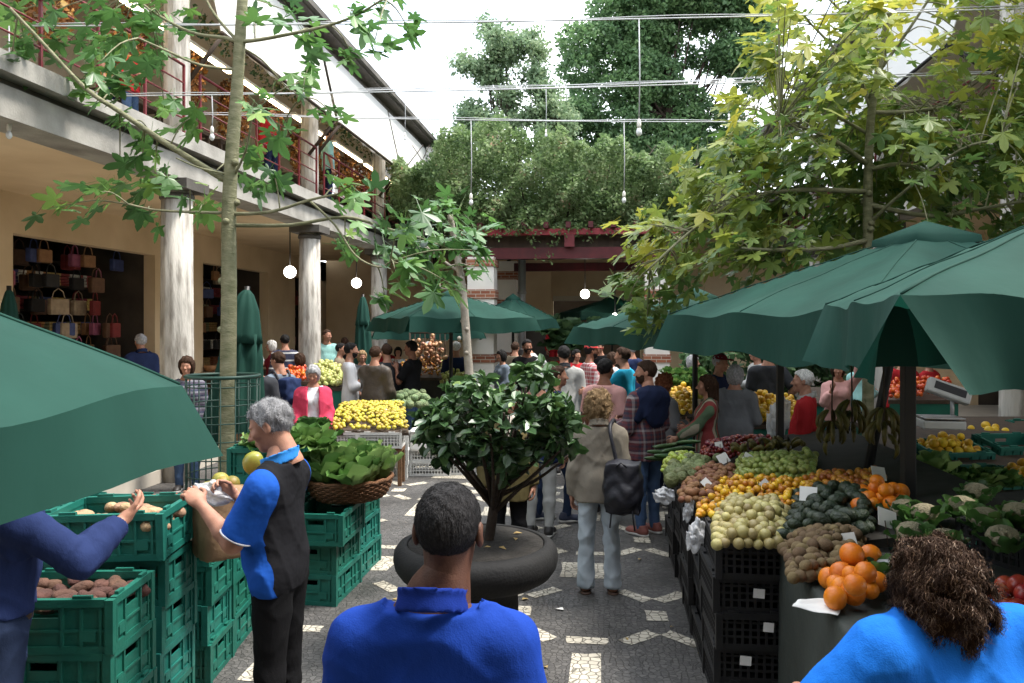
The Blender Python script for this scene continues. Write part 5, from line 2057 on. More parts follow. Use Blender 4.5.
# black crates along the aisle
GB = 'black crates along the fruit stall'
BX = 0.62
for k in range(5):
    stack('black', BX + .21 + (.015 if k % 2 else 0), 4.72 + k * .617, PI / 2, 5,
          ['at the near corner of the fruit stall', 'second along the aisle beneath yellow passion fruit', 'third along the aisle beneath custard apples',
           'fourth along the aisle beneath the cucumbers', 'farthest along the aisle beside the plaid shirt man'][k], GB, jit=.02)
for z_, x_, w_ in ((.70, .02, .06), (.52, .07, .055), (.335, -.05, .06), (.14, .05, .05)):
    m = MB(); m.box(-w_ / 2, w_ / 2, -.0015, 0, -.025, .025)
    o = m.build('paper_tag', PAPER); o.location = (BX + .21 + x_, 4.72 - .306 - .012, z_); o.rotation_euler = (0, .06, 0)
    tag(o, 'small white paper tag on the front of the nearest black crate stack', 'tag', 'paper tags on the nearest black crates')
# white crates
GW = 'white crates of the lemon stand'
cstack('white', -2.33, 10.72, YAW, 3, 'under the left half of the lemons', GW, .095)
cstack('white', -1.74, 10.72, YAW, 1, 'under the right half of the lemons', GW, .505)
cstack('white', -1.74, 11.2, YAW, 3, 'behind the right half of the lemons', GW)
cstack('white', -2.33, 11.2, YAW, 3, 'behind the left half of the lemons', GW)
cstack('white', -1.15, 11.45, YAW, 3, 'right of the lemons, draped with paper', GW)
cstack('white', -.63, 11.5, YAW, 3, 'right of the lemons behind the bush stems', GW)
t = empty('lemon_stand', cam(-1.74, 10.72), YAW, 'low brown wooden stand beneath the right half of the lemons', 'stand')
m = MB(); m.box(-.28, .28, -.18, .18, .46, .50)
for a in (-.25, .25):
    for b_ in (-.15, .15): m.box(a - .025, a + .025, b_ - .025, b_ + .025, 0, .46)
m.build('stand_frame', BASKET_C, t)


def sheet(corners, mt, name, label, cat, bumpy=.01, n=10, sag=0.0, thick=.002):
    vs, fs = [], []
    A_, B_, C_, D_ = [Vector(c) for c in corners]
    o = (A_ + B_ + C_ + D_) / 4
    o.z = min(A_.z, B_.z, C_.z, D_.z)
    for i in range(n + 1):
        for j in range(n + 1):
            u, v = i / n, j / n
            p = (A_.lerp(B_, u)).lerp(D_.lerp(C_, u), v)
            p = p + Vector((0, 0, bumpy * (math.sin(u * 9 + v * 4) + math.sin(v * 11 - u * 5)) - sag * math.sin(PI * u) * math.sin(PI * v)))
            vs.append(p - o)
    for i in range(n):
        for j in range(n):
            a = i * (n + 1) + j
            fs.append((a, a + n + 1, a + n + 2, a + 1))
    m = MB(); m.add(vs, fs, 0, True)
    ob = m.build(name, mt)
    ob.location = o
    sm = ob.modifiers.new('thickness', 'SOLIDIFY'); sm.thickness = thick
    return tag(ob, label, cat)


q = [cam(-1.44, 11.2, .63), cam(-.86, 11.2, .63), cam(-.86, 11.7, .66), cam(-1.44, 11.7, .66)]
sheet(q, PAPER, 'paper_sheet', 'white paper sheet lying over the white crates beside the lemons', 'paper', .012)
q = [cam(-1.45, 11.22, .36), cam(-.87, 11.2, .33), cam(-.86, 11.22, .64), cam(-1.44, 11.24, .64)]
sheet(q, PAPER, 'hanging_paper', 'white paper hanging over the front of the white crates', 'paper', .004)

# ------------------------------------------------------------------ fruit: one mesh of each kind, then copies


def fruit_mesh(name, rx, ry, rz_, mt, n=14, dimple=.06, lump=0.0, tipd=0.0, bend=0.0):
    m = MB()
    k = max(6, n // 2 + 2)
    prof = []
    for i in range(k + 1):
        a = -PI / 2 + PI * i / k
        r = max(math.cos(a), .02)
        z = math.sin(a)
        z -= dimple * math.exp(-(r / .28) ** 2) * (1 if z > 0 else -.5)
        z += tipd * max(0, z) ** 6
        prof.append((r * rx, z * rz_))

    def fold(a, z, r):
        return r * (1 + lump * math.sin(5 * a + 60 * z) * math.cos(3 * a - 40 * z))
    m.lathe(prof, n, fold=fold if lump else None)
    m.v = [(x + bend * (z / rz_) ** 2 * rx, y * ry / rx, z) for x, y, z in m.v]
    return m.build(name, mt)


def fmat(name, c1, c2, rough=.42, bump=.12, bs=90, rnd=.22, coat=0.0, vs=12):
    return mat(name, c1, rough, 0, vs, bump=bump, bs=bs, col2=c2, rnd=rnd, coat=coat)


FR = {}


def kind(key, *a, **k):
    FR[key] = [fruit_mesh(key, *a, **k), False]


kind('lemon', .030, .029, .033, fmat('lemon_skin', (0.33, 0.28, 0.03), (0.52, 0.41, 0.05), rnd=.3), n=12, dimple=-.05, tipd=.12)
kind('yellow_citrus', .046, .045, .043, fmat('citrus_skin', (0.52, 0.28, 0.01), (0.66, 0.42, 0.03)), n=12)
kind('pale_pear_melon', .034, .033, .033, fmat('pear_melon_skin', (0.30, 0.25, 0.09), (0.42, 0.35, 0.15), .4), n=14)
kind('passion_fruit', .0235, .0235, .027, fmat('passion_skin', (0.50, 0.19, 0.012), (0.60, 0.36, 0.03), .3, .03, rnd=.35), n=12)
kind('brown_sapodilla', .026, .025, .032, fmat('sapodilla_skin', (0.15, 0.065, 0.03), (0.24, 0.11, 0.05), .7), n=12)
kind('custard_apple', .056, .054, .055, fmat('custard_skin', (0.075, 0.10, 0.03), (0.17, 0.19, 0.075), .6, .9, 45), n=22, lump=.07)
kind('lime', .024, .024, .028, fmat('lime_skin', (0.22, 0.30, 0.03), (0.36, 0.40, 0.07)), n=10)
kind('plum', .021, .021, .023, fmat('plum_skin', (0.10, 0.008, 0.012), (0.22, 0.02, 0.02), .25, .02, rnd=.4), n=10)
kind('guava', .029, .029, .032, fmat('guava_skin', (0.17, 0.23, 0.05), (0.33, 0.36, 0.09), .4, .06), n=12)
kind('avocado', .036, .035, .047, fmat('avocado_skin', (0.012, 0.022, 0.012), (0.03, 0.045, 0.02), .45, .5, 80), n=12, tipd=.15)
kind('tangerine', .027, .027, .025, fmat('tangerine_skin', (0.34, 0.11, 0.012), (0.42, 0.2, 0.02), rnd=.35), n=12)
kind('kiwi', .030, .029, .034, fmat('kiwi_skin', (0.10, 0.065, 0.03), (0.19, 0.13, 0.065), .85, .3, 200), n=14)
kind('orange', .048, .047, .045, fmat('orange_skin', (0.62, 0.15, 0.006), (0.72, 0.22, 0.01), .38, .15, 140, rnd=.1), n=24)
kind('red_apple', .04, .04, .037, fmat('apple_skin', (0.26, 0.018, 0.012), (0.42, 0.09, 0.03), .3, .02), n=18, dimple=.18)
kind('green_apple', .042, .042, .039, fmat('green_apple_skin', (0.30, 0.36, 0.09), (0.50, 0.46, 0.18), .32, .02), n=12, dimple=.18)
kind('tomato', .036, .036, .031, fmat('tomato_skin', (0.50, 0.05, 0.012), (0.60, 0.14, 0.02), .28, .01), n=12)
kind('potato', .040, .034, .058, fmat('potato_skin', (0.25, 0.15, 0.085), (0.38, 0.25, 0.15), .8, .5, 50), n=12, lump=.05)
kind('sweet_potato', .031, .029, .058, fmat('sweet_potato_skin', (0.05, 0.023, 0.015), (0.10, 0.045, 0.03), .85, .5, 50), n=14, lump=.06, tipd=.1, bend=.25)
kind('squash', .052, .05, .056, fmat('squash_skin', (0.30, 0.18, 0.03), (0.10, 0.15, 0.035), .5, .2, 20, rnd=.5), n=18, lump=.03)
kind('cucumber', .022, .021, .13, fmat('cucumber_skin', (0.018, 0.05, 0.014), (0.05, 0.10, 0.03), .4, .4, 70), n=12, bend=.5)
kind('onion', .036, .036, .033, fmat('onion_skin', (0.38, 0.15, 0.07), (0.55, 0.33, 0.2), .35, .05), n=10, tipd=.3)
kind('artichoke', .06, .06, .065, fmat('artichoke_skin', (0.08, 0.13, 0.06), (0.2, 0.25, 0.12), .7, .9, 40), n=16, lump=.1)
kind('mango', .05, .044, .062, fmat('mango_skin', (0.14, 0.22, 0.03), (0.40, 0.30, 0.05), .35, .03, vs=5), n=18, bend=.15)


def put(key, p, rot, label, cat, group=None, sc=1.0):
    ob, u = FR[key]
    o = ob if not u else ob.copy()
    if u: COL.objects.link(o)
    FR[key][1] = True
    o.location = p
    o.rotation_euler = rot
    o.scale = (sc, sc, sc)
    tag(o, label, cat, group)
    return o


COUNT = {}


def heap(key, quad, r, label, cat, group, crown=.04, layers=1.6, maxn=300, lie=True, dz=0.0, seed=0, sc=(.78, 1.16)):
    """fill a quad (front-left, front-right, back-right, back-left) with fruit in a packed mound"""
    g = random.Random(seed + len(label))
    A_, B_, C_, D_ = [Vector(q) for q in quad]
    w = ((B_ - A_).length + (C_ - D_).length) / 2
    h = ((D_ - A_).length + (C_ - B_).length) / 2
    out = []
    st = 2 * r * .97
    for lay in (0, 1):
        if lay == 1 and layers < 1.2: break
        nr = max(1, int(h / (st * .88)))
        nc = max(1, int(w / st))
        for i in range(nr):
            for j in range(nc):
                u, v = (j + .5 + (.5 * (i % 2) - .25) + .5 * lay) / nc, (i + .5 + .4 * lay) / nr
                u += g.uniform(-.18, .18) / nc; v += g.uniform(-.18, .18) / nr
                if not (0.0 < u < 1 and 0.0 < v < 1): continue
                if lay == 1 and (g.random() > (layers - 1) or min(u, 1 - u) * nc < .7 or min(v, 1 - v) * nr < .7): continue
                p = A_.lerp(B_, u).lerp(D_.lerp(C_, u), v)
                z = crown * (1 - (2 * u - 1) ** 2) * (1 - (2 * v - 1) ** 2) + lay * r * 1.35 + g.uniform(-.15, .2) * r
                out.append(p + Vector((0, 0, r * .75 + z + dz)))
    left = maxn - COUNT.get(key, 0)
    if len(out) > left: out = g.sample(out, max(left, 0))
    COUNT[key] = COUNT.get(key, 0) + len(out)
    for p in out:
        rot = (PI / 2 + g.uniform(-.5, .5), g.uniform(-.4, .4), g.uniform(0, 6.3)) if lie else (g.uniform(-.9, .9), g.uniform(-.9, .9), g.uniform(0, 6.3))
        put(key, p, rot, label, cat, group, g.uniform(*sc))


# ------------------------------------------------------------------ the near fruit stall
BED = mat('dark_stall_bed', (0.03, 0.028, 0.024), 0.9, 0.3, 6)
TARP = mat('dark_green_grey_tarp', (0.035, 0.042, 0.036), 0.65, 0.25, 3, bump=0.5, bs=9)
ZT = 5 * .192 + .01


def zs(X):
    return ZT + max(0, X - 1.03) * 0.13


def S(px, py, lift=0.0):
    z = ZT
    for _ in range(6):
        d = (CH - z) * F / (py - HY)
        p = W(px, d, z)
        z = zs(p.x)
    return Vector((p.x, p.y, z + lift))


t = empty('fruit_stall', (1.9, 5.9, 0), 0, 'long dark fruit stall table behind the black crates', 'stall')
m = MB()
for xa_, xb_, ya_, yb_ in ((1.05, 2.4, 4.45, 8.2), (2.402, 3.2, 3.7, 5.15)):
    q_ = [(xa_ - 1.9, ya_ - 5.9, zs(xa_)), (xb_ - 1.9, ya_ - 5.9, zs(xb_)), (xb_ - 1.9, yb_ - 5.9, zs(xb_)), (xa_ - 1.9, yb_ - 5.9, zs(xa_))]
    m.add([(x, y, z - .03) for x, y, z in q_] + [(x, y, z - .08) for x, y, z in q_],
          [(0, 1, 2, 3), (7, 6, 5, 4), (0, 4, 5, 1), (1, 5, 6, 2), (2, 6, 7, 3), (3, 7, 4, 0)])
m.build('sloping_bed', BED, t)
for sx in (-.8, .45):
    for sy in (-1.3, .4, 2.2):
        m = MB(); m.box(sx - .03, sx + .03, sy - .03, sy + .03, 0, .9); m.build('leg', IRON, t)
# liners inside the top black crates, so the fruit has something to lie on
m = MB()
m.box(BX + .03, BX + .40, 4.43, 7.5, ZT - .075, ZT - .03)
tag(m.build('crate_liner', BED), 'dark liner beneath the fruit in the top black crates', 'liner')
# the tarp covered table in front
t = empty('tarp_table', (1.75, 3.45, 0), 0, 'table wrapped in dark grey green tarp before the curly haired woman', 'table')
m = MB()
n = 26
vs, fs = [], []
per = [(-.79 + 1.6 * i / n, -.95) for i in range(n + 1)] + [(.81, -.95 + 1.92 * i / n) for i in range(1, n + 1)] + [(.81 - 1.6 * i / n, .97) for i in range(1, n + 1)] + [(-.79, .97 - 1.92 * i / n) for i in range(1, n)]
for z, k in ((.94, .985), (.915, 1.0), (.7, 1.005), (.4, 1.012), (.03, 1.02)):
    for i, (x, y) in enumerate(per):
        f = 1 + (.014 * math.sin(i * 1.9) + .01 * math.sin(i * .8)) * (.95 - z) + k - 1
        vs.append((x * f, y * f, z))
N_ = len(per)
for r_ in range(4):
    for i in range(N_):
        fs.append((r_ * N_ + i, (r_ + 1) * N_ + i, (r_ + 1) * N_ + (i + 1) % N_, r_ * N_ + (i + 1) % N_))
fs.append(tuple(range(N_)))
m.add(vs, fs, 0, True)
m.v and m.build('tarp', TARP, t)

heap('pale_pear_melon', [S(713, 550), S(777, 550), S(792, 511), S(714, 505)], .031, 'pale yellow round fruit in the heap at the near corner of the black crates', 'fruit', 'pale yellow fruit heap', crown=.045, layers=1.6)
heap('passion_fruit', [S(696, 519), S(800, 514), S(812, 484), S(706, 480)], .0235, 'small orange and yellow passion fruit in the heap behind the pale round fruit', 'fruit', 'passion fruit heap', crown=.03, layers=1.35)
heap('brown_sapodilla', [S(680, 503), S(718, 504), S(742, 472), S(686, 470)], .026, 'brown oval fruit in the heap behind the hanging plastic bags', 'fruit', 'brown fruit heap', crown=.025)
heap('custard_apple', [S(668, 486), S(688, 486), S(722, 462), S(672, 464)], .055, 'knobbly green custard apple in the heap between limes and brown fruit', 'fruit', 'custard apple heap', crown=.03, layers=1.3)
heap('lime', [S(662, 473), S(690, 471), S(697, 460), S(666, 461)], .024, 'small yellow green lime heaped beside the cucumbers', 'fruit', 'lime heap', crown=.05, layers=1.8)
heap('plum', [S(697, 462), S(768, 456), S(775, 439), S(704, 446)], .021, 'small dark red plum in the glossy heap before the striped poncho', 'fruit', 'plum heap', crown=.06, layers=1.7)
heap('guava', [S(730, 485), S(812, 480), S(818, 457), S(738, 462)], .029, 'pale green guava in the heap beneath the large parasol', 'fruit', 'guava heap', crown=.03)
heap('avocado', [S(780, 544), S(872, 536), S(880, 500), S(798, 496)], .038, 'dark green avocado in the heap between kiwis and tangerines', 'avocado', 'avocado heap', crown=.035, layers=1.5)
heap('tangerine', [S(800, 502), S(880, 497), S(885, 476), S(808, 480)], .025, 'small orange tangerine in the deep shade behind the avocados', 'fruit', 'tangerine heap', crown=.02)
ZK = .955


def SK(px, py, z=ZK):
    return W(px, (CH - z) * F / (py - HY), z)


heap('kiwi', [SK(790, 585), SK(858, 580), SK(868, 530), SK(782, 548)], .031, 'brown fuzzy kiwi in the heap on the tarp covered table', 'fruit', 'kiwi heap', crown=.06, layers=1.7, dz=.0)
heap('orange', [SK(832, 612), SK(884, 606), SK(884, 572), SK(826, 584)], .047, 'large bright orange in the heap beside the woman in blue cardigan', 'fruit', 'big orange heap', crown=.05, layers=1.6)
put('orange', SK(855, 585, ZK + .16), (0.2, 0, 1), 'large bright orange on the very top of the heap beside the blue cardigan', 'fruit', None, .95)
heap('red_apple', [SK(992, 655), SK(1040, 650), SK(1040, 600), SK(985, 606)], .04, 'red apple in the heap right of the curly haired woman', 'fruit', 'red apple heap', crown=.05)
heap('orange', [S(852, 520, .03), S(905, 518, .03), S(908, 500, .03), S(858, 502, .03)], .046, 'shaded orange in the heap before the dark parasol post', 'fruit', 'shaded oranges', crown=.02)
gq = random.Random(4)
for k in range(13):
    p = S(658 + k * 2.6 + gq.uniform(-2, 2), 462 - (k % 4) * 4.2, .03 + .02 * (k % 3))
    put('cucumber', p, (PI / 2 + gq.uniform(-.1, .1), 0, -PI / 2 + gq.uniform(-.25, .25) + .4), 'long dark green cucumber heaped at the far corner of the fruit stall', 'cucumber', 'cucumbers on the stall')

CAULI = mat('cauliflower_head', (0.30, 0.26, 0.17), 0.9, 0.15, 30, bump=1.0, bs=70)
VEG = leaf_mat('vegetable_leaf', [(0, (0.03, 0.08, 0.02)), (0.5, (0.08, 0.19, 0.04)), (1, (0.26, 0.38, 0.12))], 0.5, 0.25)
WAVY = []
for i in range(5):
    for j in range(7):
        x, y = (i - 2) / 2, j / 6
        w = .40 * math.sin(PI * min(1, y * .8 + .12)) ** .7
        WAVY.append((x * w, y, .16 * (x * x) + .10 * math.sin(y * 11 + x * 5) * abs(x) - .30 * y * y + .25 * y))
WAVY = (np.array(WAVY, float), np.array([(i * 7 + j, (i + 1) * 7 + j, (i + 1) * 7 + j + 1, i * 7 + j + 1) for i in range(4) for j in range(6)]))
gv = np.random.default_rng(3)


def leafy(name, loc, n, size, label, cat, group=None, mt=VEG, up=1.0, spread=.6, bias=.5, parent=None, rad=.03):
    tv, tf = WAVY
    a = np.arange(n) * 2.399 + gv.uniform(0, .5, n)
    tl = np.linspace(.15, 1, n) * spread
    d = np.stack([np.cos(a) * np.sin(tl * 1.4), np.sin(a) * np.sin(tl * 1.4), np.cos(tl * 1.4) * up], 1)
    d /= np.linalg.norm(d, axis=1, keepdims=True)
    inw = np.stack([-np.cos(a) * np.cos(tl), -np.sin(a) * np.cos(tl), np.sin(tl) + .2], 1)
    nor = inw - d * (inw * d).sum(1, keepdims=True); nor /= np.linalg.norm(nor, axis=1, keepdims=True)
    s = np.cross(d, nor)
    sc = size * gv.uniform(.75, 1.2, n)
    pos = np.stack([np.cos(a), np.sin(a), np.zeros(n)], 1) * rad
    V = pos[:, None] + sc[:, None, None] * (tv[None, :, 0:1] * s[:, None] + tv[None, :, 1:2] * d[:, None] + tv[None, :, 2:3] * nor[:, None])
    Fc = (np.arange(n) * len(tv))[:, None, None] + tf[None]
    var = np.repeat(np.clip(bias + gv.normal(0, .18, n), 0, 1), len(tv))
    o = np_mesh(name, V.reshape(-1, 3), Fc.reshape(-1, 4), mt, parent, True, var)
    o.location = loc
    if label: tag(o, label, cat, group)
    return o


for k, (px, py) in enumerate(((912, 540), (925, 520), (945, 548), (962, 512), (985, 525), (1003, 545), (1018, 520), (905, 515), (976, 498))):
    d = 3.9 + (560 - py) * .012
    p = S(px, py + 6)
    t = empty('cauliflower', p, gq.uniform(0, 6), None, 'cauliflower', 'cauliflowers in the shade')
    m = MB()
    m.lathe([(.02, .02), (.062, .035), (.074, .065), (.060, .10), (.028, .118), (.005, .121)], 24, fold=lambda a, z, r: r * (1 + .09 * math.sin(9 * a + 90 * z) + .06 * math.sin(17 * a - 60 * z)))
    m.build('head', CAULI, t)
    o = leafy('leaves', (0, 0, 0), 9, .12, None, None, parent=t, spread=.75, bias=.28, rad=.05)
    t['label'] = 'pale cauliflower with green leaves in the shaded heap behind the curly haired woman'

# bananas: hands of fruit hung from the parasol ribs and lying on the stall
BANANA = mat('banana_skin', (0.06, 0.055, 0.014), 0.5, 0.2, 20, col2=(0.14, 0.11, 0.02), rnd=.1)  # skin colour darkened to carry the shade under the parasols


def banana_bunch(loc, n, label, hang=True, group=None):
    t = empty('banana_bunch', loc, gq.uniform(0, 6), label, 'bananas', group)
    for k in range(n):
        a = k * 2.399
        lay = k // 6
        m = MB()
        rr = .03 + .004 * (k % 3)
        pts = []
        for q in range(6):
            u = q / 5
            out = rr + .10 * math.sin(u * 1.9)
            if hang: out = rr + .075 * math.sin(u * 2.4)
            pts.append((math.cos(a) * out, math.sin(a) * out, -.09 * lay + (-.17 * u ** 1.1 if hang else .05 * math.sin(u * 3) + .02 * (k % 2))))
        m.tube(smooth_path(pts, 2), [.006, .014, .017, .018, .0185, .0185, .018, .017, .015, .010, .006], 7)
        m.build('banana', BANANA, t)
    m = MB(); m.tube([(0, 0, -.07 * (n // 6) - .05), (0, 0, .1), (.01, 0, .32 if hang else .06)], .006, 6); m.build('stalk', WOOD_D, t)
    return t


for k, (px, py, d) in enumerate(((832, 410, 6.3), (852, 400, 6.4), (884, 408, 5.7))):
    banana_bunch(P(px, py, d), 13, 'shaded banana bunch hung on a cord beneath the large parasol', True, 'hanging banana bunches')
for k, (px, py) in enumerate(((748, 462), (762, 459), (776, 456), (788, 456))):
    banana_bunch(S(px, py, .07), 8, 'yellow bananas lying behind the green guavas on the stall', False, 'bananas lying on the stall')
for px, d, h, lb in ((780, 7.35, 2.2, 'thin dark post between the red jacket man and the grey jacket man'),
                     (908, 5.0, 2.25, 'thick dark post standing among the oranges and cauliflowers')):
    t = empty('stall_post', W(px, d), YAW, lb, 'post')
    w = .03 if px == 780 else .036
    m = MB(); m.box(-w, w, -w, w, 0, h); m.build('shaft', POLE_D, t, bevel=.006)
    m = MB(); m.box(-w * 2.2, w * 2.2, -w * 2.2, w * 2.2, 0, .03); m.build('foot', POLE_D, t)

# price cards, plastic bags, paper
for k, (px, py, w, dx) in enumerate(((728, 474, .09, .1), (720, 458, .065, -.3), (808, 516, .10, -.4), (881, 494, .10, .3), (888, 545, .11, .35), (745, 471, .07, .1), (700, 497, .06, -.2), (760, 500, .08, .25), (690, 470, .055, .3), (835, 555, .085, -.15))):
    p = S(px, py, .06)
    t = empty('price_card', p, YAW + dx, 'white price card stuck in the ' + ['brown fruit and guavas', 'plum heap', 'avocado heap', 'shaded tangerines', 'kiwis beside the dark post', 'guava heap behind', 'brown fruit near the bags', 'passion fruit', 'custard apples', 'kiwi heap on the tarp'][k], 'price card', 'white price cards')
    m = MB(); m.box(-w / 2, w / 2, -.001, .001, .03, .03 + w * .9, 0, Matrix.Rotation(-.5, 4, 'X') @ Matrix.Rotation(.2 * (k - 2), 4, 'Y')); m.build('card', PAPER, t)
    m = MB(); m.tube([(0, .0, -.06), (0, .02, .06)], .003, 5); m.build('stick', WOOD_D, t)
FILM = mat('white_plastic_film', (0.55, 0.56, 0.58), 0.35, 0.1, 8, bump=0.9, bs=30)
_n, _l = FILM.node_tree.nodes, FILM.node_tree.links
_t = _n.new('ShaderNodeBsdfTransparent')
_m = _n.new('ShaderNodeMixShader'); _m.inputs[0].default_value = .35
_l.new(_n['Principled BSDF'].outputs[0], _m.inputs[1]); _l.new(_t.outputs[0], _m.inputs[2]); _l.new(_m.outputs[0], _n['Material Output'].inputs['Surface'])


def crumple(loc, rad, rz, label, sd=0, mt=None):
    r_ = np.array(rad)

    def fn(p):
        q = p / r_
        q = q + .12 * np.sin(q[:, [1, 2, 0]] * 7 + sd)
        n = (np.abs(np.sin(q[:, 0] * 3.1 + 2 * np.sin(q[:, 2] * 2.3 + sd))) + np.abs(np.sin(q[:, 1] * 3.7 + sd + 1.5 * np.sin(q[:, 0] * 2.9))) + np.abs(np.sin(q[:, 2] * 4.3 + 2 * q[:, 0] + sd)))
        return (np.linalg.norm(q, axis=1) - 0.62 - 0.16 * n * (1 + .3 * q[:, 2])) * r_.min()
    v, f = nets(fn, -r_ * 1.6, r_ * 1.6, r_.min() / 9)
    o = np_mesh('plastic_bag', v, f, mt or FILM, None, False)
    o.location = loc
    o.rotation_euler = (0, .2, rz)
    return tag(o, label, 'plastic bag')


def bagcone(loc, L, r, rz, tl, label):
    m = MB()
    m.lathe([(r * .22, -L * .5), (r * .3, -L * .3), (r * .55, 0), (r * .9, L * .35), (r * 1.0, L * .5), (r * .6, L * .47)], 20,
            fold=lambda a, z, q: q * (1 + .16 * math.sin(4 * a + z * 20) + .08 * math.sin(9 * a - z * 33)))
    o = m.build('plastic_bag', FILM)
    o.location = loc
    o.rotation_euler = (tl[0], tl[1], rz)
    return tag(o, label, 'plastic bag')


crumple(SK(664, 497, .93), (.085, .05, .06), .4, 'crumpled white plastic bag tied to the black crates below the brown fruit')
crumple(SK(688, 512, .91), (.035, .03, .08), .2, 'small twisted white plastic bag tied between two others on the black crates')
crumple(SK(695, 538, .90), (.055, .04, .10), .3, 'rolled white plastic bag hanging from the near end of the black crates')
crumple(P(778, 422, 7.8), (.12, .08, .22), .3, 'white plastic carrier bag hanging beside the man in red jacket')
q = [SK(792, 606, .957), SK(838, 616, .957), SK(844, 600, .96), SK(800, 598, .975)]
sheet(q, PAPER, 'paper_sheet', 'white paper sheet on the tarp table corner before the blue cardigan', 'paper', .0022)
crumple(SK(897, 574, 1.02), (.10, .08, .06), .7, 'clear plastic bag round green herbs beside the big oranges')
leafy('herb_bunch', SK(880, 580, .99), 26, .10, 'small green herb bunch in plastic beside the big oranges', 'herbs', spread=1.0, bias=.3)
# black plastic tray by the right edge
crate('black', SK(1035, 560, .93), YAW + .3, 'black plastic crate lying at the right edge beside the cauliflowers', None)

# ------------------------------------------------------------------ goods on the left crates
p = cam(-2.05, 3.68)
zA = 3 * .236
gp = random.Random(12)
for k in range(52):
    q = p + Vector((gp.uniform(-.25, .25) * CA, gp.uniform(-.15, .17), 0))
    put('sweet_potato', (q.x, q.y, zA + .15 + .05 * (k / 52) + gp.uniform(0, .02)), (PI / 2 + gp.uniform(-.4, .4), gp.uniform(-.3, .3), gp.uniform(0, 6)), 'purplish brown sweet potato in the nearest green crate', 'sweet potato', 'sweet potatoes in the nearest crate', gp.uniform(.75, 1.15))
p = cam(-2.06, 4.20)
for k in range(46):
    q = p + Vector((gp.uniform(-.26, .26), gp.uniform(-.16, .16), 0))
    put('potato', (q.x, q.y, 4 * .236 + .16 + .05 * (k / 46)), (PI / 2 + gp.uniform(-.4, .4), gp.uniform(-.3, .3), gp.uniform(0, 6)), 'pale brown potato in the leaning green crate', 'potato', 'potatoes in the leaning crate', gp.uniform(.8, 1.1))
for k in range(14):
    q = cam(-2.09 + gp.uniform(-.2, .27), 4.15 + gp.uniform(-.1, .3))
    put('sweet_potato', (q.x, q.y, 3 * .236 + .16), (PI / 2, gp.uniform(-.3, .3), gp.uniform(0, 6)), 'brown sweet potato under the leaning green crate', 'sweet potato', 'sweet potatoes under the leaning crate', 1.05)
heap('squash', [cam(-2.08, 5.15, .92), cam(-1.84, 5.12, .92), cam(-1.86, 5.62, .96), cam(-2.1, 5.62, .96)], .054, 'yellow green squash heaped on the crates behind the parasol corner', 'squash', 'squash heap', crown=.10, layers=1.5)
heap('tomato', [cam(-2.4, 4.85, .92), cam(-1.88, 4.85, .92), cam(-1.88, 5.1, .93), cam(-2.4, 5.1, .93)], .036, 'orange red tomato on the crates behind the parasol corner', 'tomato', 'tomatoes on the left crates', crown=.05)
put('mango', P(253, 463, 4.75), (.3, .3, 0), 'green and yellow mango beside the face of the man in polo shirt', 'mango', None, 1.25)
BAGP = mat('brown_paper', (0.25, 0.155, 0.085), 0.85, 0.15, 6, bump=0.5, bs=14)
m = MB()
m.lathe([(.13, 0), (.14, .02), (.15, .2), (.145, .32), (.155, .36), (.13, .345)], 24, fold=lambda a, z, r: r * (1 + .12 * math.cos(4 * a) * (1 - z) + .05 * math.sin(11 * a + 20 * z)))
o = m.build('paper_bag', BAGP); o.location = cam(-1.63, 4.45, .86); tag(o, 'open brown paper bag standing on green crates before the man in polo shirt', 'paper bag')
for k in range(5):
    leafy('leafy_greens', cam(-2.0 + .12 * k, 6.3 + .06 * (k % 2), 1.17), 16, .17, 'bright green leafy herbs heaped behind the man in polo shirt', 'herbs', 'leafy greens behind the polo shirt man', spread=1.1, bias=.62)
for k in range(7):
    leafy('herb_bunch', P(298 + 4.5 * k, 445 - 9 * (k % 3), 6.9 + .05 * k), 60, .085, 'dark green herb bunch stacked left of the cabbage basket', 'herbs', 'herb bunches left of the cabbage basket', spread=1.2, bias=.2)
# the cabbage basket
c = W(350, 6.55, .725)
t = empty('wicker_basket', c, PI / 2 - .1, 'oval brown wicker basket full of leafy cabbage on green crates', 'basket')
m = MB()
n = 40
WEAVE = mat('basket_weave', (0.20, 0.09, 0.038), 0.65, 0.4, 70, bump=1.0, bs=130, stretch=(1, 1, 3))
m.lathe([(.20, 0), (.235, .03), (.26, .09), (.275, .15), (.265, .15), (.24, .06), (.02, .03)], 64, fold=lambda a, z, r: r * (1 + .012 * math.sin(32 * a + (PI if int(z * 60) % 2 else 0))))
m.v = [(x * 1.35, y * 1.2, z * 1.1) for x, y, z in m.v]
m.build('basket_body', WEAVE, t)
m = MB()
for lv in range(9):
    zz_ = .012 + lv * .0175
    rr_ = float(np.interp(zz_, [0, .033, .099, .165], [.20, .238, .264, .279])) + .004
    m.tube([(1.35 * (rr_ + .006 * math.sin(q * PI / 2 + PI * lv)) * math.cos(q * PI / 48), 1.2 * (rr_ + .006 * math.sin(q * PI / 2 + PI * lv)) * math.sin(q * PI / 48), zz_) for q in range(97)], .0085, 5, cap=False)
m.build('woven_withies', WEAVE, t)
m = MB(); m.tube([(.283 * 1.32 * math.cos(q * PI / 24), .283 * 1.2 * math.sin(q * PI / 24), .168 + .006 * math.sin(q * 2.1)) for q in range(49)], .016, 7, cap=False); m.build('rim', WEAVE, t)
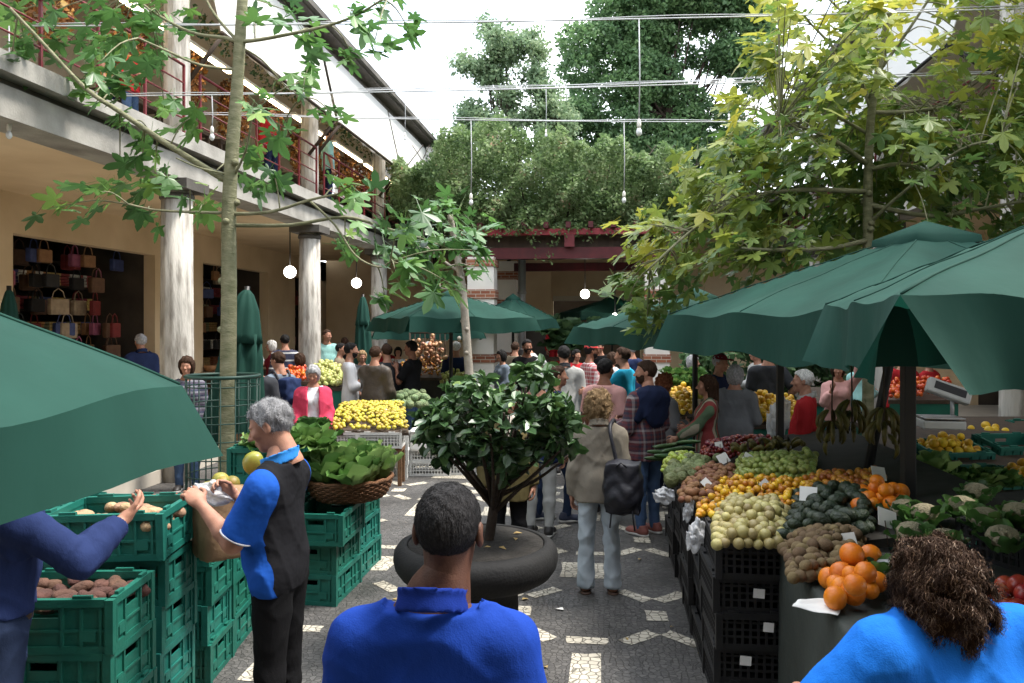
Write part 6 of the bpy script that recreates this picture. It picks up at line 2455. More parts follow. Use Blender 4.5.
for k in range(13):
    a = k * 2.399; r = .05 + .19 * math.sqrt(k / 13)
    x, y = r * math.cos(a), r * math.sin(a) * 1.1
    leafy('cabbage', (c.x + x * 1.25, c.y + y * 1.3, c.z + .13 + .07 * (1 - r / .25)), 13, .25, 'bright green cabbage with broad wavy leaves in the wicker basket', 'cabbage', 'cabbages in the wicker basket', spread=.42 + .028 * k, bias=.62 + .1 * (k % 3 - 1), rad=.045)

# ------------------------------------------------------------------ stalls farther off


def table(quad, label, mt=None, skirt=True, name='market_stall'):
    A_, B_, C_, D_ = [Vector(q) for q in quad]
    o = (A_ + B_ + C_ + D_) / 4
    t = empty(name, (o.x, o.y, 0), 0, label, 'stall')
    m = MB()
    top = [Vector((q.x - o.x, q.y - o.y, q.z - .015)) for q in (A_, B_, C_, D_)]
    bot = [q - Vector((0, 0, .05)) for q in top]
    m.add(top + bot, [(0, 1, 2, 3), (7, 6, 5, 4), (0, 4, 5, 1), (1, 5, 6, 2), (2, 6, 7, 3), (3, 7, 4, 0)])
    m.build('stall_top', WOOD_D, t)
    if skirt:
        m = MB()
        gz = [Vector((q.x * .96, q.y * .96, .02)) for q in top]
        up = [Vector((q.x * .96, q.y * .96, q.z - .055)) for q in top]
        m.add(gz + up, [(0, 1, 5, 4), (1, 2, 6, 5), (2, 3, 7, 6), (3, 0, 4, 7)])
        m.build('skirt', mt or BED, t)
    return t


GREENC = mat('green_stall_skirt', (0.01, 0.13, 0.09), 0.7, 0.2, 4)


def quadp(px0, px1, pyf, df, bx0, bx1, pyb, db):
    return [P(px0, pyf, df), P(px1, pyf, df), P(bx1, pyb, db), P(bx0, pyb, db)]


qd = quadp(324, 409, 431, 10.52, 343, 402, 404, 12.0)
m = MB(); m.add([q - Vector((0, 0, .02)) for q in qd] + [q - Vector((0, 0, .06)) for q in qd], [(0, 1, 2, 3), (7, 6, 5, 4), (0, 4, 5, 1), (1, 5, 6, 2), (2, 6, 7, 3), (3, 7, 4, 0)])
tag(m.build('lemon_board', WOOD_D), 'sloping board beneath the lemons on the white crates', 'board')
heap('lemon', qd, .032, 'small yellow lemon in the heap on the white crates', 'lemon', 'lemons on the white crates', crown=.07, layers=1.1, maxn=300, dz=.01)
heap('artichoke', quadp(392, 432, 409, 12.1, 392, 428, 400, 12.9), .06, 'grey green artichoke behind the lemons on the white crates', 'artichoke', 'artichokes behind the lemons', crown=.03)
sheet([P(378, 415, 11.15), P(388, 415, 11.15), P(388, 409, 11.3), P(379, 409, 11.3)], PAPER, 'price_card', 'white price card lying on the lemons', 'price card', .003, 3)

STALLS = [
    # kind, r, quad, stall label, fruit label, cat, skirt
    ('yellow_citrus', .045, quadp(742, 800, 424, 9.8, 748, 792, 399, 11.0), 'stall with a green front carrying the bright yellow citrus heap', 'bright yellow citrus heaped behind the man in red jacket', 'fruit', GREENC),
    ('yellow_citrus', .05, quadp(672, 696, 416, 10.6, 671, 690, 391, 12.0), 'stall of yellow fruit behind the striped poncho woman', 'yellow fruit heaped behind the striped poncho woman', 'fruit', GREENC),
    ('green_apple', .045, quadp(312, 343, 387, 13.0, 314, 340, 366, 14.4), 'stall of pale green apples behind the lady in pink jacket', 'pale green apple heaped behind the lady in pink jacket', 'fruit', GREENC),
    ('tomato', .04, quadp(284, 312, 381, 13.4, 286, 311, 371, 14.6), 'stall of tomatoes left of the pale apples', 'orange red tomato heaped left of the pale apples', 'tomato', GREENC),
    ('tangerine', .05, quadp(392, 442, 377, 15.0, 396, 438, 365, 16.2), 'stall of oranges behind the man in black shirt', 'orange fruit heaped behind the man in black shirt', 'fruit', BED),
    ('green_apple', .05, quadp(440, 475, 384, 15.0, 442, 470, 362, 16.4), 'stall of pale vegetables beneath the onion strings', 'pale green fruit beneath the onion strings', 'fruit', BED),
    ('tomato', .045, quadp(888, 960, 399, 10.6, 890, 950, 384, 12.0), 'stall of red and orange vegetables beyond the dark posts', 'red orange tomato heaped beyond the dark parasol posts', 'tomato', GREENC),
    ('green_apple', .05, quadp(640, 676, 424, 12.0, 648, 676, 408, 13.0), 'stall with mixed greens behind the plaid shirt man', 'pale green fruit heaped behind the plaid shirt man', 'fruit', GREENC),
    ('tomato', .045, quadp(800, 850, 402, 12.4, 802, 848, 386, 13.4), 'stall of mixed vegetables behind the lady in pale pink', 'red tomato heaped behind the lady in pale pink', 'tomato', GREENC),
]
for kd, r, qd, sl_, fl_, ct, sk in STALLS:
    table(qd, sl_, sk)
    heap(kd, qd, r, fl_, ct, fl_.split(' heaped')[0] + ' on ' + sl_[:30], crown=.06, layers=1.3, maxn=300)
# right-hand stall: shallow green crates tilted towards the camera, each with its own fruit
pos = [(948, 452, 7.7, 'yellow_citrus', 'small yellow citrus in the tilted green crate below the scale'), (1012, 446, 7.9, 'tangerine', 'orange citrus in the tilted green crate at the right edge'),
       (975, 480, 6.7, 'green_apple', 'pale green fruit in the tilted green crate before the citrus'), (1030, 482, 6.8, 'yellow_citrus', 'yellow fruit in the tilted green crate nearest the right edge'),
       (985, 440, 8.9, 'yellow_citrus', 'yellow citrus in the farther tilted crate beside the scale'), (1040, 430, 9.2, 'tangerine', 'orange citrus in the farthest tilted crate')]
tq = [cam(3.2, 6.3, .80), cam(5.2, 6.3, .80), cam(6.2, 9.6, 1.05), cam(4.1, 9.6, 1.05)]
table(tq, 'right hand stall table carrying tilted green crates of citrus', GREENC)
for k, (px, py, d, kd, lb) in enumerate(pos):
    p = P(px, py, d)
    crate('green', (p.x, p.y, p.z - .17), YAW + .1, 'tilted green crate filled with ' + lb.split(' in the')[0] + ', on the right hand stall', 'tilted green crates on the right hand stall', (.18, 0))
    a = Vector((.27 * CA, .27 * SA, 0)); b_ = Vector((-.18 * SA, .18 * CA, .03))
    heap(kd, [p - a - b_, p + a - b_, p + a + b_, p - a + b_], FR[kd][0].dimensions.x / 2 or .045, lb, 'fruit', lb, crown=.05, layers=1.5)
leafy('lettuce', P(935, 487, 6.3), 18, .26, 'pale green leafy lettuce beside the tilted green crates', 'lettuce', spread=1.1, bias=.9)
for k in range(5):
    leafy('leafy_greens', P(960 + 12 * k, 487, 6.2 + .1 * (k % 2)), 18, .15, 'green leafy bunch in front of the tilted green crates', 'herbs', 'leafy bunches before the tilted crates', spread=1.0, bias=.55)

# weighing scale
c = P(940, 428, 8.2)
t = empty('weighing_scale', c, YAW - .2, 'grey market weighing scale with a tilted display on the right hand stall', 'scale')
SC = mat('scale_grey', (0.42, 0.42, 0.40), 0.4, 0.05, 3)
m = MB(); m.box(-.2, .2, -.16, .16, 0, .09); m.build('scale_body', SC, t, bevel=.015)
m = MB(); m.box(-.19, .19, -.17, .17, .105, .12); m.box(-.02, .02, -.02, .02, .09, .105); m.build('pan', STEEL, t, bevel=.004)
m = MB(); m.tube([(.16, .14, .05), (.16, .14, .32)], .02, 8); m.build('pillar', STEEL, t)
M = Matrix.Translation((.12, .13, .37)) @ Matrix.Rotation(.35, 4, 'Y') @ Matrix.Rotation(-.3, 4, 'X')
m = MB(); m.box(-.22, .22, -.05, .05, -.08, .08, 0, M); dsp = m.build('display', SC, t, bevel=.02)
m = MB(); m.box(-.16, .16, -.054, -.0505, -.03, .05, 0, M); m.build('screen', IRON, dsp)

# pineapples and banana leaves by the right pillar, onion strings far left, a palm-like plant in the hall
for k in range(12):
    p = P(668 + (k % 6) * 6.5, 392 - 9 * (k // 6), 12.2 + .35 * (k // 6))
    t = empty('pineapple', p, 0, 'pineapple with a spiky green crown before the right brick banded pillar', 'pineapple', 'pineapples before the right pillar')
    m = MB(); m.lathe([(.03, -.11), (.055, -.08), (.062, 0), (.055, .07), (.02, .10)], 14); m.build('fruit_body', FR['squash'][0].data.materials[0], t)
    leafy('crown', (0, 0, .09), 12, .16, None, None, parent=t, spread=.8, bias=.55, rad=.01)
ons = [P(430 + gp.gauss(0, 8), 351 + gp.gauss(0, 8), 15.6 + gp.uniform(-.2, .2)) for k in range(85)]
for p in ons:
    put('onion', p, (gp.uniform(-1, 1), gp.uniform(-1, 1), 0), 'reddish white onion hung in strings behind the man in black shirt', 'onion', 'onions hung in strings', 1.15)
t = empty('onion_rack', W(430, 15.65), 0, 'thin dark rack the onion strings hang from', 'rack')
m = MB(); m.tube([(-.4, 0, 0), (-.4, 0, 2.0)], .02, 6); m.tube([(.4, 0, 0), (.4, 0, 2.0)], .02, 6); m.tube([(-.4, 0, 1.98), (.4, 0, 1.98)], .02, 6)
for k in range(7): m.tube([(-.3 + k * .1, 0, 1.98), (-.3 + k * .1, 0, 1.3)], .012, 5)
m.build('frame', WOOD_D, t)
for k in range(9):
    p = P(552 + 5.5 * k, 335 + 5 * ((k * 3) % 4), 20.5)
    leafy('potted_greens', p, 22, .48, 'dim green fronds of a plant display inside the pergola shade', 'plant', 'plants in the pergola shade', BIGT, spread=1.15, bias=.25)
t = empty('plant_bench', W(573, 20.8), 0, 'dark bench carrying the plant display under the pergola', 'bench')
m = MB(); m.box(-.9, .9, -.3, .3, 1.2, 1.28)
for a in (-.8, .8): m.box(a - .04, a + .04, -.25, .25, 0, 1.2)
m.build('bench_frame', WOOD_D, t)
for kk in list(FR):
    if not FR[kk][1]:
        bpy.data.objects.remove(FR[kk][0])
# ------------------------------------------------------------------ people


def at(px, d): return ((px - CX) / F * d, d)


BLUE = cloth('royal_blue_cotton', (0.010, 0.042, 0.27), fold=.35)
BLUE_D = cloth('royal_blue_collar', (0.008, 0.026, 0.19), fold=.2)
CARD = cloth('bright_blue_knit', (0.01, 0.13, 0.52), fold=.4)
INDIGO = cloth('indigo_jersey', (0.016, 0.027, 0.085), fold=.5)
POLO = None


def polo_mat():
    m, nt, b = _nt('blue_and_black_polo')
    N, L = nt.nodes, nt.links
    tc = N.new('ShaderNodeTexCoord')
    sp = N.new('ShaderNodeSeparateXYZ')
    L.new(tc.outputs['Object'], sp.inputs[0])
    # blue in front and over the shoulders and sleeves, black side and back panels
    r = ramp(nt, [(0.0, (0.010, 0.010, 0.012)), (0.5, (0.012, 0.075, 0.36))])
    r.color_ramp.interpolation = 'CONSTANT'
    ax = N.new('ShaderNodeMath'); ax.operation = 'ABSOLUTE'
    L.new(sp.outputs['X'], ax.inputs[0])
    mr = N.new('ShaderNodeMapRange')
    mr.inputs['From Min'].default_value = -.03; mr.inputs['From Max'].default_value = .07
    zs_ = N.new('ShaderNodeMath'); zs_.operation = 'MULTIPLY_ADD'
    zs_.inputs[1].default_value = -.22; zs_.inputs[2].default_value = .27
    L.new(sp.outputs['Z'], zs_.inputs[0])
    ys_ = N.new('ShaderNodeMath')
    L.new(sp.outputs['Y'], ys_.inputs[0]); L.new(zs_.outputs[0], ys_.inputs[1])
    L.new(ys_.outputs[0], mr.inputs['Value'])
    sl = N.new('ShaderNodeMapRange')
    sl.inputs['From Min'].default_value = .196; sl.inputs['From Max'].default_value = .202
    L.new(ax.outputs[0], sl.inputs['Value'])
    mxm = N.new('ShaderNodeMath'); mxm.operation = 'MAXIMUM'
    L.new(mr.outputs[0], mxm.inputs[0]); L.new(sl.outputs[0], mxm.inputs[1])
    # sleeves only above the elbow line
    L.new(mxm.outputs[0], r.inputs[0])
    L.new(r.outputs[0], b.inputs['Base Color'])
    b.inputs['Roughness'].default_value = .85
    b.inputs['Specular IOR Level'].default_value = .1
    nz = N.new('ShaderNodeTexNoise'); nz.inputs['Scale'].default_value = 16
    bp = N.new('ShaderNodeBump'); bp.inputs['Strength'].default_value = .4; bp.inputs['Distance'].default_value = .02
    L.new(tc.outputs['Object'], nz.inputs['Vector']); L.new(nz.outputs['Fac'], bp.inputs['Height']); L.new(bp.outputs[0], b.inputs['Normal'])
    return m


WHITEC_ = cloth('white_trim', (.6, .6, .62), fold=.1)
TRIM = cloth('bright_blue_trim', (0.03, 0.20, 0.55), fold=.1)


def add_strands(o, info, style, hm, n, length, width, flow, curl=0.0, segs=4, seed=2):
    v, f = hair_mesh(style, 0.0085)
    sv, sf = strands(v, f, n, length, width, flow, curl, seed, segs)
    h = [c for c in KIDS[o.name] if c.name.startswith('hair')][0]
    np_mesh('hair_strands', info['fin'](info['hc'] + sv @ info['Rh'].T), sf, HAIRM[hm], h)


# the man seen from behind, nearest
o, i1 = person('man seen from behind in a royal blue polo shirt, nearest the camera, short greying hair', at(434, 1.98), 4, 1.745, head_off=(.034, 0, 0), skin=SKIN_BROWN, hair=('buzz', 'salt'),
               top=('polo_shirt', BLUE), sleeve=.46, infl=.02, bottom=NAVYC, shoes=SHOE_D, collar=BLUE_D, build=1.0, head=(3, 0), res=.0078, arms=('slight', 'slight'), fold=.9)
add_strands(o, i1, 'buzz', 'salt', 5200, .012, .0011, (0, -.5, -.6), 0, 2)
# the curly woman leaning over the counter
o, i2 = person('woman with curly brown hair in a bright blue cardigan leaning over the tarp table', at(980, 1.96), -14, 1.70, head_off=(-.02, -.035, -.13), skin=SKIN_TAN, hair=('curly', 'chestnut'),
               top=('cardigan', CARD), sleeve=1.05, infl=.03, bottom=BLACKC, shoes=SHOE_D, fem=True, build=1.55, lean=.25, head=(6, -4), res=.0085,
               arms=(((.4, .3, -.9), (-.2, .9, -.2)), ((.75, .35, -.62), (-.45, .85, -.1))), fold=.9)
add_strands(o, i2, 'curly', 'chestnut', 9000, .034, .0013, (0, -.6, -1.6), .006, 8)
HAIRM['streak'] = mat('hair_streak', (0.12, 0.068, 0.035), 0.5, 0.4, 90)
add_strands(o, i2, 'curly', 'streak', 1800, .036, .0013, (0, -.6, -1.6), .006, 8, 5)
# the man in jeans under the parasol
o, i3 = person('man in indigo long sleeved jersey and jeans reaching into crates, head hidden by the parasol', at(-2, 3.2), 60, 1.80, hair=('short', 'brown'),
               top=('jersey', INDIGO), sleeve=.95, hem=.99, infl=.016, bottom=DENIM_D, shoes=SHOE_D, lean=.16, arms=(((.0, .8, -.5), (-.55, .5, .42)), 'down'), build=1.02, bottom_name='jeans', res=.009, fold=1.2)
b_ = MB()
for k in range(36):
    a0, a1 = k * PI / 18, (k + 1) * PI / 18
BELT = mat('brown_belt', (0.05, 0.026, 0.014), .5)
b_.lathe([(.160, .955), (.166, .96), (.166, .995), (.160, 1.0)], 40); b_.v = [(x * 1.06, y * .74 + .0, z) for x, y, z in b_.v]
b_.build('belt', BELT, o)
# the man in the blue and black polo
o, i4 = person('grey haired man in blue and black polo shirt standing in profile at the crates', at(280, 3.9), -84, 1.77, hair=('short', 'grey'),
               top=('polo_shirt', polo_mat()), sleeve=.44, hem=.86, infl=.03, bottom=BLACKC, shoes=SHOE_D, collar=TRIM, belly=.07, head=(-4, -20), res=.0085, lean=.04,
               arms=(((.08, .42, -.9), (-.22, .78, .66)), ((.08, .5, -.86), (-.22, .72, .7))), curl=.9, fold=.7, build=1.06)
for sd in (1, -1):
    S_, E_ = i4['J']['s', sd], i4['J']['e', sd]
    ax_ = unit(E_ - S_)
    e1 = unit(np.cross(ax_, [0.3, 0.2, 1])); e2 = np.cross(ax_, e1)
    c_ = S_ + (E_ - S_) * .875
    m = MB(); m.tube([i4['fin'](np.array([c_ + (e1 * math.cos(q * PI / 16) + e2 * math.sin(q * PI / 16)) * .077]))[0] for q in range(33)], .0055, 6, cap=False)
    m.build('sleeve_trim', WHITEC_, o)
add_strands(o, i4, 'short', 'grey', 4200, .026, .0013, (0, -.7, -.35), .002, 3)
pw = i4['fin'](np.array([i4['J']['w', 1] + i4['J']['f', 1] * .09]))[0]
wp = o.matrix_basis @ Vector(pw)
M_ = Matrix.Translation(o.location) @ Matrix.Rotation(o.rotation_euler.z, 4, 'Z')
wp = M_ @ Vector(pw)
crumple(wp + Vector((-.03, 0, -.05)), (.12, .06, .06), .2, 'white plastic bag in the hands of the man in polo shirt')
# woman with the backpack
JK = cloth('taupe_jacket', (0.20, 0.175, 0.14), fold=.6)
o, i5 = person('woman seen from behind in a taupe jacket and pale flared jeans in the aisle', at(599, 6.4), 4, 1.60, hair=('curly', 'blonde'), top=('jacket', JK), sleeve=1.0, hem=.80, infl=.034, collar=JK, fold=1.5,
               bottom=DENIM_L, bottom_name='jeans', flare=.035, shoes=mat('brown_sandal', (.05, .025, .015), .6), sandal=True, fem=True, head=(18, 0), arms=('down', 'down'), res=.012,
               legs={1: ((.05, 0, -1), (.03, -.03, -1)), -1: ((-.05, .03, -1), (-.02, -.06, -1))}, skin=SKIN)
add_strands(o, i5, 'curly', 'blonde', 2200, .045, .0022, (0, -.3, -.8), .008, 5)
# her backpack hangs off the right shoulder
BP = mat('black_nylon', (0.012, 0.012, 0.018), .5, .2, 10, bump=.3, bs=25)
def bpk(p):
    d = el(p, (0, 0, 0), (.155, .115, .215)) * .9
    d = smin(d, np.max(np.abs(p) - [.11, .07, .17], axis=1) - .02, .05)
    d = smin(d, el(p, (0, -.09, -.07), (.11, .06, .10)), .03)
    return d - .004 * np.sin(p[:, 2] * 50 + 2 * np.sin(p[:, 0] * 30))
v, f = nets(bpk, (-.2, -.2, -.27), (.2, .17, .27), .011)
c = P(623, 487, 6.15)
t = empty('backpack', c, YAW - .25, 'black backpack hanging off the right shoulder of the woman in taupe jacket', 'backpack')
np_mesh('pack_body', v, f, BP, t)
m = MB()
sh = P(616, 425, 6.34) - c
Mi = Matrix.Rotation(-(YAW - .25), 3, 'Z')
sh = Mi @ sh
m.tube(smooth_path([(-.05, .02, .18), (sh.x - .03, sh.y - .13, sh.z - .04), (sh.x - .03, sh.y - .02, sh.z + .025), (sh.x - .02, sh.y + .10, sh.z - .03), (sh.x - .03, sh.y + .14, -.1), (-.06, .10, -.16)], 5), .016, 6)
m.build('strap', BP, t)
m = MB(); m.tube([(.08, -.09, -.16), (.09, -.10, -.25), (.10, -.09, -.31)], .007, 5); m.tube([(-.08, -.08, -.18), (-.09, -.09, -.3)], .007, 5); m.tube([(-.04, -.11, .17), (0, -.13, .21), (.04, -.11, .17)], .008, 5)
m.build('strap_end', BP, t)
# plaid man with hoodie
PLAID = banded('plaid_flannel', [(.10, .02, .025), (.03, .025, .045), (.10, .02, .025), (.25, .22, .22), (.03, .025, .045), (.10, .02, .025)], 'X', 9, [(.10, .02, .025), (.02, .02, .04), (.10, .02, .025), (.26, .23, .23), (.02, .02, .04)])
o, i6 = person('bearded man in a red plaid shirt with a navy hoodie over his shoulders', at(647, 8.15), -38, 1.77, hair=('short', 'brown'), top=('plaid_shirt', PLAID), sleeve=1.0, hem=.76, infl=.03,
               bottom=DENIM, bottom_name='jeans', shoes=mat('red_trainer', (.16, .05, .04), .6), beard='brown', head=(-42, 0), build=1.12, arms=('slight', 'hold'), res=.013)


def hood(p):
    d = el(p, (0, -.06, 1.40), (.21, .15, .12))
    d = smin(d, rc(p, (.14, -.06, 1.40), (.20, -.02, 1.20), .07, .07), .05)
    d = smin(d, rc(p, (-.14, -.06, 1.40), (-.20, -.02, 1.20), .07, .07), .05)
    d = smin(d, el(p, (0, -.125, 1.27), (.17, .06, .18)), .05)
    d = smax(d, -el(p, (0, .02, 1.56), (.09, .1, .14)), .02)
    return d - clothes_noise(p, .006, 2)


v, f = nets(hood, (-.34, -.3, .98), (.34, .2, 1.62), .014)
np_mesh('draped_hoodie', i6['fin'](v), f, NAVYC, o)


def cap_on(o, info, mt):
    def fn(p):
        d = el(p, (0, -.012, .04), (.088, .108, .095))
        d = smax(d, .045 - p[:, 2] - .15 * np.minimum(p[:, 1], 0) * 0, .004)
        b = np.maximum(np.maximum(np.linalg.norm((p[:, :2] - [0, .09]) * [1, .85], axis=1) - .082, np.abs(p[:, 2] - .052 + .35 * (p[:, 1] - .09) ** 2 * 6) - .006), -p[:, 1] + .06)
        return np.minimum(d, b)
    v, f = nets(fn, (-.12, -.15, .02), (.12, .2, .16), .007)
    np_mesh('cap', info['fin'](info['hc'] + v @ info['Rh'].T), f, mt, o)


CHECK = banded('red_check_cotton', [(.30, .05, .06), (.30, .05, .06), (.55, .5, .5), (.42, .25, .26)], 'X', 16, [(.30, .05, .06), (.55, .5, .5), (.30, .05, .06)])
STRIPE = banded('poncho_stripes', [(.22, .03, .03), (.22, .03, .03), (.35, .32, .24), (.05, .09, .05), (.28, .05, .04), (.04, .04, .05), (.30, .27, .2), (.08, .13, .07)], 'X', 4.6)
NSTR = banded('navy_stripe_jumper', [(.02, .022, .05)] * 4 + [(.45, .45, .45)], 'Z', 7)
MAROON = cloth('maroon_cloth', (.12, .012, .02))
REDC = cloth('red_cloth', (.36, .02, .025))
PINKJ = cloth('bright_pink_cloth', (.52, .05, .10))
WHITEC = cloth('white_cotton', (.62, .63, .66))
PINKT = cloth('pale_pink_cotton', (.55, .30, .28))
CYAN = cloth('cyan_cotton', (.02, .30, .48))
TEAL = cloth('pale_teal_cotton', (.27, .50, .47))
LEATHER = mat('brown_leather', (.06, .048, .038), .45, .25, 12, bump=.35, bs=20)
OLIVE = cloth('olive_tan_cloth', (.10, .08, .035))
DGREY = cloth('charcoal_cloth', (.035, .037, .043))
LGREY = cloth('light_grey_cloth', (.34, .34, .33))
BGREY = cloth('blue_grey_cotton', (.14, .17, .21))
NAVYB = cloth('navy_jacket_cloth', (.016, .025, .07))

person('man in a pale pink T shirt seen from behind, past the plaid shirt man', at(605, 9.0), 30, 1.75, hair=('short', 'black'), top=('t_shirt', PINKT), sleeve=.42, infl=.02, bottom=DENIM_D, shoes=SHOE_D, head=(10, 0), skin=SKIN_TAN)
person('man in a bright cyan T shirt facing left beyond the plaid shirt man', at(624, 11.2), -60, 1.82, hair=('short', 'brown'), top=('t_shirt', CYAN), sleeve=.42, infl=.022, bottom=DENIM, shoes=SHOE_D, arms=('hold', 'reach'))
o, inf = person('man in a red cap and red checked shirt beneath the pergola', at(590, 12.6), 75, 1.84, hair=('short', 'black'), top=('checked_shirt', CHECK), sleeve=.95, infl=.025, bottom=DENIM_D, shoes=SHOE_D, arms=('hold', 'hold'), skin=SKIN_TAN, beard='black')
cap_on(o, inf, mat('red_cap', (.42, .03, .03), .6))
person('broad man in a pale grey hooded top seen from behind, above the bush', at(564, 11.4), -5, 1.83, hair=('short', 'black'), top=('hooded_top', LGREY), sleeve=1.0, infl=.03, bottom=DENIM_D, shoes=SHOE_D, build=1.15, collar=DGREY)
person('dark bearded man with folded arms left of the bush top', at(527, 14.6), 165, 1.86, hair=('short', 'black'), top=('jumper', BLACKC), sleeve=1.0, infl=.024, bottom=BLACKC, shoes=SHOE_D, arms=('crossed', 'crossed'), skin=SKIN_TAN, beard='black')
person('man in a white shirt bending before the stair wall', at(536, 17.5), -70, 1.8, hair=('short', 'black'), top=('shirt', WHITEC), sleeve=.95, infl=.024, bottom=NAVYC, shoes=SHOE_D, lean=.25, arms=('hold', 'hold'))
person('short haired person whose grey head rises just above the bush', at(541, 12.0), -150, 1.62, hair=('bob', 'grey'), top=('blouse', PINKT), sleeve=.95, infl=.02, bottom=NAVYC, shoes=SHOE_D, fem=True)
person('lady with short auburn hair in a grey cardigan behind the plaid shirt man', at(664, 9.4), 60, 1.55, hair=('curly', 'red'), top=('cardigan', GREYC), sleeve=1.0, infl=.026, bottom=NAVYC, shoes=SHOE_D, fem=True, arms=('hold', 'hold'))
person('woman with long dark hair in a striped poncho facing left', at(708, 8.7), -78, 1.58, hair=('long', 'chestnut'), top=('poncho', STRIPE), sleeve=.95, hem=.72, infl=.045, bottom=DENIM_D, shoes=SHOE_D, fem=True, arms=('hold', 'reachdown'), head=(-6, 0))
person('grey haired person in a grey jacket seen from behind beside the striped poncho', at(735, 9.3), 25, 1.66, hair=('bob', 'grey'), top=('jacket', GREYC), sleeve=1.0, hem=.75, infl=.035, bottom=DGREY, shoes=SHOE_D, arms=('hold', 'slight'))
o, inf = person('man in a navy jacket and maroon cap behind the grey haired person', at(719, 10.8), 130, 1.74, hair=('short', 'grey'), top=('jacket', NAVYB), sleeve=1.0, hem=.8, infl=.03, bottom=DGREY, shoes=SHOE_D)
cap_on(o, inf, MAROON)
person('man in a charcoal T shirt whose head is hidden by the large parasol', at(768, 11.5), 15, 1.86, hair=('short', 'black'), top=('t_shirt', DGREY), sleeve=.42, infl=.022, bottom=DENIM, shoes=SHOE_D, arms=('hip', 'slight'))
person('white haired man in a red jacket facing left beside the thin post', at(805, 8.1), -70, 1.68, hair=('short', 'white'), top=('jacket', REDC), sleeve=1.0, hem=.78, infl=.036, bottom=DGREY, shoes=SHOE_D, belly=.05, collar=LGREY, arms=('slight', 'slight'))
person('lady in a pale pink top with raised hand beyond the man in red jacket', at(838, 11.4), -160, 1.6, hair=('bob', 'chestnut'), top=('blouse', PINKT), sleeve=.9, infl=.024, bottom=NAVYC, shoes=SHOE_D, fem=True, arms=('face', 'up'))
person('person in a bright red jumper between the two dark posts', at(903, 12.5), 175, 1.72, hair=('short', 'black'), top=('jumper', REDC), sleeve=1.0, infl=.03, bottom=DGREY, shoes=SHOE_D)
person('person in a red jumper half hidden beyond the right dark post', at(930, 13.0), 150, 1.66, hair=('bob', 'brown'), top=('jumper', REDC), sleeve=1.0, infl=.03, bottom=DGREY, shoes=SHOE_D, fem=True)
# between the planter and the aisle
o, inf = person('person in an olive tan jacket and pale scarf hidden behind the bush', at(508, 6.75), 170, 1.62, hair=('bob', 'brown'), top=('jacket', OLIVE), sleeve=1.0, hem=.72, infl=.034, bottom=BLACKC, shoes=SHOE_D, fem=True, arms=('down', 'down'))
SCARF = banded('pale_scarf', [(.5, .46, .4), (.25, .2, .17), (.5, .46, .4)], 'X', 30)
v, f = nets(lambda p: smin(el(p, (0, .02, 1.46), (.11, .10, .05)), np.maximum(rc(p, (.03, .13, 1.42), (.035, .17, 1.05), .035, .045), -1), .04) - clothes_noise(p, .005, 1), (-.2, -.15, .95), (.2, .28, 1.55), .014)
np_mesh('scarf', inf['fin'](v), f, SCARF, o)
person('person in navy jeans and trainers striding right behind the bush', at(556, 8.7), 78, 1.72, hair=('short', 'brown'), top=('jacket', NAVYB), sleeve=1.0, hem=.8, infl=.03, bottom=DENIM_D, bottom_name='jeans', shoes=mat('navy_trainer', (.02, .025, .05), .6), stride=.36, res=.014)
person('person in pale grey trousers and a navy jacket behind the bush', at(540, 8.1), 15, 1.68, hair=('short', 'grey'), top=('jacket', NAVYB), sleeve=1.0, hem=.78, infl=.03, bottom=LGREY, shoes=SHOE_D, res=.014)
# left middle distance
person('grey haired man in a charcoal T shirt seen from behind beside the wire cage', at(257, 10.4), -20, 1.75, hair=('short', 'grey'), top=('t_shirt', DGREY), sleeve=.42, infl=.025, bottom=DGREY, shoes=SHOE_D)
o, inf = person('man in a blue grey T shirt carrying a navy rucksack behind the wire cage', at(279, 10.9), -55, 1.76, hair=('short', 'chestnut'), top=('t_shirt', BGREY), sleeve=.42, infl=.022, bottom=DENIM_D, shoes=SHOE_D, head=(-10, -12), arms=('hold', 'slight'))
v, f = nets(bpk, (-.2, -.2, -.27), (.2, .17, .27), .016)
pos_ = Matrix.Translation(o.location) @ Matrix.Rotation(o.rotation_euler.z, 4, 'Z') @ Vector((0, -.22, 1.22))
t = empty('backpack', pos_, o.rotation_euler.z, 'navy rucksack on the back of the man in blue grey T shirt', 'backpack')
np_mesh('pack_body', v, f, cloth('navy_nylon', (.018, .03, .08)), t)
m = MB()
for sx in (-.12, .12): m.tube(smooth_path([(sx * .8, .1, .14), (sx, .18, .29), (sx, .32, .18), (sx * 1.05, .36, 0), (sx * 1.2, .2, -.16)], 4), .018, 6)
m.build('strap', BP, t)
o, inf = person('grey haired lady in an open bright pink jacket over white', at(313, 10.4), 165, 1.60, hair=('bob', 'grey'), top=('blouse', WHITEC), sleeve=.6, infl=.02, bottom=GREYC, shoes=SHOE_D, fem=True, head=(10, -20), arms=('slight', 'slight'))


def openj(p):
    d = smin(el(p * [1, 1.2, 1], (0, 0, 1.24), (.24, .235, .32)), rc(p * [1, 1.15, 1], (0, 0, 1.15), (0, 0, .74), .215, .235), .05)
    J_ = inf['J']
    for sd in (1, -1):
        a = smin(rc(p, J_['s', sd], J_['e', sd], .095, .082), rc(p, J_['e', sd], J_['w', sd], .08, .064), .03)
        d = smin(d, a, .04)
    d = smax(d, np.abs(p[:, 2] - 1.09) - .37, .01)
    d = smax(d, -(np.maximum(np.abs(p[:, 0]) - .075, -p[:, 1] + .03)), .01)
    return d - clothes_noise(p, .005, 4)


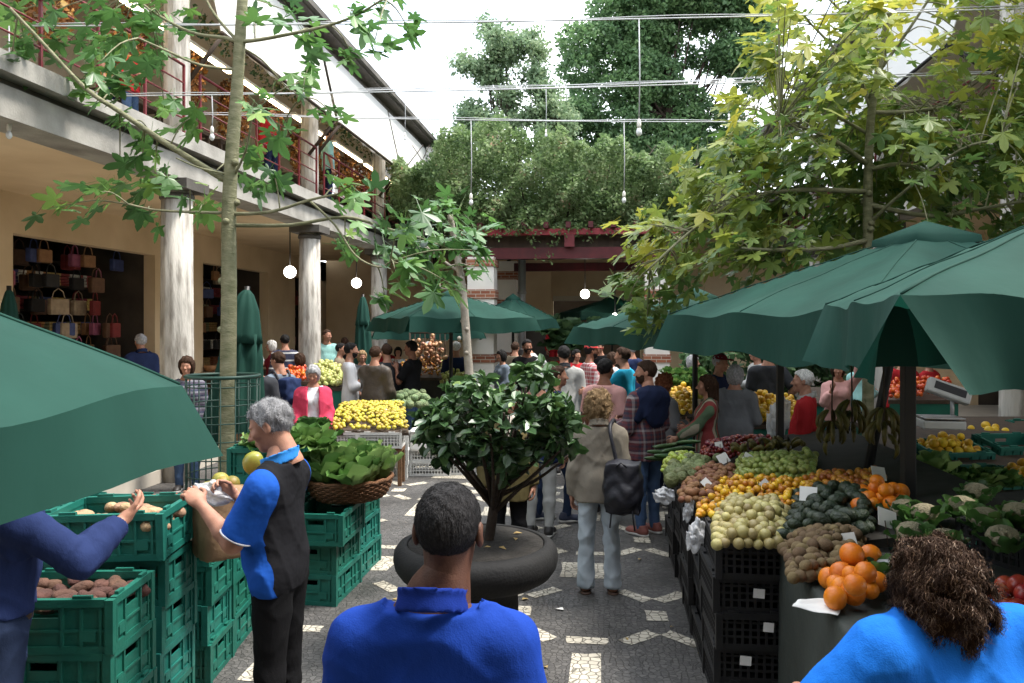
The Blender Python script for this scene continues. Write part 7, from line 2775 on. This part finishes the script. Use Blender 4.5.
v, f = nets(openj, (-.42, -.3, .66), (.42, .45, 1.52), .017)
np_mesh('open_jacket', inf['fin'](v), f, PINKJ, o)
person('dark haired man in a white shirt and navy trousers talking to the leather jacket man', at(350, 12.9), 75, 1.84, hair=('short', 'black'), top=('shirt', WHITEC), sleeve=.75, infl=.024, bottom=NAVYB, shoes=SHOE_D, arms=('hold', 'slight'), beard='black')
person('man in a brown leather jacket seen from behind at the lemon stand', at(375, 12.4), 18, 1.80, hair=('short', 'brown'), top=('leather_jacket', LEATHER), sleeve=1.0, hem=.84, infl=.034, bottom=DENIM_D, shoes=SHOE_D, arms=('slight', 'reachdown'), build=1.08)
person('man in a dark grey top half hidden behind the leather jacket man', at(387, 13.4), -35, 1.80, hair=('short', 'brown'), top=('hooded_top', DGREY), sleeve=1.0, infl=.03, bottom=DENIM, shoes=SHOE_D)
person('man in a black T shirt with folded arms before the oranges', at(412, 13.4), -75, 1.86, hair=('short', 'black'), top=('t_shirt', BLACKC), sleeve=.42, infl=.024, bottom=DENIM, shoes=SHOE_D, arms=('crossed', 'face'), skin=SKIN_TAN, build=1.08)
person('white haired man in a navy jacket beside the slim grey trunk', at(456, 15.5), 10, 1.80, hair=('short', 'white'), top=('jacket', NAVYB), sleeve=1.0, infl=.03, bottom=DGREY, shoes=SHOE_D)
person('seated looking lady in a white top far behind the oranges', at(398, 18.6), 170, 1.6, hair=('bob', 'black'), top=('blouse', WHITEC), sleeve=.45, infl=.022, bottom=NAVYC, shoes=SHOE_D, fem=True)
person('person in red far behind the leather jacket man', at(386, 19.0), 150, 1.68, hair=('short', 'black'), top=('jumper', REDC), sleeve=1.0, infl=.025, bottom=NAVYC, shoes=SHOE_D)
# in the arcade (its floor is a step up)
person('man in a pale teal T shirt with a shoulder strap in the arcade', at(327, 17.4), 160, 1.84, z0=.18, hair=('short', 'brown'), top=('t_shirt', TEAL), sleeve=.42, infl=.026, bottom=DENIM, shoes=SHOE_D, belly=.03, head=(-30, 0))
person('person in a navy jumper with white stripes in the arcade', at(285, 15.3), -25, 1.76, z0=.18, hair=('short', 'black'), top=('striped_jumper', NSTR), sleeve=1.0, infl=.03, bottom=NAVYC, shoes=SHOE_D)
person('old lady with pale hair next to the striped jumper in the arcade', at(272, 16.4), -100, 1.62, z0=.18, hair=('bob', 'white'), top=('coat', MAROON), sleeve=1.0, infl=.03, bottom=NAVYC, shoes=SHOE_D, fem=True)
person('grey haired man in a blue hooded jacket looking into the dark shop', at(141, 13.0), -45, 1.80, z0=.18, hair=('short', 'grey'), top=('hooded_jacket', NAVYB), sleeve=1.0, infl=.034, bottom=DGREY, shoes=SHOE_D, collar=NAVYB)
person('boy with a brown bob looking out beside the nearest column', at(187, 10.3), 170, 1.72, z0=0, hair=('bob', 'chestnut'), top=('printed_top', banded('printed_cotton', [(.03, .035, .07), (.06, .05, .08), (.14, .14, .17)], 'Z', 14)), sleeve=.9, infl=.024, bottom=DENIM, shoes=SHOE_D, fem=True)
person('shop keeper with ruddy face deep in the dark shop', at(68, 14.2), 150, 1.72, z0=.18, hair=('short', 'grey'), top=('jumper', BLACKC), sleeve=1.0, infl=.024, bottom=BLACKC, shoes=SHOE_D)
# upstairs
person('child in a red top at the left balcony rail near the tree', at(130, 10.85), 100, 1.35, z0=ZF1 - .03, hair=('bob', 'chestnut'), top=('red_top', REDC), sleeve=.6, infl=.024, bottom=DENIM, shoes=SHOE_D, fem=True, arms=('hold', 'hold'))
person('person in a bright red top behind the balcony rail, left of the slim upper column', at(271, 14.9), 120, 1.55, z0=ZF1 - .03, hair=('short', 'black'), top=('red_top', REDC), sleeve=.9, infl=.026, bottom=NAVYC, shoes=SHOE_D)
person('person in a teal top behind the balcony rail, right of the slim upper column', at(328, 17.2), 60, 1.7, z0=ZF1 - .03, hair=('short', 'black'), top=('t_shirt', TEAL), sleeve=.45, infl=.026, bottom=NAVYC, shoes=SHOE_D)
person('adult in a pale orange top leaning at the left balcony rail', at(108, 10.8), 80, 1.6, z0=ZF1 - .03, hair=('short', 'black'), top=('t_shirt', cloth('ochre_cotton', (.42, .22, .05))), sleeve=.45, infl=.026, bottom=NAVYC, shoes=SHOE_D)
person('person in a red coat and white hair standing on the hall steps', at(555, 23.0), 170, 1.72, z0=.55, hair=('bob', 'white'), top=('coat', REDC), sleeve=1.0, infl=.03, bottom=REDC, shoes=SHOE_D)
m = MB(); m.box(-1.2, 1.2, -.6, 1.5, 0, .28); m.box(-1.2, 1.2, -.1, 1.5, .281, .55)
o = m.build('hall_steps', CONC_D); o.location = W(556, 23.2); tag(o, 'two grey steps up to the dark hall under the pergola', 'steps')

# more of the crowd farther back
EXTRA = [(300, 14.2, .0, 'woman in a maroon coat walking past the tomato stall', MAROON, 'bob', 'brown', -60), (340, 16.0, 0, 'man in a khaki jacket behind the apple stall', KHAKI, 'short', 'black', 90),
         (362, 15.6, 0, 'woman in a grey coat behind the leather jacket man', GREYC, 'bob', 'blonde', 160), (428, 17.2, 0, 'man in a charcoal jacket behind the onion rack', DGREY, 'short', 'grey', 40),
         (502, 15.8, 0, 'woman in a pale blue grey top between the pillar and the bush', BGREY, 'bob', 'black', -120), (515, 17.0, 0, 'man in a khaki coat before the shaded pillar', KHAKI, 'short', 'brown', 20),
         (576, 16.2, 0, 'woman in a red top deep under the pergola', REDC, 'long', 'black', 150), (600, 17.5, 0, 'man in a dark jacket deep under the pergola behind the red cap', BLACKC, 'short', 'black', -150),
         (612, 14.6, 0, 'woman in a white blouse behind the cyan T shirt man', WHITEC, 'bob', 'brown', 60), (632, 15.6, 0, 'man in a navy jacket under the pergola beside the right pillar', NAVYB, 'short', 'grey', -30),
         (692, 13.2, 0, 'woman in a khaki jacket browsing behind the yellow fruit stall', KHAKI, 'bob', 'grey', 120), (757, 13.6, 0, 'man in a pale shirt beyond the yellow citrus stall', LGREY, 'short', 'brown', -100),
         (860, 13.0, 0, 'woman in a teal top at the far vegetable stall', TEAL, 'bob', 'black', 60), (305, 18.4, .18, 'man in a red jacket at the shop behind the second column', REDC, 'short', 'brown', 80),
         (345, 20.0, .18, 'woman in a black coat at the far end of the arcade', BLACKC, 'bob', 'brown', -40), (232, 15.5, .18, 'woman in a pink top at the shop behind the caged tree', PINKT, 'long', 'brown', -70)]
for px, d, z0, lb, mt, hs, hc_, fc in EXTRA:
    fm = hs in ('bob', 'long')
    person(lb, at(px, d), fc, 1.62 if fm else 1.76, z0=z0, hair=(hs, hc_), top=('jacket', mt), sleeve=1.0, infl=.03, hem=.8, bottom=DENIM_D if px % 2 else DGREY, shoes=SHOE_D, fem=fm, arms=('hold', 'slight') if px % 3 else ('down', 'hold'))

# scraps on the paving
gs = random.Random(3)
for px, py in ((690, 583), (684, 592), (627, 640), (700, 655), (525, 600), (546, 668), (640, 560), (672, 628), (410, 640), (395, 600), (330, 668), (560, 610)):
    c = W(px, CH * F / (py - HY), .006)
    m = MB()
    k = gs.uniform(.015, .035)
    m.add([(-k, -k * .5, 0), (k * .2, -k * .7, .008), (k, k * .1, .003), (k * .3, k * .7, .012), (-k * .7, k * .4, .002)], [(0, 1, 2, 3, 4)])
    wht = gs.random() < .45
    o = m.build('paper_scrap' if wht else 'fallen_leaf', PAPER if wht else DRYLEAF)
    o.location = c; o.rotation_euler = (0, 0, gs.uniform(0, 6))
    tag(o, 'small torn white paper scrap on the dark paving' if wht else 'small dry yellow leaf lying on the dark paving', 'scrap' if wht else 'leaf', 'paper scraps on the paving' if wht else 'leaves on the paving')
